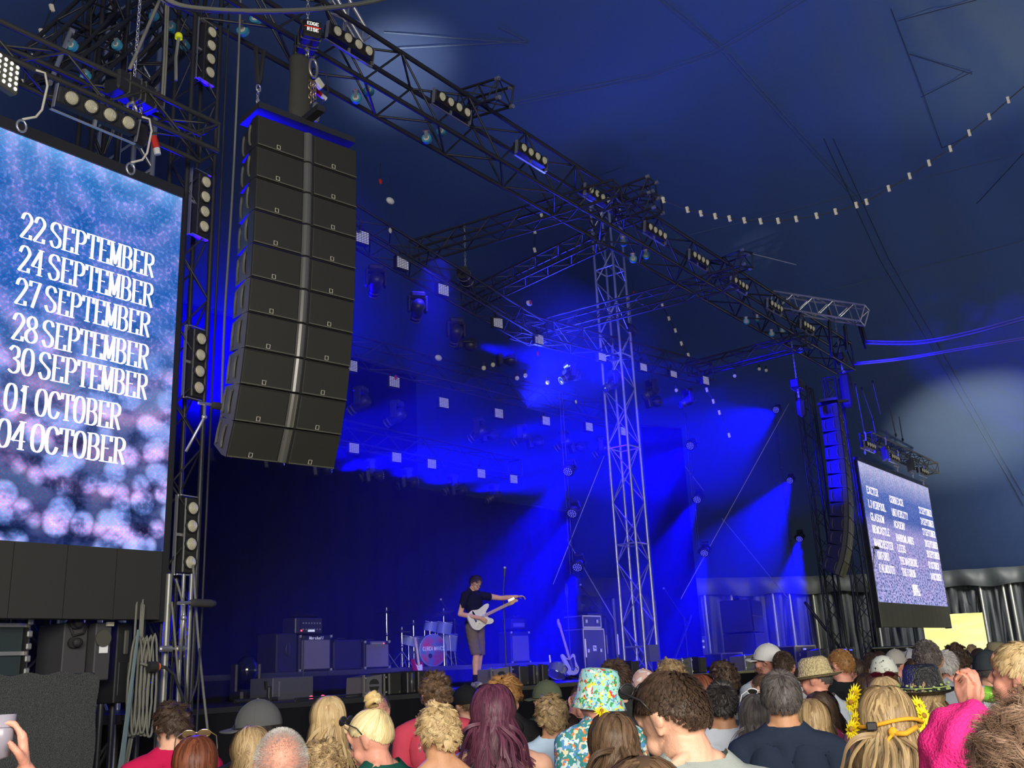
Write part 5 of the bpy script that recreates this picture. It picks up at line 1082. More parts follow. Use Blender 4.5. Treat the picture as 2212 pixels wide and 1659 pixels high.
def head_prims(mb):
    e = lambda c, r, R_=None: mb.ell(c, r, None, 16, 12)
    e((0,-.012,1.655), (.076,.096,.098)); e((0,.015,1.64), (.068,.078,.085)); e((0,.03,1.585), (.056,.062,.07)); e((0,.052,1.545), (.034,.034,.026))
    for s in (-1,1):
        e((s*.035,.058,1.6), (.027,.03,.03)); e((s*.044,.0,1.56), (.02,.045,.035)); capsule(mb, (s*.012,.088,1.668), (s*.042,.074,1.668), .011, .01)
        capsule(mb, (s*.076,-.008,1.655), (s*.073,-.002,1.607), .013, .009); e((s*.081,-.018,1.64), (.008,.017,.028)); e((s*.01,.096,1.606), (.009,.009,.008)); e((s*.03,.079,1.642), (.014,.01,.011))
    capsule(mb, (0,.084,1.668), (0,.109,1.613), .008, .0105); capsule(mb, (-.018,.091,1.577), (.018,.091,1.577), .0075); capsule(mb, (-.015,.089,1.565), (.015,.089,1.565), .008)
    e((0,.078,1.69), (.05,.022,.035))
def hand(mb, wrist, palm_dir, finger_dir, curl=.4, s=1, side=1):
    """palm with five separate bent fingers; palm_dir = way the palm faces"""
    w = Vector(wrist); f = Vector(finger_dir).normalized(); p = Vector(palm_dir); p = (p-f*p.dot(f)).normalized(); x = f.cross(p)*side
    for k in (-1.5,-.5,.5,1.5): capsule(mb, w+x*.008*k, w+f*.085*s+x*.019*k*s, .014*s, .0125*s, 8)
    for k, L in ((-1.5,.062),(-.5,.076),(.5,.083),(1.5,.074)):
        a = w+f*.086*s+x*.0205*k*s; d = f; q = a
        for j, fr in enumerate((.45,.32,.27)):
            ang = curl*(j+.6); d = (f*math.cos(ang)+p*math.sin(ang)).normalized(); nq = q+d*L*fr*s; capsule(mb, q, nq, .0088*s, .0078*s, 8); q = nq
    a = w+x*.02*s+f*.02*s; b = a+(x*.75+f*.6+p*.3).normalized()*.04*s; c = b+(f*.8+x*.2+p*.5).normalized()*.03*s; capsule(mb, a, b, .013*s, .0105*s, 8); capsule(mb, b, c, .0105*s, .009*s, 8)
def body_mesh(name, arms, legs=None, lean=0, hips=.155, chest=.165, voxel=.0075, dec=.3, shw=.185, head=True):
    """arms: two lists (shoulder, elbow, wrist, palm_dir, finger_dir, curl, side)"""
    mb = MB()
    mb.ell((0,-.0,1.28), (chest,.108,.2), None, 20, 14); mb.ell((0,.02,1.3), (chest*.8,.105,.12), None, 20, 12); mb.ell((0,0,1.1), (chest*.86,.1,.17), None, 20, 12); mb.ell((0,-.01,.96), (hips,.115,.12), None, 20, 12)
    capsule(mb, (0,-.025,1.4), (0,-.004,1.58), .064, .054, 16)
    for s in (-1,1): capsule(mb, (s*.03,-.03,1.475), (s*shw*.93,-.012,1.432), .05, .052); mb.ell((s*.08,-.045,1.34), (.085,.07,.12)); capsule(mb, (s*.05,-.02,1.5), (s*.1,-.022,1.458), .045, .045)
    for A in arms:
        sh, el, wr = Vector(A[0]), Vector(A[1]), Vector(A[2]); capsule(mb, sh, sh.lerp(el, .5), .057, .049); capsule(mb, sh.lerp(el, .5), el, .049, .039); capsule(mb, el, el.lerp(wr, .35), .04, .041); capsule(mb, el.lerp(wr, .35), wr, .041, .026)
        hand(mb, wr, A[3], A[4], A[5], 1, A[6])
    legs = legs or [((-.09,0,.92),(-.1,.01,.5),(-.1,-.02,.09),(-.12,.14,.04)), ((.09,0,.92),(.1,.01,.5),(.1,-.02,.09),(.12,.14,.04))]
    for hp, kn, an, to in legs:
        hp, kn, an, to = map(Vector, (hp, kn, an, to)); capsule(mb, hp, kn, .082, .056); capsule(mb, kn, kn.lerp(an, .3)+Vector((0,-.012,0)), .054, .056); capsule(mb, kn.lerp(an, .3)+Vector((0,-.012,0)), an, .056, .036); capsule(mb, an+Vector((0,-.03,-.04)), to, .04, .036)
    if head: head_prims(mb)
    me = mb.mesh('raw'); o = bpy.data.objects.new('raw', me); COL.objects.link(o)
    m = o.modifiers.new('r', 'REMESH'); m.mode = 'VOXEL'; m.voxel_size = voxel; m.use_smooth_shade = True
    m2 = o.modifiers.new('s', 'SMOOTH'); m2.iterations = 3; m2.factor = .5
    m3 = o.modifiers.new('d', 'DECIMATE'); m3.ratio = dec
    dg = bpy.context.evaluated_depsgraph_get(); res = bpy.data.meshes.new_from_object(o.evaluated_get(dg)); res.name = name
    bpy.data.objects.remove(o); bpy.data.meshes.remove(me); res.polygons.foreach_set('use_smooth', [True]*len(res.polygons)); res.materials.clear(); return res
def co(me):
    a = np.zeros(len(me.vertices)*3, 'f'); me.vertices.foreach_get('co', a); return a.reshape(-1,3).astype(float)
def nrm(me):
    a = np.zeros(len(me.vertices)*3, 'f'); me.vertices.foreach_get('normal', a); return a.reshape(-1,3).astype(float)
def setco(me, c): me.vertices.foreach_set('co', c.astype('f').ravel()); me.update()
PIV = np.array([0,-.015,1.53])
def rot3(yaw, pitch, roll=0): return np.array((Matrix.Rotation(yaw,3,'Z') @ Matrix.Rotation(pitch,3,'X') @ Matrix.Rotation(roll,3,'Y')))
def turn(C, Rm):
    wgt = np.clip((C[:,2]-1.475)/.085, 0, 1); wgt = wgt*wgt*(3-2*wgt); wgt[(np.abs(C[:,0]) > .13)] = 0
    T = (C-PIV) @ Rm.T + PIV; return C*(1-wgt[:,None])+T*wgt[:,None]
import bmesh
def shell(me, mask_fn, off, name, wrinkle=.0, cuts=(), neck=False):
    """a garment: the body's own faces inside a cleanly cut region, pushed outward"""
    bm = bmesh.new(); bm.from_mesh(me); bm.normal_update(); nl = bm.verts.layers.float_vector.new('n')
    for v in bm.verts: v[nl] = v.normal
    def cut(c, n, sel=None):
        g = [f for f in bm.faces if sel is None or sel(f.calc_center_median())]; g = set(g) | {e for f in g for e in f.edges} | {v for f in g for v in f.verts}
        bmesh.ops.bisect_plane(bm, geom=list(g), plane_co=c, plane_no=n)
    for c, n in cuts: cut(c, n)
    if neck:
        for k in range(10): a = 2*PI*k/10; cut((.073*math.cos(a), -.018+.073*math.sin(a), 1.5), (math.cos(a), math.sin(a), 0), lambda p: 1.4 < p.z < 1.58 and abs(p.x) < .2)
        cut((0,0,1.488), (0,0,1), lambda p: abs(p.x) < .2); cut((0,0,1.522), (0,0,1), lambda p: abs(p.x) < .09); cut((0,.0,1.55), (0,0,1), lambda p: abs(p.x) < .2)
    keep = []
    for f in bm.faces:
        c = f.calc_center_median(); C = np.array([[c.x,c.y,c.z]]); ok = bool(mask_fn(C)[0])
        if neck and ok and c.z > 1.43: ok = (c.z < 1.488) or (c.z < 1.522 and c.y < -.035 and abs(c.x) < .085) or (c.z < 1.55 and c.y < .02 and all((c.x*math.cos(2*PI*k/10)+(c.y+.018)*math.sin(2*PI*k/10)) < .073 for k in range(10)) is False)
        if ok: keep.append(f)
    vs = {}; V = []; F = []
    for f in keep:
        t = []
        for v in f.verts:
            if v.index == -1 or v not in vs: vs[v] = len(V); V.append(v)
            t.append(vs[v])
        F.append(tuple(t))
    if not V: bm.free(); return None
    C = np.array([v.co[:] for v in V]); N = []
    for v in V: n = Vector(v[nl]); N.append((n if n.length > .3 else v.normal).normalized()[:])
    N = np.array(N); o_ = off(C) if callable(off) else np.full(len(C), off)
    if wrinkle: o_ = o_+wrinkle*(np.sin(C[:,2]*42+C[:,0]*31)*np.sin(C[:,0]*24-C[:,2]*17+C[:,1]*30)+.6*np.sin(C[:,2]*95+C[:,1]*60+C[:,0]*20))
    D = C+N*o_[:,None]; bm.free(); return _mesh(D, F, name, True)
# ---- bases shared by the crowd
def down_arm(s): return ((s*.195,-.01,1.415), (s*.235,-.03,1.13), (s*.225,.06,.89), (-s,0,0), (0,.15,-1), .35, s)
B_MAN = body_mesh('body', [down_arm(-1), down_arm(1)]); B_WOM = body_mesh('body', [down_arm(-1), down_arm(1)], shw=.165, chest=.15, hips=.165)
CUPARM = ((-.195,-.0,1.415), (-.28,.13,1.25), (-.16,.3,1.47), (.9,.1,.1), (.1,.2,1), .75, -1)
CANARM = ((-.19,.0,1.415), (-.33,.13,1.3), (-.13,.137,1.515), (.7,.7,0), (0,0,1), .62, -1)
SH_M, PA_M = {}, {}
def ZP(z): return ((0,0,z),(0,0,1))
def XP(x): return ((x,0,0),(1,0,0))
def clothes(base, kind):
    key = (base.name, kind)
    if key in SH_M: return SH_M[key]
    ax = lambda C: np.abs(C[:,0]); core = lambda C: (C[:,2] > .92) & (C[:,2] < 1.56); nk = True
    if kind == 'tank': fn = lambda C: core(C) & (C[:,2] < 1.5) & (ax(C) < .15) & ((C[:,2] < 1.37) | ((ax(C) > .07) & (ax(C) < .11))); cuts = [ZP(1.37), XP(.07), XP(-.07), XP(.11), XP(-.11), ZP(.92), XP(.15), XP(-.15)]; nk = False
    elif kind == 'low': fn = lambda C: core(C) & (C[:,2] < 1.385) & ((ax(C) < .165) | (C[:,2] > 1.1)); cuts = [ZP(1.385), ZP(1.1), ZP(.92)]; nk = False
    elif kind == 'long': fn = lambda C: core(C) | ((C[:,2] > .93) & (C[:,2] < 1.5) & (ax(C) > .17)); cuts = [ZP(.92), ZP(.93)]
    else: fn = lambda C: core(C) & ((ax(C) < .165) | (C[:,2] > 1.2)); cuts = [ZP(1.2), ZP(.92)]
    off = (lambda C: .013+.012*np.clip((1.3-C[:,2])/.3,0,1)) if kind != 'long' else (lambda C: .02+.012*np.clip((1.3-C[:,2])/.3,0,1))
    SH_M[key] = shell(base, fn, off, 'shirt', .0022, cuts, nk); return SH_M[key]
def trousers(base, kind='long'):
    key = (base.name, kind)
    if key not in PA_M:
        fn = (lambda C: (C[:,2] < 1.0) & (C[:,2] > .1) & (np.abs(C[:,0]) < .2)); PA_M[key] = shell(base, fn, (lambda C: .012+.015*np.clip((.9-C[:,2])/.5,0,1)), 'trousers', .002, [ZP(1.0), ZP(.1)])
        PA_M[key, 's'] = shell(base, lambda C: C[:,2] < .095, .008, 'shoes', 0, [ZP(.095)])
    return PA_M[key], PA_M[key, 's']
# ---- hair: many flat locks grown from the scalp, with an undercoat
def scalp_limit(n, front=.52, side=.02, back=-.62):
    ph = np.arctan2(np.abs(n[:,0]), n[:,1])       # 0 front .. pi back
    t = ph/PI; lim = np.where(t < .5, front+(side-front)*(t/.5)**1.5, side+(back-side)*np.clip((t-.5)/.28,0,1)); return lim
HC = np.array([0,-.006,1.652]); HR = np.array([.083,.106,.106])
def hair_mesh(name, count, length, width, lift=.3, grav=.6, curl=0, curlf=30, clump=.5, seed=1, parting=None, front=.52, back=-.62, side=.02, fade=None, seg=8, updo=None, gdir=(0,0,-1), body=True, taper=.35, mess=.15, vol=.16, crownp=None, jitk=1):
    r = np.random.RandomState(seed); n = r.normal(size=(count*4,3)); n /= np.linalg.norm(n, axis=1)[:,None]; n = n[n[:,2] > scalp_limit(n, front, side, back)][:count]
    if parting is not None: q = n[:len(n)//3].copy(); q = q[q[:,2] > .1]; q[:,0] = q[:,0]*.3+parting; q /= np.linalg.norm(q, axis=1)[:,None]; n = np.vstack([n, q]) if len(q) else n
    k = len(n)
    if k == 0: return None
    L = length(n) if callable(length) else np.full(k, length); L = L*(1-mess*r.rand(k)*1.2)
    if parting is not None: crown = np.array([parting,-.1,.99])
    else: crown = np.array(crownp or [.12,-.5,.85])
    crown /= np.linalg.norm(crown); fl = n-crown*(n@crown)[:,None]; 
    if parting is not None: fl = np.stack([np.sign(n[:,0]-parting)*(.12+.88*np.clip(n[:,1]*1.6+.75,0,1)), n[:,1]*.2-.3, -.25*np.ones(k)], 1)
    fl = fl-n*(fl*n).sum(1)[:,None]; fl /= (np.linalg.norm(fl, axis=1)[:,None]+1e-6); g = np.array(gdir, float); g /= np.linalg.norm(g)
    if updo is not None:
        U = np.array(updo); fl = U-(n*HR+HC); fl = fl-n*(fl*n).sum(1)[:,None]; fl /= np.linalg.norm(fl, axis=1)[:,None]+1e-6
    K = max(4, min(k, int(k/(5+clump*22)))); gi = r.choice(k, K, False); cl = np.concatenate([np.argmin(((n[a:a+2000,None,:]-n[None,gi,:])**2).sum(2), 1) for a in range(0, k, 2000)])
    if fade is not None: K = k; gi = np.arange(k); cl = np.arange(k)
    roots = HC+n*HR*.985; P = roots[gi]; ng = n[gi]; d = fl[gi]+ng*lift+r.normal(size=(K,3))*mess*.6; d /= np.linalg.norm(d, axis=1)[:,None]; Lg = L[gi]*(1-.35*mess*r.rand(K)); ds = (Lg/seg)[:,None]; out = [P]
    ph = r.rand(K)*6.28; ax = r.normal(size=(K,3)); ax /= np.linalg.norm(ax, axis=1)[:,None]; s = 0; cr = r.rand(K)
    for j in range(seg):
        if updo is not None: t = (U-P); t /= np.linalg.norm(t, axis=1)[:,None]+1e-6; d = d*.6+t*.5
        d = d+g*grav*ds/.03*.35+r.normal(size=(K,3))*mess*.1; s = s+ds[:,0]
        if curl: a = ph+s*curlf; b = np.cross(d, ax); b /= np.linalg.norm(b, axis=1)[:,None]+1e-6; d = d+curl*(b*np.cos(a)[:,None]+np.cross(d, b)*np.sin(a)[:,None])
        d /= np.linalg.norm(d, axis=1)[:,None]; P = P+d*ds
        q = (P-HC)/HR; rad_ = np.linalg.norm(q, axis=1); mn = 1.03+.04*cr; ins = rad_ < mn; P = np.where(ins[:,None], HC+q/rad_[:,None]*mn[:,None]*HR, P)
        vm = 1.04+vol*(.4+.6*cr); q = (P-HC)/HR; rad_ = np.linalg.norm(q, axis=1); pull = (rad_ > vm) & ((P[:,2] > 1.6) | (Lg < .12)); P = np.where(pull[:,None], HC+q/(rad_[:,None]+1e-6)*vm[:,None]*HR, P)
        if body:
            for (c, rr) in ((np.array([0,-.02,1.5]), np.array([.068,.07,.16])), (np.array([0,-.02,1.34]), np.array([.215,.135,.16]))):
                q = (P-c)/rr; rad_ = np.linalg.norm(q, axis=1); m_ = 1.0+.07*cr; ins = rad_ < m_; P = np.where(ins[:,None], c+q/(rad_[:,None]+1e-6)*m_[:,None]*rr, P)
        out.append(P)
    G = np.stack(out, 1)[cl]; f_ = np.linspace(0, 1, seg+1)[None,:,None]; off_ = (roots-roots[gi][cl])[:,None,:]*(1-clump*.85*f_); jit = r.normal(size=(k,1,3))*.0035*f_*(1+mess*2)*np.clip(L/.1, .12, 1)[:,None,None]*jitk; sh = (.8+.2*r.rand(k))[:,None,None]
    out = list(np.transpose(G+off_+jit*(fade is None), (1,0,2)))
    Q = np.stack(out, 1); T = np.gradient(Q, axis=1); rd = Q-HC; rd[:,:,2] *= .3; W = np.cross(T, rd); W /= np.linalg.norm(W, axis=2)[:,:,None]+1e-9
    wv = (width*(.6+.8*r.rand(k)))[:,None]*np.linspace(1, taper, seg+1)[None,:]; A = Q+W*wv[:,:,None]/2; B = Q-W*wv[:,:,None]/2
    V = np.stack([A,B], 2).reshape(-1,3); base = np.arange(k)[:,None]*(seg+1)*2; j = np.arange(seg)[None,:]*2; i0 = (base+j).ravel(); F = np.stack([i0,i0+1,i0+3,i0+2], 1)
    tone = np.repeat(np.clip(r.rand(k)*.45+r.rand(K)[cl]*.55, 0, 1), (seg+1)*2)
    # undercoat
    nn = 30; mm = 18; uv = []; uf = []
    for a in range(mm+1):
        for b in range(nn):
            th = PI*a/mm; p_ = 2*PI*b/nn; uv.append((math.sin(th)*math.cos(p_), math.sin(th)*math.sin(p_), math.cos(th)))
    uv = np.array(uv); ok = uv[:,2] > scalp_limit(uv, front, side, back)+.03
    for a in range(mm):
        for b in range(nn):
            f = (a*nn+b, a*nn+(b+1)%nn, (a+1)*nn+(b+1)%nn, (a+1)*nn+b)
            if all(ok[v] for v in f): uf.append(f)
    UV = HC+uv*HR*1.012; n0 = len(V)
    if fade is None or fade > .5:
        V = np.vstack([V, UV]); tone = np.concatenate([tone, np.full(len(UV), .3)]); F = np.vstack([F, np.array(uf)+n0]) if uf else F
    me = bpy.data.meshes.new(name); me.vertices.add(len(V)); me.vertices.foreach_set('co', V.astype('f').ravel()); me.loops.add(len(F)*4); me.loops.foreach_set('vertex_index', F.astype('i').ravel())
    me.polygons.add(len(F)); me.polygons.foreach_set('loop_start', np.arange(len(F))*4); me.polygons.foreach_set('use_smooth', np.ones(len(F), bool)); me.update(calc_edges=True)
    at_ = me.attributes.new('tone', 'FLOAT', 'POINT'); at_.data.foreach_set('value', tone.astype('f')); return me
def hmat(key, c, c2):
    m = mat('hair_'+key, c, .48, col2=c2, attr='tone', spec=.3); return m
HAIR = {k: hmat(k, a, b) for k, a, b in [('black', (.035,.03,.028), (.012,.01,.01)), ('darkbrown', (.09,.055,.035), (.025,.015,.01)), ('brown', (.2,.12,.065), (.05,.03,.018)), ('auburn', (.26,.08,.035), (.06,.018,.01)),
    ('blonde', (.78,.6,.32), (.36,.22,.09)), ('platinum', (.95,.84,.5), (.6,.42,.17)), ('dirtyblonde', (.55,.4,.2), (.16,.09,.04)), ('purple', (.16,.045,.085), (.04,.012,.022)), ('grey', (.15,.13,.12), (.035,.03,.028)), ('ginger', (.5,.26,.08), (.16,.07,.025)), ('silver', (.6,.58,.55), (.3,.28,.26)), ('frizz', (.4,.26,.17), (.13,.07,.045))]}
def skin(key, c): return mat('skin_'+key, c, .5, bump=.12, bscale=150, noise=.12, nscale=14, spec=.35)
SK = {'fair': skin('fair', (.72,.4,.27)), 'pink': skin('pink', (.74,.34,.24)), 'tan': skin('tan', (.55,.28,.15)), 'olive': skin('olive', (.5,.28,.17))}
for m_ in SK.values(): m_.node_tree.nodes['Principled BSDF'].inputs['Subsurface Weight'].default_value = 0
def fab(key, c, **k): return mat('fabric_'+key, c, .85, bump=.25, bscale=260, spec=.15, **k)
EYEW = mat('eye_white', (.8,.8,.78), .2); IRIS = mat('iris_dark', (.04,.025,.02), .1); LIP = mat('lip', (.5,.16,.13), .5)
JEAN = fab('dark_denim', (.03,.04,.07)); SHOE = mat('dark_shoe', (.03,.03,.03), .6)
STY = {
 'shortman': dict(length=.035, width=.003, lift=.12, grav=.25, mess=.22, seg=5, vol=.08), 'crop': dict(length=.014, width=.0022, lift=.7, grav=.1, mess=.5, seg=3, vol=.05),
 'tousled': dict(length=.075, width=.0032, lift=.8, grav=.05, mess=.7, curl=.25, curlf=40, seg=8, vol=.4, clump=.8), 'wavy': dict(length=.1, width=.003, lift=.35, grav=.35, curl=.22, curlf=60, mess=.4, seg=10, vol=.26, clump=.8),
 'curly': dict(length=.085, width=.0038, lift=.7, grav=.15, curl=.6, curlf=95, mess=.5, seg=12, vol=.36, clump=.85), 'long': dict(length=.36, width=.0055, lift=.05, grav=.9, mess=.12, seg=13, parting=.0, vol=.09),
 'longwavy': dict(length=.4, width=.0055, lift=.1, grav=.75, curl=.16, curlf=34, mess=.2, seg=18, clump=.6, parting=.01, vol=.13), 'shoulder': dict(length=.27, width=.006, lift=.1, grav=.8, curl=.14, curlf=30, mess=.22, seg=12, parting=.01, vol=.12),
 'pixie': dict(length=.08, width=.003, lift=.2, grav=.25, curl=.2, curlf=55, mess=.4, seg=9, vol=.2, clump=.8), 'updo': dict(length=.13, width=.004, lift=.0, grav=0, mess=.08, seg=9, updo=(0,-.09,1.76), vol=.07),
 'stubble': dict(length=.004, width=.0008, lift=2, grav=0, mess=.4, seg=2, fade=0, front=.75, vol=.05), 'bigfrizz': dict(length=.24, width=.0013, lift=.9, grav=.25, curl=.4, curlf=62, mess=.5, seg=24, vol=.5, clump=.75),
}
HCACHE = {}
def cap_part(parent, Rm, m, kind='cap', m2=None, yaw=0):
    T = Matrix.Translation(Vector(PIV)) @ Matrix(Rm.tolist()).to_4x4() @ Matrix.Translation(-Vector(PIV)) @ Matrix.Translation(Vector(HC)) @ Matrix.Rotation(yaw, 4, 'Z')
    r1, r2, r3 = .098, .12, .125
    if kind == 'cap':
        mb = MB(); prof = []
        for k in range(9): t = k/8*1.5; prof.append((max(.0005,math.sin(t)), math.cos(t)))
        mb.lathe(prof+[(1.0,-.06)], 24, Matrix.Diagonal((r1,r2,r3*.98,1))); o = mb.build('cap', m, parent, True, mw=T)
        V = []; F = []; n = 14
        for j in range(4):
            for i in range(n+1):
                a = (i/n-.5)*2.2; rr = 1+j*.22*math.cos(a*.9)**.5; V.append((math.sin(a)*r1*(1 if j == 0 else 1+.02*j), r2*math.cos(a)*(1 if j == 0 else 1)+(.07*j/3*1.1)*math.cos(a*.65), .0-.012*j/3-.014*abs(math.sin(a))))
        for j in range(3):
            for i in range(n): F.append((j*(n+1)+i, j*(n+1)+i+1, (j+1)*(n+1)+i+1, (j+1)*(n+1)+i))
        b = link('cap_brim', _mesh(V, F, 'cap_brim', True), m, o); so = b.modifiers.new('t', 'SOLIDIFY'); so.thickness = .004
        MB().ell((0,0,r3*.98), (.009,.009,.006)).build('cap_button', m, o)
        s_ = MB()
        for k in range(6):
            a = k*PI/3; s_.tube([(r1*1.004*math.sin(t)*math.cos(a), r2*1.004*math.sin(t)*math.sin(a), r3*.984*math.cos(t)) for t in np.linspace(.05,1.5,8)], .0012, 4)
        s_.build('cap_seam', m, o); return o
    if kind == 'bucket': prof = [(.001,1.02),(.5,1.0),(.8,.92),(.9,.7),(1.0,.0),(1.03,-.1),(1.16,-.42),(1.25,-.6),(1.23,-.6),(1.01,-.1)]; D = (r1,r2,r3,1)
    elif kind == 'straw': prof = [(.001,1.05),(.4,1.0),(.62,1.04),(.86,.86),(1.0,.1),(1.02,.02),(1.2,-.05),(1.45,.0),(1.58,.08),(1.58,.07),(1.2,-.07),(1.0,-.02)]; D = (r1,r2*.95,r3*.95,1)
    elif kind == 'bandana': prof = [(.001,1.04),(.4,.98),(.75,.75),(.97,.3),(1.04,.05),(1.02,-.0)]; D = (r1,r2,r3*.95,1)
    else: prof = [(.001,1.03),(.6,.9),(.95,.4),(1.0,0)]; D = (r1,r2,r3,1)
    o = MB().lathe(prof, 28, Matrix.Diagonal(D)).build({'bucket':'bucket_hat','straw':'straw_hat','bandana':'head_scarf'}[kind], m, parent, True, mw=T)
    if kind == 'straw': MB().lathe([(1.0,.05),(1.01,.12),(.99,.25),(.97,.26)], 28, Matrix.Diagonal((r1*1.02,r2*.97,r3*.95,1))).build('hat_band', m2 or m, o, True)
    if kind == 'bandana': MB().ell((0,-r2*1.0,.02), (.02,.015,.015)).tube([(0,-r2,.02),(-.02,-r2*1.1,-.04)], .008).tube([(0,-r2,.02),(.025,-r2*1.1,-.05)], .008).build('knot', m, o)
    return o
def glasses(parent, Rm, m, up=False, back=False, rimm=None):
    """worn on the eyes, or pushed up on top of the head"""
    T = Matrix.Translation(Vector(PIV)) @ Matrix(Rm.tolist()).to_4x4() @ Matrix.Translation(-Vector(PIV)) @ Matrix.Translation(Vector((0,.0,1.64) if not up else (0,-.0,1.70))) @ Matrix.Rotation(rad(0 if not up else 38), 4, 'X')
    y = .108; mb = MB()
    for s in (-1,1): mb.tube([(s*.034+.028*math.cos(a), y, .02*math.sin(a)) for a in np.linspace(0,2*PI,15)[:-1]], .0035, 5, True); mb.tube([(s*.062,y,.005),(s*.088,y-.03,.005),(s*.092,-.0,.0),(s*.086,-.03,-.02)], .003, 5)
    mb.tube([(-.01,y,.005),(.01,y,.005)], .003, 5); o = mb.build('sunglasses' if up else 'glasses', rimm or m, parent, True, mw=T)
    if up:
        for s in (-1,1): MB().ell((s*.034,y,0), (.027,.003,.019), None, 14, 6).build('lens', m, o, True)
    return o
NP = [0]
def person(label, px, py, d, hw=None, yaw=0, pitch=0, roll=0, body='m', sk='fair', hair='shortman', hc='brown', shirt='tee', sc=(.1,.1,.1), smat=None, cnt=1500, byaw=None, hs=1.0, hkw={}, wide=1.0, base=None, group=None, eyes=False, stand=0.0):
    """px, py: where the top of the head is seen; d: ground distance; yaw: left-turn of the head from looking straight away"""
    NP[0] += 1; d = d*1.38; cnt = int(cnt*1.6); top = atd(px, py, d); s = (top.z-stand)/1.762; az = math.atan2(top.y, top.x)-PI/2
    by = yaw*.45 if byaw is None else byaw
    B = base or (B_MAN if body == 'm' else B_WOM); me = B.copy(); Rm = rot3(rad(yaw-by), rad(pitch), rad(roll)); setco(me, turn(co(me), Rm))
    o = bpy.data.objects.new('person', me); COL.objects.link(o); me.materials.append(SK[sk]); tag(o, label, 'person', group)
    o.location = (top.x, top.y, stand); o.rotation_euler = (0,0,az+rad(by)); o.scale = (s*wide*hs, s*hs, s)
    if hs != 1: # keep the head's height where it was measured
        o.scale = (s*wide, s, s)
    # move so that the crown, not the feet, sits under the measured point
    crown = Vector(Rm @ (np.array([0,-.012,1.75])-PIV)+PIV); off = Matrix.Rotation(az+rad(by), 3, 'Z') @ Vector((crown.x*s*wide, crown.y*s, 0)); o.location.x -= off.x; o.location.y -= off.y
    o.scale.z = (top.z-stand)/max(crown.z, 1.5)*1.0; 
    m = smat or fab(label.replace(' ','_')[:24]+str(NP[0]), sc)
    if shirt:
        link('shirt', clothes(B, shirt), m, o)
        if shirt == 'long' and 'hood' in label: MB().ell((0,-.09,1.47), (.13,.06,.075), None, 18, 12).ell((0,-.06,1.5), (.1,.06,.05), None, 18, 10).build('hood', m, o, True)
        if 'collar' in label: MB().lathe([(.062,1.475),(.064,1.52),(.074,1.525),(.085,1.48)], 20, Matrix.Diagonal((1.05,1.05,1,1))).build('shirt_collar', m, o, True)
    t_, s_ = trousers(B); link('trousers', t_, JEAN, o); link('shoes', s_, SHOE, o)
    if hair:
        kw = dict(STY[hair]); kw.update(dict(vol=.01, lift=.02, jitk=.25) if any(w_ in label for w_ in (' cap', ' hat', 'headscarf', 'sunhat')) and 'behind the bucket' not in label else {}); kw.update(hkw); g = Rm.T @ np.array([0,0,-1.0]); key = None
        hm = hair_mesh('hair', cnt, seed=NP[0]+3, gdir=tuple(g), body=(abs(yaw-by) < 75), **kw); hC = co(hm); hC = (hC-PIV) @ Rm.T + PIV; setco(hm, hC); link('hair', hm, HAIR[hc], o)
    for sgn in (-1,1):
        if eyes:
            for (nm, c, r, mm_) in (('eye', (sgn*.031,.0755,1.643), .0115, EYEW),):
                c = Vector(Rm @ (np.array(c)-PIV)+PIV); e_ = MB().ell(c, (r,r,r)).build(nm, mm_, o, True); c2 = Vector(Rm @ (np.array((sgn*.031,.0855,1.643))-PIV)+PIV); MB().ell(c2, (.005,.003,.005)).build('iris', IRIS, e_, True)
    if eyes: c = Rm @ (np.array([0,.0945,1.571])-PIV)+PIV; MB().ell(c, (.021,.004,.006)).build('lips', LIP, o, True)
    o['_'] = 0; del o['_']; return o, Rm
# ---- the guitarist on stage
GM = Matrix.Identity(4)
gp0 = at(1028, 1478, 10.6); gz = SH
# pose in his own frame: facing +y, body turned to the right of the picture
gar = [((-.19,-.0,1.415), (-.3,.02,1.12), (-.12,.25,1.1), (.2,-1,-.2), (.75,.25,-.5), .5, 1), ((.19,.03,1.42), (.47,.22,1.36), (.72,.37,1.38), (0,0,-1), (.85,.4,-.1), .55, -1)]
gar = [((.19,.0,1.415), (.27,-.05,1.13), (.09,.235,1.05), (0,-1,0), (-.85,.2,-.4), .45, 1), ((-.19,.02,1.42), (-.43,.2,1.37), (-.62,.38,1.385), (.2,-.1,-1), (-.5,.55,.0), .6, 1)]
GB_ = body_mesh('body', gar, [((-.09,0,.92),(-.12,-.03,.5),(-.13,-.12,.09),(-.17,.02,.04)), ((.09,0,.92),(.13,.15,.5),(.15,.13,.09),(.19,.27,.04))], chest=.15, hips=.14, shw=.175, dec=.45, voxel=.007)
Rg = rot3(rad(0), rad(-32)); setco(GB_, turn(co(GB_), Rg)); 
gt = bpy.data.objects.new('person', GB_); COL.objects.link(gt); GB_.materials.append(SK['fair']); tag(gt, 'man on stage in black tee and brown shorts playing a white guitar', 'person')
gt.location = (gp0.x+.02, 10.6, gz); gt.scale = (1.02,1.02,1.03)
gaz = math.atan2(gp0.y, gp0.x)-PI/2
gt.rotation_euler = (0,0,gaz+rad(-136))
gsh = lambda C: (C[:,2] > .97) & (C[:,2] < 1.56) & ((np.abs(C[:,0]) < .165) & ((C[:,1] < .135) | (C[:,2] > 1.17)) | (np.abs(C[:,0]) < .275) & (C[:,2] > 1.22))
link('shirt', shell(GB_, gsh, lambda C: .012+.014*np.clip((1.3-C[:,2])/.3,0,1), 'shirt', .003, [ZP(.97), ZP(1.22), XP(-.275), XP(.275), XP(.165), XP(-.165)], True), fab('black_tee', (.008,.008,.01)), gt)
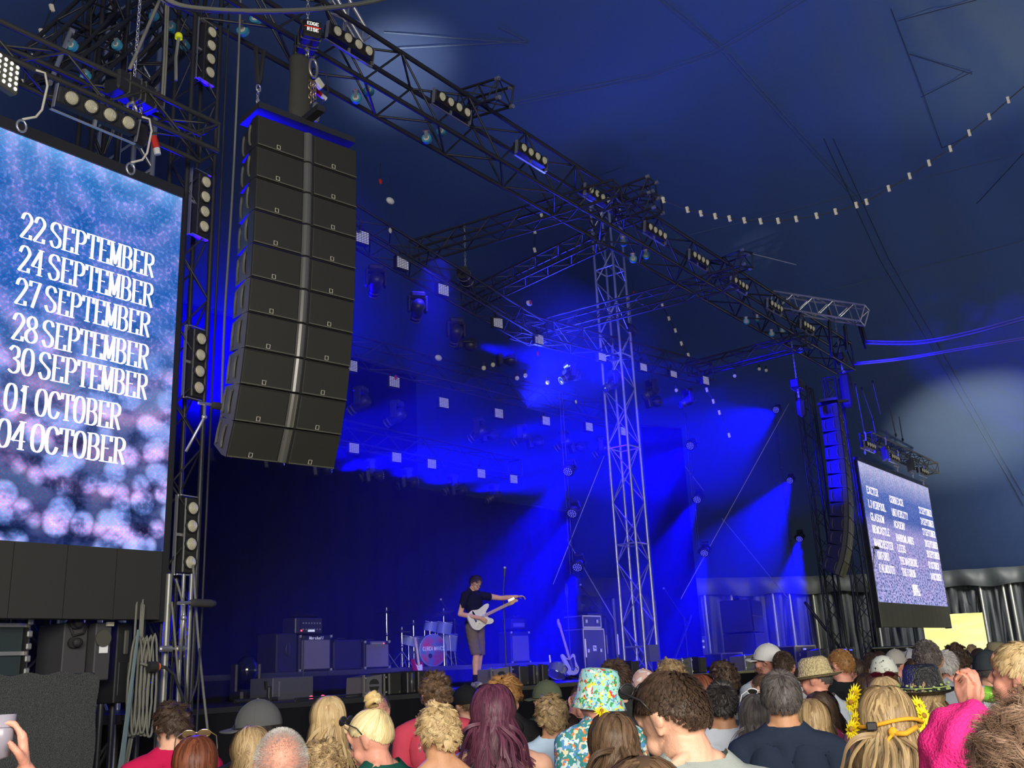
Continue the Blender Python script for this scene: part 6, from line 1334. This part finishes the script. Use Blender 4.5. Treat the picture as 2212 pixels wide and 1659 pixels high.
link('shorts', shell(GB_, lambda C: (C[:,2] < 1.0) & (C[:,2] > .5) & (np.abs(C[:,0]) < .24) & ((C[:,1] < .14) | (C[:,2] < .85)), lambda C: .014+.02*np.clip((.9-C[:,2])/.35,0,1), 'shorts', .004, [ZP(1.0), ZP(.5)]), fab('brown_shorts', (.16,.12,.11)), gt)
link('socks', shell(GB_, lambda C: (C[:,2] < .2), .006, 'socks', 0, [ZP(.2)]), fab('black_sock', (.01,.01,.01)), gt)
link('shoes', shell(GB_, lambda C: (C[:,2] < .085), .014, 'shoes', 0, [ZP(.085)]), mat('white_shoe', (.6,.6,.62), .5, noise=.7, nscale=25), gt)
hm = hair_mesh('hair', 2200, gdir=tuple(Rg.T @ np.array([0,0,-1.])), seed=5, length=.05, width=.006, lift=.4, grav=.4, mess=.3, seg=5); setco(hm, (co(hm)-PIV) @ Rg.T+PIV); link('hair', hm, HAIR['darkbrown'], gt)
glasses(gt, Rg, BLK)
for sgn in (-1,1): c = Rg @ (np.array([sgn*.031,.0795,1.643])-PIV)+PIV; MB().ell(c, (.0115,)*3).build('eye', EYEW, gt, True)
for sgn in (-1,1): MB().cyl((sgn*.034,.06,1.1), (sgn*.034,.06,1.1), .01)
# white guitar across his front, neck to the picture's right and up
bpy.context.view_layer.update()
cpos = gt.matrix_world @ Vector((.03,.165,1.06)); hpos = gt.matrix_world @ Vector((-.6,.4,1.33)); zax = (hpos-cpos).normalized(); fwd = (gt.matrix_world.to_3x3() @ Vector((.45,.9,.1))).normalized()
yax = -(fwd-zax*fwd.dot(zax)).normalized(); xax = yax.cross(zax); GMx = Matrix((xax, yax, zax)).transposed().to_4x4(); GMx.translation = cpos
guitar('off-white electric guitar with maple neck held by the man on stage', GMx, OW, .44, 1.05)
st = MB(); ipts = [(.14,.15,1.1),(.17,.02,1.3),(.1,-.03,1.475),(-.02,-.09,1.43),(-.12,-.13,1.25),(-.14,.03,1.1),(-.1,.16,1.12)]; st.tube(ipts, .016, 5); st.build('guitar_strap', fab('black_strap', (.01,.01,.012)), gt)
# ---- the crowd (crown pixel, ground distance, turn of the head)
P_ = person
NAVY = fab('navy_tee', (.02,.03,.055)); WTEE = fab('white_tee', (.6,.65,.72))
FLOR = mat('floral_teal', (.05,.3,.3), .8); 
def print_mat(name, ground, cols, scale):
    m = bpy.data.materials.new(name); m.use_nodes = True; nt = m.node_tree; b = nt.nodes['Principled BSDF']; b.inputs['Roughness'].default_value = .8
    tc = nt.nodes.new('ShaderNodeTexCoord'); mixp = None; prev = None
    rgb = nt.nodes.new('ShaderNodeRGB'); rgb.outputs[0].default_value = (*ground, 1); prev = rgb.outputs[0]
    for k, (c, th, sc_) in enumerate(cols):
        mp = nt.nodes.new('ShaderNodeMapping'); mp.inputs['Location'].default_value = (k*3.1, k*1.7, k*2.3); nt.links.new(tc.outputs['Object'], mp.inputs[0])
        v = nt.nodes.new('ShaderNodeTexNoise'); v.inputs['Scale'].default_value = scale*sc_; v.inputs['Detail'].default_value = 1; nt.links.new(mp.outputs[0], v.inputs['Vector'])
        r = nt.nodes.new('ShaderNodeValToRGB'); r.color_ramp.elements[0].position = th; r.color_ramp.elements[1].position = th+.02; nt.links.new(v.outputs[0], r.inputs[0])
        mx = nt.nodes.new('ShaderNodeMix'); mx.data_type = 'RGBA'; nt.links.new(r.outputs[0], mx.inputs[0]); nt.links.new(prev, mx.inputs[6]); mx.inputs[7].default_value = (*c, 1); prev = mx.outputs[2]
    nt.links.new(prev, b.inputs['Base Color']); MATS[name] = m; return m
HATP = print_mat('tropical_print', (.35,.72,.68), [((.05,.35,.08),.57,1.3),((.85,.75,.08),.61,1.1),((.7,.05,.06),.61,1.5),((.1,.3,.6),.64,1.4),((.85,.85,.8),.63,1)], 34)
FLOR = print_mat('teal_floral_print', (.04,.25,.25), [((.6,.75,.75),.56,1.2),((.75,.2,.05),.61,1),((.1,.3,.6),.6,1.4),((.85,.65,.4),.62,1.3)], 30)
BERRY = print_mat('berry_print', (.25,.02,.07), [((.8,.3,.35),.64,1.2)], 24)
HIVIS = print_mat('lime_print', (.5,.75,.05), [((.03,.03,.03),.66,1.2)], 16)
BANDM = print_mat('bandana_print', (.75,.78,.65), [((.05,.05,.05),.66,2)], 22)
PINKB = print_mat('pink_cap_print', (.7,.45,.38), [((.85,.75,.7),.6,1)], 18)
P_('person in crimson tee with wavy dark hair, head bowed, left of the cable tower foot', 372, 1523, 4.2, yaw=15, pitch=-14, hair='wavy', hc='darkbrown', sc=(.5,.01,.07), cnt=2200)
o, Rm = P_('woman with straight auburn hair and gold sunglasses pushed up, lower left', 424, 1592, 3.3, body='w', pitch=-4, hair='long', hc='auburn', sc=(.05,.05,.06), cnt=3000); glasses(o, Rm, mat('gold_lens', (.3,.2,.1), .1, .5), True, rimm=mat('gold_rim', (.8,.6,.3), .3, .9))
GCAP = fab('charcoal_cap', (.085,.088,.09))
o, Rm = P_('person in charcoal baseball cap looking left in front of the skirt', 560, 1521, 3.9, yaw=78, pitch=-3, body='w', hair='shoulder', hc='black', sc=(.03,.03,.035), cnt=1500, eyes=True, hkw=dict(length=.2)); cap_part(o, Rm, GCAP); glasses(o, Rm, BLK)
P_('woman with half-up streaked brown hair and black ribbon below the charcoal cap', 540, 1572, 3.6, body='w', yaw=35, pitch=-10, hair='longwavy', hc='dirtyblonde', sc=(.02,.02,.02), cnt=2600)
P_('man with sunburnt bald head and grey stubble at the bottom', 608, 1580, 2.55, pitch=-8, sk='pink', hair='stubble', hc='silver', sc=(.1,.1,.1), cnt=6000, wide=1.05, hkw=dict(front=.25))
P_('woman with long straight blonde hair by the stage skirt', 710, 1506, 4.2, body='w', yaw=10, hair='long', hc='blonde', smat=NAVY, cnt=2600)
P_('person with tangled golden brown hair cut off by the bottom edge', 690, 1612, 2.7, body='w', yaw=10, pitch=-8, hair='curly', hc='dirtyblonde', sc=(.05,.05,.05), cnt=3500)
o, Rm = P_('woman with platinum bun and sunglasses, face turned down left', 788, 1545, 3.35, body='w', yaw=62, pitch=-22, sk='pink', hair='updo', hc='platinum', sc=(.01,.08,.06), cnt=3500, eyes=True, hkw=dict(updo=(0,-.1,1.74))); glasses(o, Rm, BLK, True)
r_ = hair_mesh('hair_bun', 700, length=.13, width=.007, lift=.8, grav=0, curl=1.1, curlf=55, seed=77, seg=10, body=False, mess=.4); C = co(r_); C = (C-HC)*np.array([.42,.34,.34])+np.array([0,-.075,1.79]); setco(r_, (C-PIV) @ Rm.T+PIV); bn = link('hair_bun', r_, HAIR['platinum'], o); MB().tube([Vector(Rm @ (np.array((.034*math.cos(a)*(1-a/40),-.075+.03*math.sin(a)*(1-a/40),1.775+.004*a))-PIV)+PIV) for a in np.linspace(0,11,34)], .014, 7).build('bun_coil', HAIR['platinum'], bn, True)
P_('bald man in dark navy jacket just right of the platinum bun', 815, 1501, 4.9, yaw=-12, pitch=-5, sk='pink', hair='stubble', hc='grey', shirt='long', sc=(.025,.03,.04), cnt=3000, hkw=dict(front=.3))
P_('man with tall tousled brown hair and red tee behind the short-haired blonde', 940, 1459, 4.7, yaw=12, pitch=-4, hair='tousled', hc='brown', sc=(.55,.06,.1), cnt=2200, hkw=dict(length=.085))
o, Rm = P_('blonde woman with cropped wavy hair, hoop earring and bare shoulders', 945, 1527, 3.15, body='w', yaw=14, pitch=-12, sk='tan', hair='pixie', hc='blonde', shirt='low', sc=(.04,.04,.05), cnt=4500, hkw=dict(length=.075))
for sgn in (-1,1): MB().tube([Vector(Rm @ (np.array((sgn*.088,-.005+.014*math.cos(a),1.59+.016*math.sin(a)))-PIV)+PIV) for a in np.linspace(0,2*PI,13)[:-1]], .002, 5, True).build('hoop_earring', STEEL, o, True)
o, Rm = P_('boy in black cap and coral-red tee between tousled and purple hair', 1006, 1487, 5.3, yaw=30, pitch=-2, hair='crop', hc='brown', sc=(.55,.07,.12), cnt=900); cap_part(o, Rm, fab('black_cap', (.012,.012,.014)))
o, Rm = P_('woman with shoulder-length purple hair and a white top with red cords', 1063, 1482, 3.3, body='w', yaw=-6, pitch=-3, hair='shoulder', hc='purple', shirt='low', sc=(.72,.75,.72), cnt=5000, hkw=dict(length=.3))
tk = shell(B_WOM, lambda C: (C[:,2] > .9) & (C[:,2] < 1.5) & (np.abs(C[:,0]) < .15) & ((C[:,2] < 1.4) | ((np.abs(C[:,0]) > .06) & (np.abs(C[:,0]) < .11))), .008, 'tank_top', 0, [ZP(1.4), XP(.06), XP(.11), XP(-.06), XP(-.11)]); link('tank_top', tk, fab('charcoal_tank', (.06,.065,.075)), o)
for x in (-.035,-.01,.03): MB().tube([(x*.3,-.1,1.5),(x*1.2,-.125,1.42),(x*2.2,-.15,1.3),(x*3,-.16,1.15)], .0045, 5).build('red_cord', fab('dark_red_cord', (.35,.01,.04)), o, True)
P_('person with wavy ginger hair and black hooded jacket behind the purple hair', 1090, 1464, 4.5, yaw=-25, pitch=-8, hair='wavy', hc='ginger', shirt='long', sc=(.015,.015,.016), cnt=2400, hkw=dict(length=.1))
o, Rm = P_('person in olive baseball cap facing left, before the stage skirt', 1182, 1476, 5.7, yaw=65, hair='crop', hc='brown', sc=(.03,.04,.04), cnt=500); cap_part(o, Rm, fab('olive_cap', (.1,.12,.075)))
P_('boy with streaked blond hair wearing a pale blue shirt with collar', 1190, 1508, 4.3, yaw=5, pitch=-3, hair='wavy', hc='dirtyblonde', sc=(.5,.65,.8), cnt=3000, sk='tan', hkw=dict(length=.095))
P_('woman with dark braid and lime green print top beside the pale blue shirt', 1222, 1545, 4.4, body='w', yaw=-30, pitch=-10, hair='shoulder', hc='darkbrown', smat=HIVIS, cnt=1500)
P_('man in dark green tee left of the tropical bucket hat', 1262, 1492, 4.6, yaw=60, sk='pink', hair='crop', hc='ginger', sc=(.035,.05,.05), cnt=800)
o, Rm = P_('man in tropical print bucket hat and teal floral shirt looking up left', 1297, 1455, 4.0, yaw=66, pitch=6, sk='pink', hair='crop', hc='ginger', smat=FLOR, cnt=700, eyes=True); cap_part(o, Rm, HATP, 'bucket')
P_('man with dark brush-cut hair directly behind the bucket hat', 1328, 1431, 4.6, yaw=-15, pitch=-6, hair='shortman', hc='darkbrown', sc=(.03,.03,.03), cnt=2600, hkw=dict(length=.045, lift=.7, vol=.2))
o, Rm = P_('woman with brown and blonde ribboned hair and yellow flowers, lower middle', 1318, 1545, 2.9, body='w', yaw=20, pitch=-14, hair='longwavy', hc='brown', sc=(.1,.05,.06), cnt=3500)
YF_ = mat('sunflower_petal', (.9,.72,.01), .6, emit=(.9,.7,0), es=.05)
def flower(par, c, n_, r, Rm=None):
    n_ = Vector(n_).normalized(); T = Matrix.Translation(Vector(c)) @ frame_z(n_); f = None
    for ring, (cnt, rr, zz) in enumerate(((14,r,.0),(10,r*.72,.008))):
        mb = MB()
        for k in range(cnt):
            a = 2*PI*k/cnt+ring*.2; q = Matrix.Rotation(a, 4, 'Z'); mb.add([(0,0,zz),(rr*.5,-rr*.14,zz+rr*.18),(rr,0,zz+rr*.1),(rr*.5,rr*.14,zz+rr*.18)], [(0,1,2,3)], T @ q)
        o_ = mb.build('sunflower' if ring == 0 else 'inner_petals', YF_, par if ring == 0 else f); f = f or o_
    MB().ell((0,0,.01), (r*.25,r*.25,.01), T).build('flower_centre', mat('flower_brown', (.3,.15,.02), .8), f)
for c in ((-.02,.02,1.765),(-.01,.055,1.745),(-.04,-.02,1.76)): flower(o, Rm @ (np.array(c)-PIV)+PIV, (.2,-.6,.8), .035)
o, Rm = P_('big man at the lower centre with faded dark crop, sunglasses on head, grey tee', 1425, 1468, 2.15, base=body_mesh('body', [down_arm(-1), down_arm(1)], voxel=.0055, dec=.4), yaw=48, pitch=-26, sk='fair', hair='shortman', hc='darkbrown', sc=(.28,.31,.29), cnt=9000, eyes=True, wide=1.04, byaw=8, hkw=dict(length=lambda n: .008+.045*np.clip(n[:,2]+.0,0,1), lift=.3, back=-.7, width=.0022)); glasses(o, Rm, BLK, True)
o, Rm = P_('person in pink patterned cap below the curly blond man', 1390, 1452, 5.6, body='w', yaw=20, pitch=-4, hair='shoulder', hc='brown', sc=(.2,.15,.15), cnt=900); cap_part(o, Rm, PINKB)
P_('man with curly blond hair looking down left before the grey monitor', 1443, 1431, 5.9, yaw=48, pitch=-18, hair='curly', hc='dirtyblonde', sc=(.1,.1,.12), cnt=2200)
P_('person with curly brown hair half hidden behind the big man', 1482, 1468, 5.0, body='w', yaw=-10, hair='curly', hc='brown', sc=(.1,.1,.1), cnt=1800)
P_('woman with long chestnut hair left of the short black-haired man', 1512, 1459, 4.7, body='w', yaw=-5, hair='long', hc='auburn', sc=(.02,.025,.03), cnt=2400)
P_('man with dark curly hair turned left in front of the stage edge', 1560, 1434, 5.4, yaw=25, pitch=-6, hair='curly', hc='darkbrown', sc=(.1,.1,.1), cnt=2200)
P_('man with short black hair and white tee, back of head to camera', 1555, 1477, 4.0, yaw=0, sk='tan', hair='shortman', hc='black', smat=WTEE, cnt=4500, hkw=dict(length=.03, lift=.6, mess=.4, vol=.13))
o, Rm = P_('woman with straight dark hair and white-framed glasses on her head', 1632, 1502, 3.8, body='w', yaw=-12, hair='long', hc='grey', sc=(.05,.05,.05), cnt=3200, hkw=dict(length=.24)); glasses(o, Rm, BLK, True, rimm=WHITEP)
P_('man with thinning grey-brown hair and navy tee, right of centre', 1682, 1454, 3.5, yaw=-4, pitch=-4, sk='tan', hair='shortman', hc='grey', smat=NAVY, cnt=6000, hkw=dict(length=.05, lift=.25))
P_('woman with honey blonde hair tucked behind the navy tee', 1748, 1512, 3.9, body='w', yaw=-25, hair='long', hc='dirtyblonde', sc=(.1,.1,.1), cnt=2000)
o, Rm = P_('bearded man in white baseball cap and glasses looking up left', 1662, 1397, 6.6, yaw=68, pitch=8, sk='pink', hair='crop', hc='brown', sc=(.4,.45,.5), cnt=600, eyes=True); cap_part(o, Rm, fab('white_cap', (.7,.7,.66))); glasses(o, Rm, BLK)
b_ = hair_mesh('beard', 900, length=.03, width=.005, lift=.6, grav=.6, seed=9, seg=4, body=False, front=-.98, side=-.98, back=-.98, fade=0); C = co(b_); C = (C-HC)*np.array([.72,.62,.5])+np.array([0,.035,1.566]); sel = C; setco(b_, (C-PIV) @ Rm.T+PIV); link('beard', b_, HAIR['darkbrown'], o)
P_('man with very short dark hair and sunburnt neck behind the navy tee', 1690, 1409, 6.4, yaw=-8, pitch=-4, sk='pink', hair='crop', hc='darkbrown', sc=(.5,.5,.52), cnt=2500)
P_('small person with brown hair peeking below the white cap', 1648, 1458, 6.0, body='w', yaw=50, hair='crop', hc='brown', sc=(.2,.2,.25), cnt=800)
STR = mat('woven_straw', (.75,.62,.32), .8, bump=1, bscale=90, noise=.4, nscale=70)
o, Rm = P_('woman in pale woven straw hat looking left', 1757, 1428, 5.2, body='w', yaw=66, pitch=-6, sk='pink', hair='crop', hc='grey', sc=(.4,.45,.5), cnt=400, eyes=True); cap_part(o, Rm, STR, 'straw')
o, Rm = P_('balding ginger man in glasses and black tee with white skeletal print', 1815, 1405, 6.2, yaw=42, sk='pink', hair='crop', hc='ginger', sc=(.012,.014,.016), cnt=1600, hkw=dict(length=.01)); glasses(o, Rm, BLK)
pr = MB()
for k in range(7): pr.tube([(-.05+.015*math.sin(k),-.145-.004*k%2,1.33-.03*k),(0,-.155,1.345-.03*k),(.05,-.147,1.33-.03*k)], .004, 4)
pr.tube([(0,-.155,1.36),(.01,-.158,1.15)], .005, 4).build('white_print', WHT, o)
o, Rm = P_('woman with dark red hair facing the camera in a berry print top', 1768, 1497, 4.6, body='w', yaw=150, pitch=-12, sk='pink', hair='shoulder', hc='darkbrown', smat=BERRY, cnt=1800, eyes=True, byaw=120)
o, Rm = P_('person with patterned cream headscarf tied over brown hair', 1906, 1423, 6.0, body='w', yaw=10, hair='long', hc='brown', sc=(.1,.1,.1), cnt=1200, hkw=dict(length=.2)); cap_part(o, Rm, BANDM, 'bandana')
o, Rm = P_('woman with smooth blonde hair and dark sunglasses above the sunflower garland', 1908, 1465, 4.3, body='w', yaw=0, hair='long', hc='blonde', sc=(.2,.1,.1), cnt=2400, hkw=dict(length=.25)); glasses(o, Rm, mat('maroon_lens', (.05,.005,.01), .1), True)
o, Rm = P_('woman with long wavy blonde hair wearing a sunflower garland with orange scarf', 1908, 1487, 2.75, body='w', yaw=-4, pitch=-4, hair='longwavy', hc='dirtyblonde', sc=(.2,.1,.05), cnt=7000, hkw=dict(length=.5))
tf = lambda c: Vector(Rm @ (np.array(c)-PIV)+PIV)
for s, ks in ((-1,range(5)),(1,range(3))):
    for k in ks: flower(o, tf((s*(.1+.012*math.sin(k*2)), .045-.03*k, 1.735-.03*k-(0 if s < 0 else .05))), (s*.75,-.65,.25), .042)
MB().tube([tf((.11*math.cos(a), -.012+.125*math.sin(a), 1.635-.012*math.sin(a*2))) for a in np.linspace(PI,2*PI,15)], .007, 6).build('orange_scarf', fab('orange_scarf', (.8,.38,.03)), o, True)
MB().ell(tf((.02,-.148,1.605)), (.016,.012,.017)).tube([tf((.02,-.15,1.6)),tf((.06,-.15,1.6)),tf((.095,-.12,1.62))], .009).tube([tf((.02,-.15,1.6)),tf((-.01,-.155,1.57)),tf((.0,-.15,1.55))], .006).build('scarf_knot', fab('orange_scarf', (.8,.38,.03)), o, True)
MB().box(tf((-.045,-.137,1.625)), (.035,.015,.028), bev=.004).build('black_clip', BLK, o)
P_('tall man with balding crown and grey tee, near the right doorway', 1998, 1386, 5.2, yaw=-2, sk='tan', hair='crop', hc='grey', sc=(.25,.27,.3), cnt=2600, hkw=dict(front=.62, length=.009))
BSTR = mat('black_straw', (.02,.02,.02), .4, bump=1, bscale=90, spec=.8)
o, Rm = P_('woman in black straw hat with green vine trim and loose blonde hair', 1988, 1448, 3.9, body='w', yaw=-14, pitch=2, hair='longwavy', hc='dirtyblonde', shirt='tank', sc=(.8,.2,.35), cnt=2600, hkw=dict(length=.27)); h_ = cap_part(o, Rm, BSTR, 'straw', BSTR)
vn = MB()
for k in range(34): a = k*.36; vn.ell((.115*math.cos(a), .135*math.sin(a), .02+.015*math.sin(k*1.7)), (.008,.004,.006), None, 6, 4)
vn.tube([(.108*math.cos(a), .128*math.sin(a), .02) for a in np.linspace(0,2*PI,25)[:-1]], .003, 4, True).build('green_vine', fab('vine_green', (.35,.45,.15)), h_)
P_('grey-haired man right of the tall balding man', 2040, 1408, 6.4, yaw=-15, sk='pink', hair='shortman', hc='silver', shirt='long', sc=(.02,.05,.04), cnt=1800)
P_('person with big curly brown hair behind the tall balding man', 2062, 1397, 7.2, body='w', yaw=5, hair='curly', hc='darkbrown', sc=(.1,.1,.1), cnt=2000, hkw=dict(length=.14))
o, Rm = P_('man in grey cap with sunglasses on it, near the right doorway', 1932, 1408, 7.6, yaw=-30, sk='pink', hair='crop', hc='grey', sc=(.3,.3,.3), cnt=300, eyes=True); cap_part(o, Rm, fab('stone_cap', (.45,.42,.36))); glasses(o, Rm, BLK, True)
o, Rm = P_('man in pale grey cap facing left beside the tall balding man', 1962, 1406, 7.8, yaw=40, sk='pink', hair='crop', hc='grey', sc=(.3,.3,.3), cnt=300, eyes=True); cap_part(o, Rm, fab('pale_grey_cap', (.4,.4,.42)))
o, Rm = P_('man in dark slate cap behind the raised drink can', 2130, 1411, 5.6, yaw=0, hair='crop', hc='grey', sc=(.45,.47,.5), cnt=500); cap_part(o, Rm, fab('slate_cap', (.035,.045,.05)))
B_CAN = body_mesh('body', [CANARM, down_arm(1)], voxel=.0055, dec=.35); NAVYL = fab('navy_sleeve', (.035,.05,.12))
o, Rm = P_('man with short fair hair drinking from a green can at the right edge', 2208, 1396, 3.3, yaw=75, pitch=8, sk='pink', hair='shortman', hc='blonde', shirt=None, base=B_CAN, cnt=3500, eyes=True, byaw=45, hkw=dict(length=.05))
link('shirt', shell(B_CAN, lambda C: (C[:,2] > .92) & (C[:,2] < 1.56) & ~((C[:,1] > .11) & (C[:,2] > 1.46)), .014, 'shirt', .002, [ZP(.92), ZP(1.46)], True), NAVYL, o); MB().tube([Vector((-.139+.034*math.cos(a),.137+.034*math.sin(a),1.497)) for a in np.linspace(0,2*PI,15)[:-1]], .007, 6, True).build('bracelet', fab('teal_bracelet', (.15,.5,.5)), o, True)
bpy.context.view_layer.update()
def hold(o, local, name, label, cat, build, tilt=(0,0,0)):
    p = o.matrix_world @ Vector(local); t = thing(name, label, cat, p); t.rotation_euler = tilt; build(t); return t
def can_b(t):
    MB().lathe([(0,-.06),(.026,-.06),(.032,-.052),(.032,.05),(.027,.06),(.0,.058)], 18).build('can', mat('can_white', (.75,.78,.75), .3, .3), t, True)
    MB().lathe([(.0325,.02),(.0325,.05),(.0275,.0605),(0,.0595)], 18).build('can_lid', mat('can_green', (.3,.75,.08), .3, .3), t, True)
    for k, tx in enumerate(('RE','BREE')): mb, _ = lettering(tx, .022, .014, .3, .2, .1, .034); mb.build('lettering', BLK, t, mw=Matrix.Translation((0,0,-.03+.0*k)) @ Matrix.Rotation(-.6+k*.9, 4, 'Z'))
can_dir = (o.matrix_world.to_3x3() @ Vector((.5,-.85,-.16))).normalized(); can_t = hold(o, (-.07,.125,1.582), 'drink_can', 'white and lime green drink can in the fair-haired man\'s hand', 'can', can_b, can_dir.to_track_quat('Z', 'Y').to_euler())
# frizzy head in front of all, with pink hood
o, Rm = P_('person with big frizzy brown hair very close at the lower right corner', 2245, 1556, 1.35, body='w', yaw=-10, hair='bigfrizz', hc='frizz', shirt='long', sc=(.25,.02,.1), cnt=9000, hkw=dict(length=.2))
o, Rm = P_('person in bright pink knitted hooded top beside the frizzy hair', 2084, 1540, 1.8, body='w', yaw=-30, hair=None, shirt='long', smat=mat('pink_knit', (.85,.02,.22), .9, bump=.5, bscale=160), wide=1.0)
hd = MB(); hd.ell((0,-.0,1.635), (.112,.14,.138), None, 48, 36); hd.ell((0,-.05,1.5), (.15,.12,.1), None, 48, 30); ho = hd.build('knitted_hood', MATS['pink_knit'], o, True); C = co(ho.data); Nn = nrm(ho.data)
C += Nn*(.004*np.sin(C[:,2:3]*75+C[:,0:1]*40+3*np.sin(C[:,1:2]*25))+.005*np.sin(C[:,0:1]*90-C[:,2:3]*50)); setco(ho.data, C)
# raised hand with cup at the lower left
o, Rm = P_('person at the lower left corner raising a clear cup, flower garland round the neck', -200, 1548, 1.9, yaw=0, hair='wavy', hc='darkbrown', shirt=None, base=body_mesh('body', [((.195,-.0,1.415), (.31,.15,1.38), (.26,.24,1.6), (-.9,.1,.1), (-.15,.2,1), .75, 1), down_arm(-1)], voxel=.006, dec=.4), sk='pink', cnt=1500, byaw=0)
link('shirt', clothes(B_MAN, 'low'), fab('white_floral', (.7,.7,.72)), o)
B_CUP = None
for k, (c, m_) in enumerate([((.2,.0,1.47),WHITEP),((.24,.03,1.45),mat('pink_petal', (.85,.1,.4), .7)),((.15,-.02,1.49),mat('orange_petal', (.9,.3,.02), .7)),((.27,.06,1.42),WHITEP),((.12,.02,1.5),MATS['pink_petal'])]):
    mb = MB()
    for q in range(6): a = q*PI/3; mb.ell((c[0]+.022*math.cos(a), c[1]+.008*math.sin(q), c[2]+.022*math.sin(a)), (.016,.012,.016), None, 8, 6)
    mb.build('garland_flower', m_, o, True)
bpy.context.view_layer.update()
def cup_b(t): MB().lathe([(0,-.06),(.026,-.05),(.033,.05),(.031,.05),(.024,-.045)], 20).build('cup_wall', mat('frosted_cup', (.3,.28,.34), .25), t, True); MB().lathe([(0,.02),(.034,.02)], 18).build('drink', mat('purple_drink', (.15,.08,.25), .2), t)
hold(o, (.2,.26,1.69), 'plastic_cup', 'frosted plastic cup held up at the lower left edge', 'cup', cup_b)
P_('crown of smooth brown hair just showing at the bottom edge below the big man', 1388, 1643, 1.5, body='w', hair='long', hc='brown', sc=(.1,.1,.1), cnt=4500)
# small distant people near the right doorway
far = [(2098,1393,14,'pale','tiny fair-haired man standing in the bright doorway'),(2140,1396,12,'grey','distant person left of the fair-haired drinker, by the doorway pole'),(2112,1402,10,'dark','distant dark head below the bright doorway'),(1880,1412,9,'dark','distant dark-haired person right of the black tee'),(1898,1408,10,'dark','distant person with dark hair left of the stone cap'),(2080,1406,9.5,'dark','distant head right of the big curly hair'),(2150,1392,9,'tan','distant person in a khaki sunhat near the right edge'),(1850,1425,7.5,'dark','dark-haired person behind the black tee'),(1730,1440,7.8,'dark','dark-haired person behind the straw hat'),(1975,1425,6.8,'dark','long dark-haired person left of the tall balding man'),(1870,1456,5.6,'dark','person with brown curls and a green collar behind the headscarf'),(1255,1480,5.8,'dark','dark-haired person in the gap left of the bucket hat')]
for k, (px, py, d, h, lab) in enumerate(far):
    o, Rm = P_(lab, px, py, d, yaw=[0,40,-20,10,-35,25][k%6], hair='shortman' if k not in (9,10) else 'shoulder', hc={'pale':'blonde','grey':'silver','dark':'darkbrown','tan':'brown'}[h], sc=[(.3,.3,.35),(.03,.03,.04),(.2,.05,.06),(.06,.1,.2)][k%4], cnt=700, sk='pink' if k % 2 else 'tan')
    if h == 'tan': cap_part(o, Rm, fab('khaki_hat', (.3,.26,.15)), 'straw')
print('people', NP[0])
print('tris', sum(len(o.data.polygons)*2 for o in bpy.data.objects if o.type == 'MESH'), 'objects', len(bpy.data.objects))
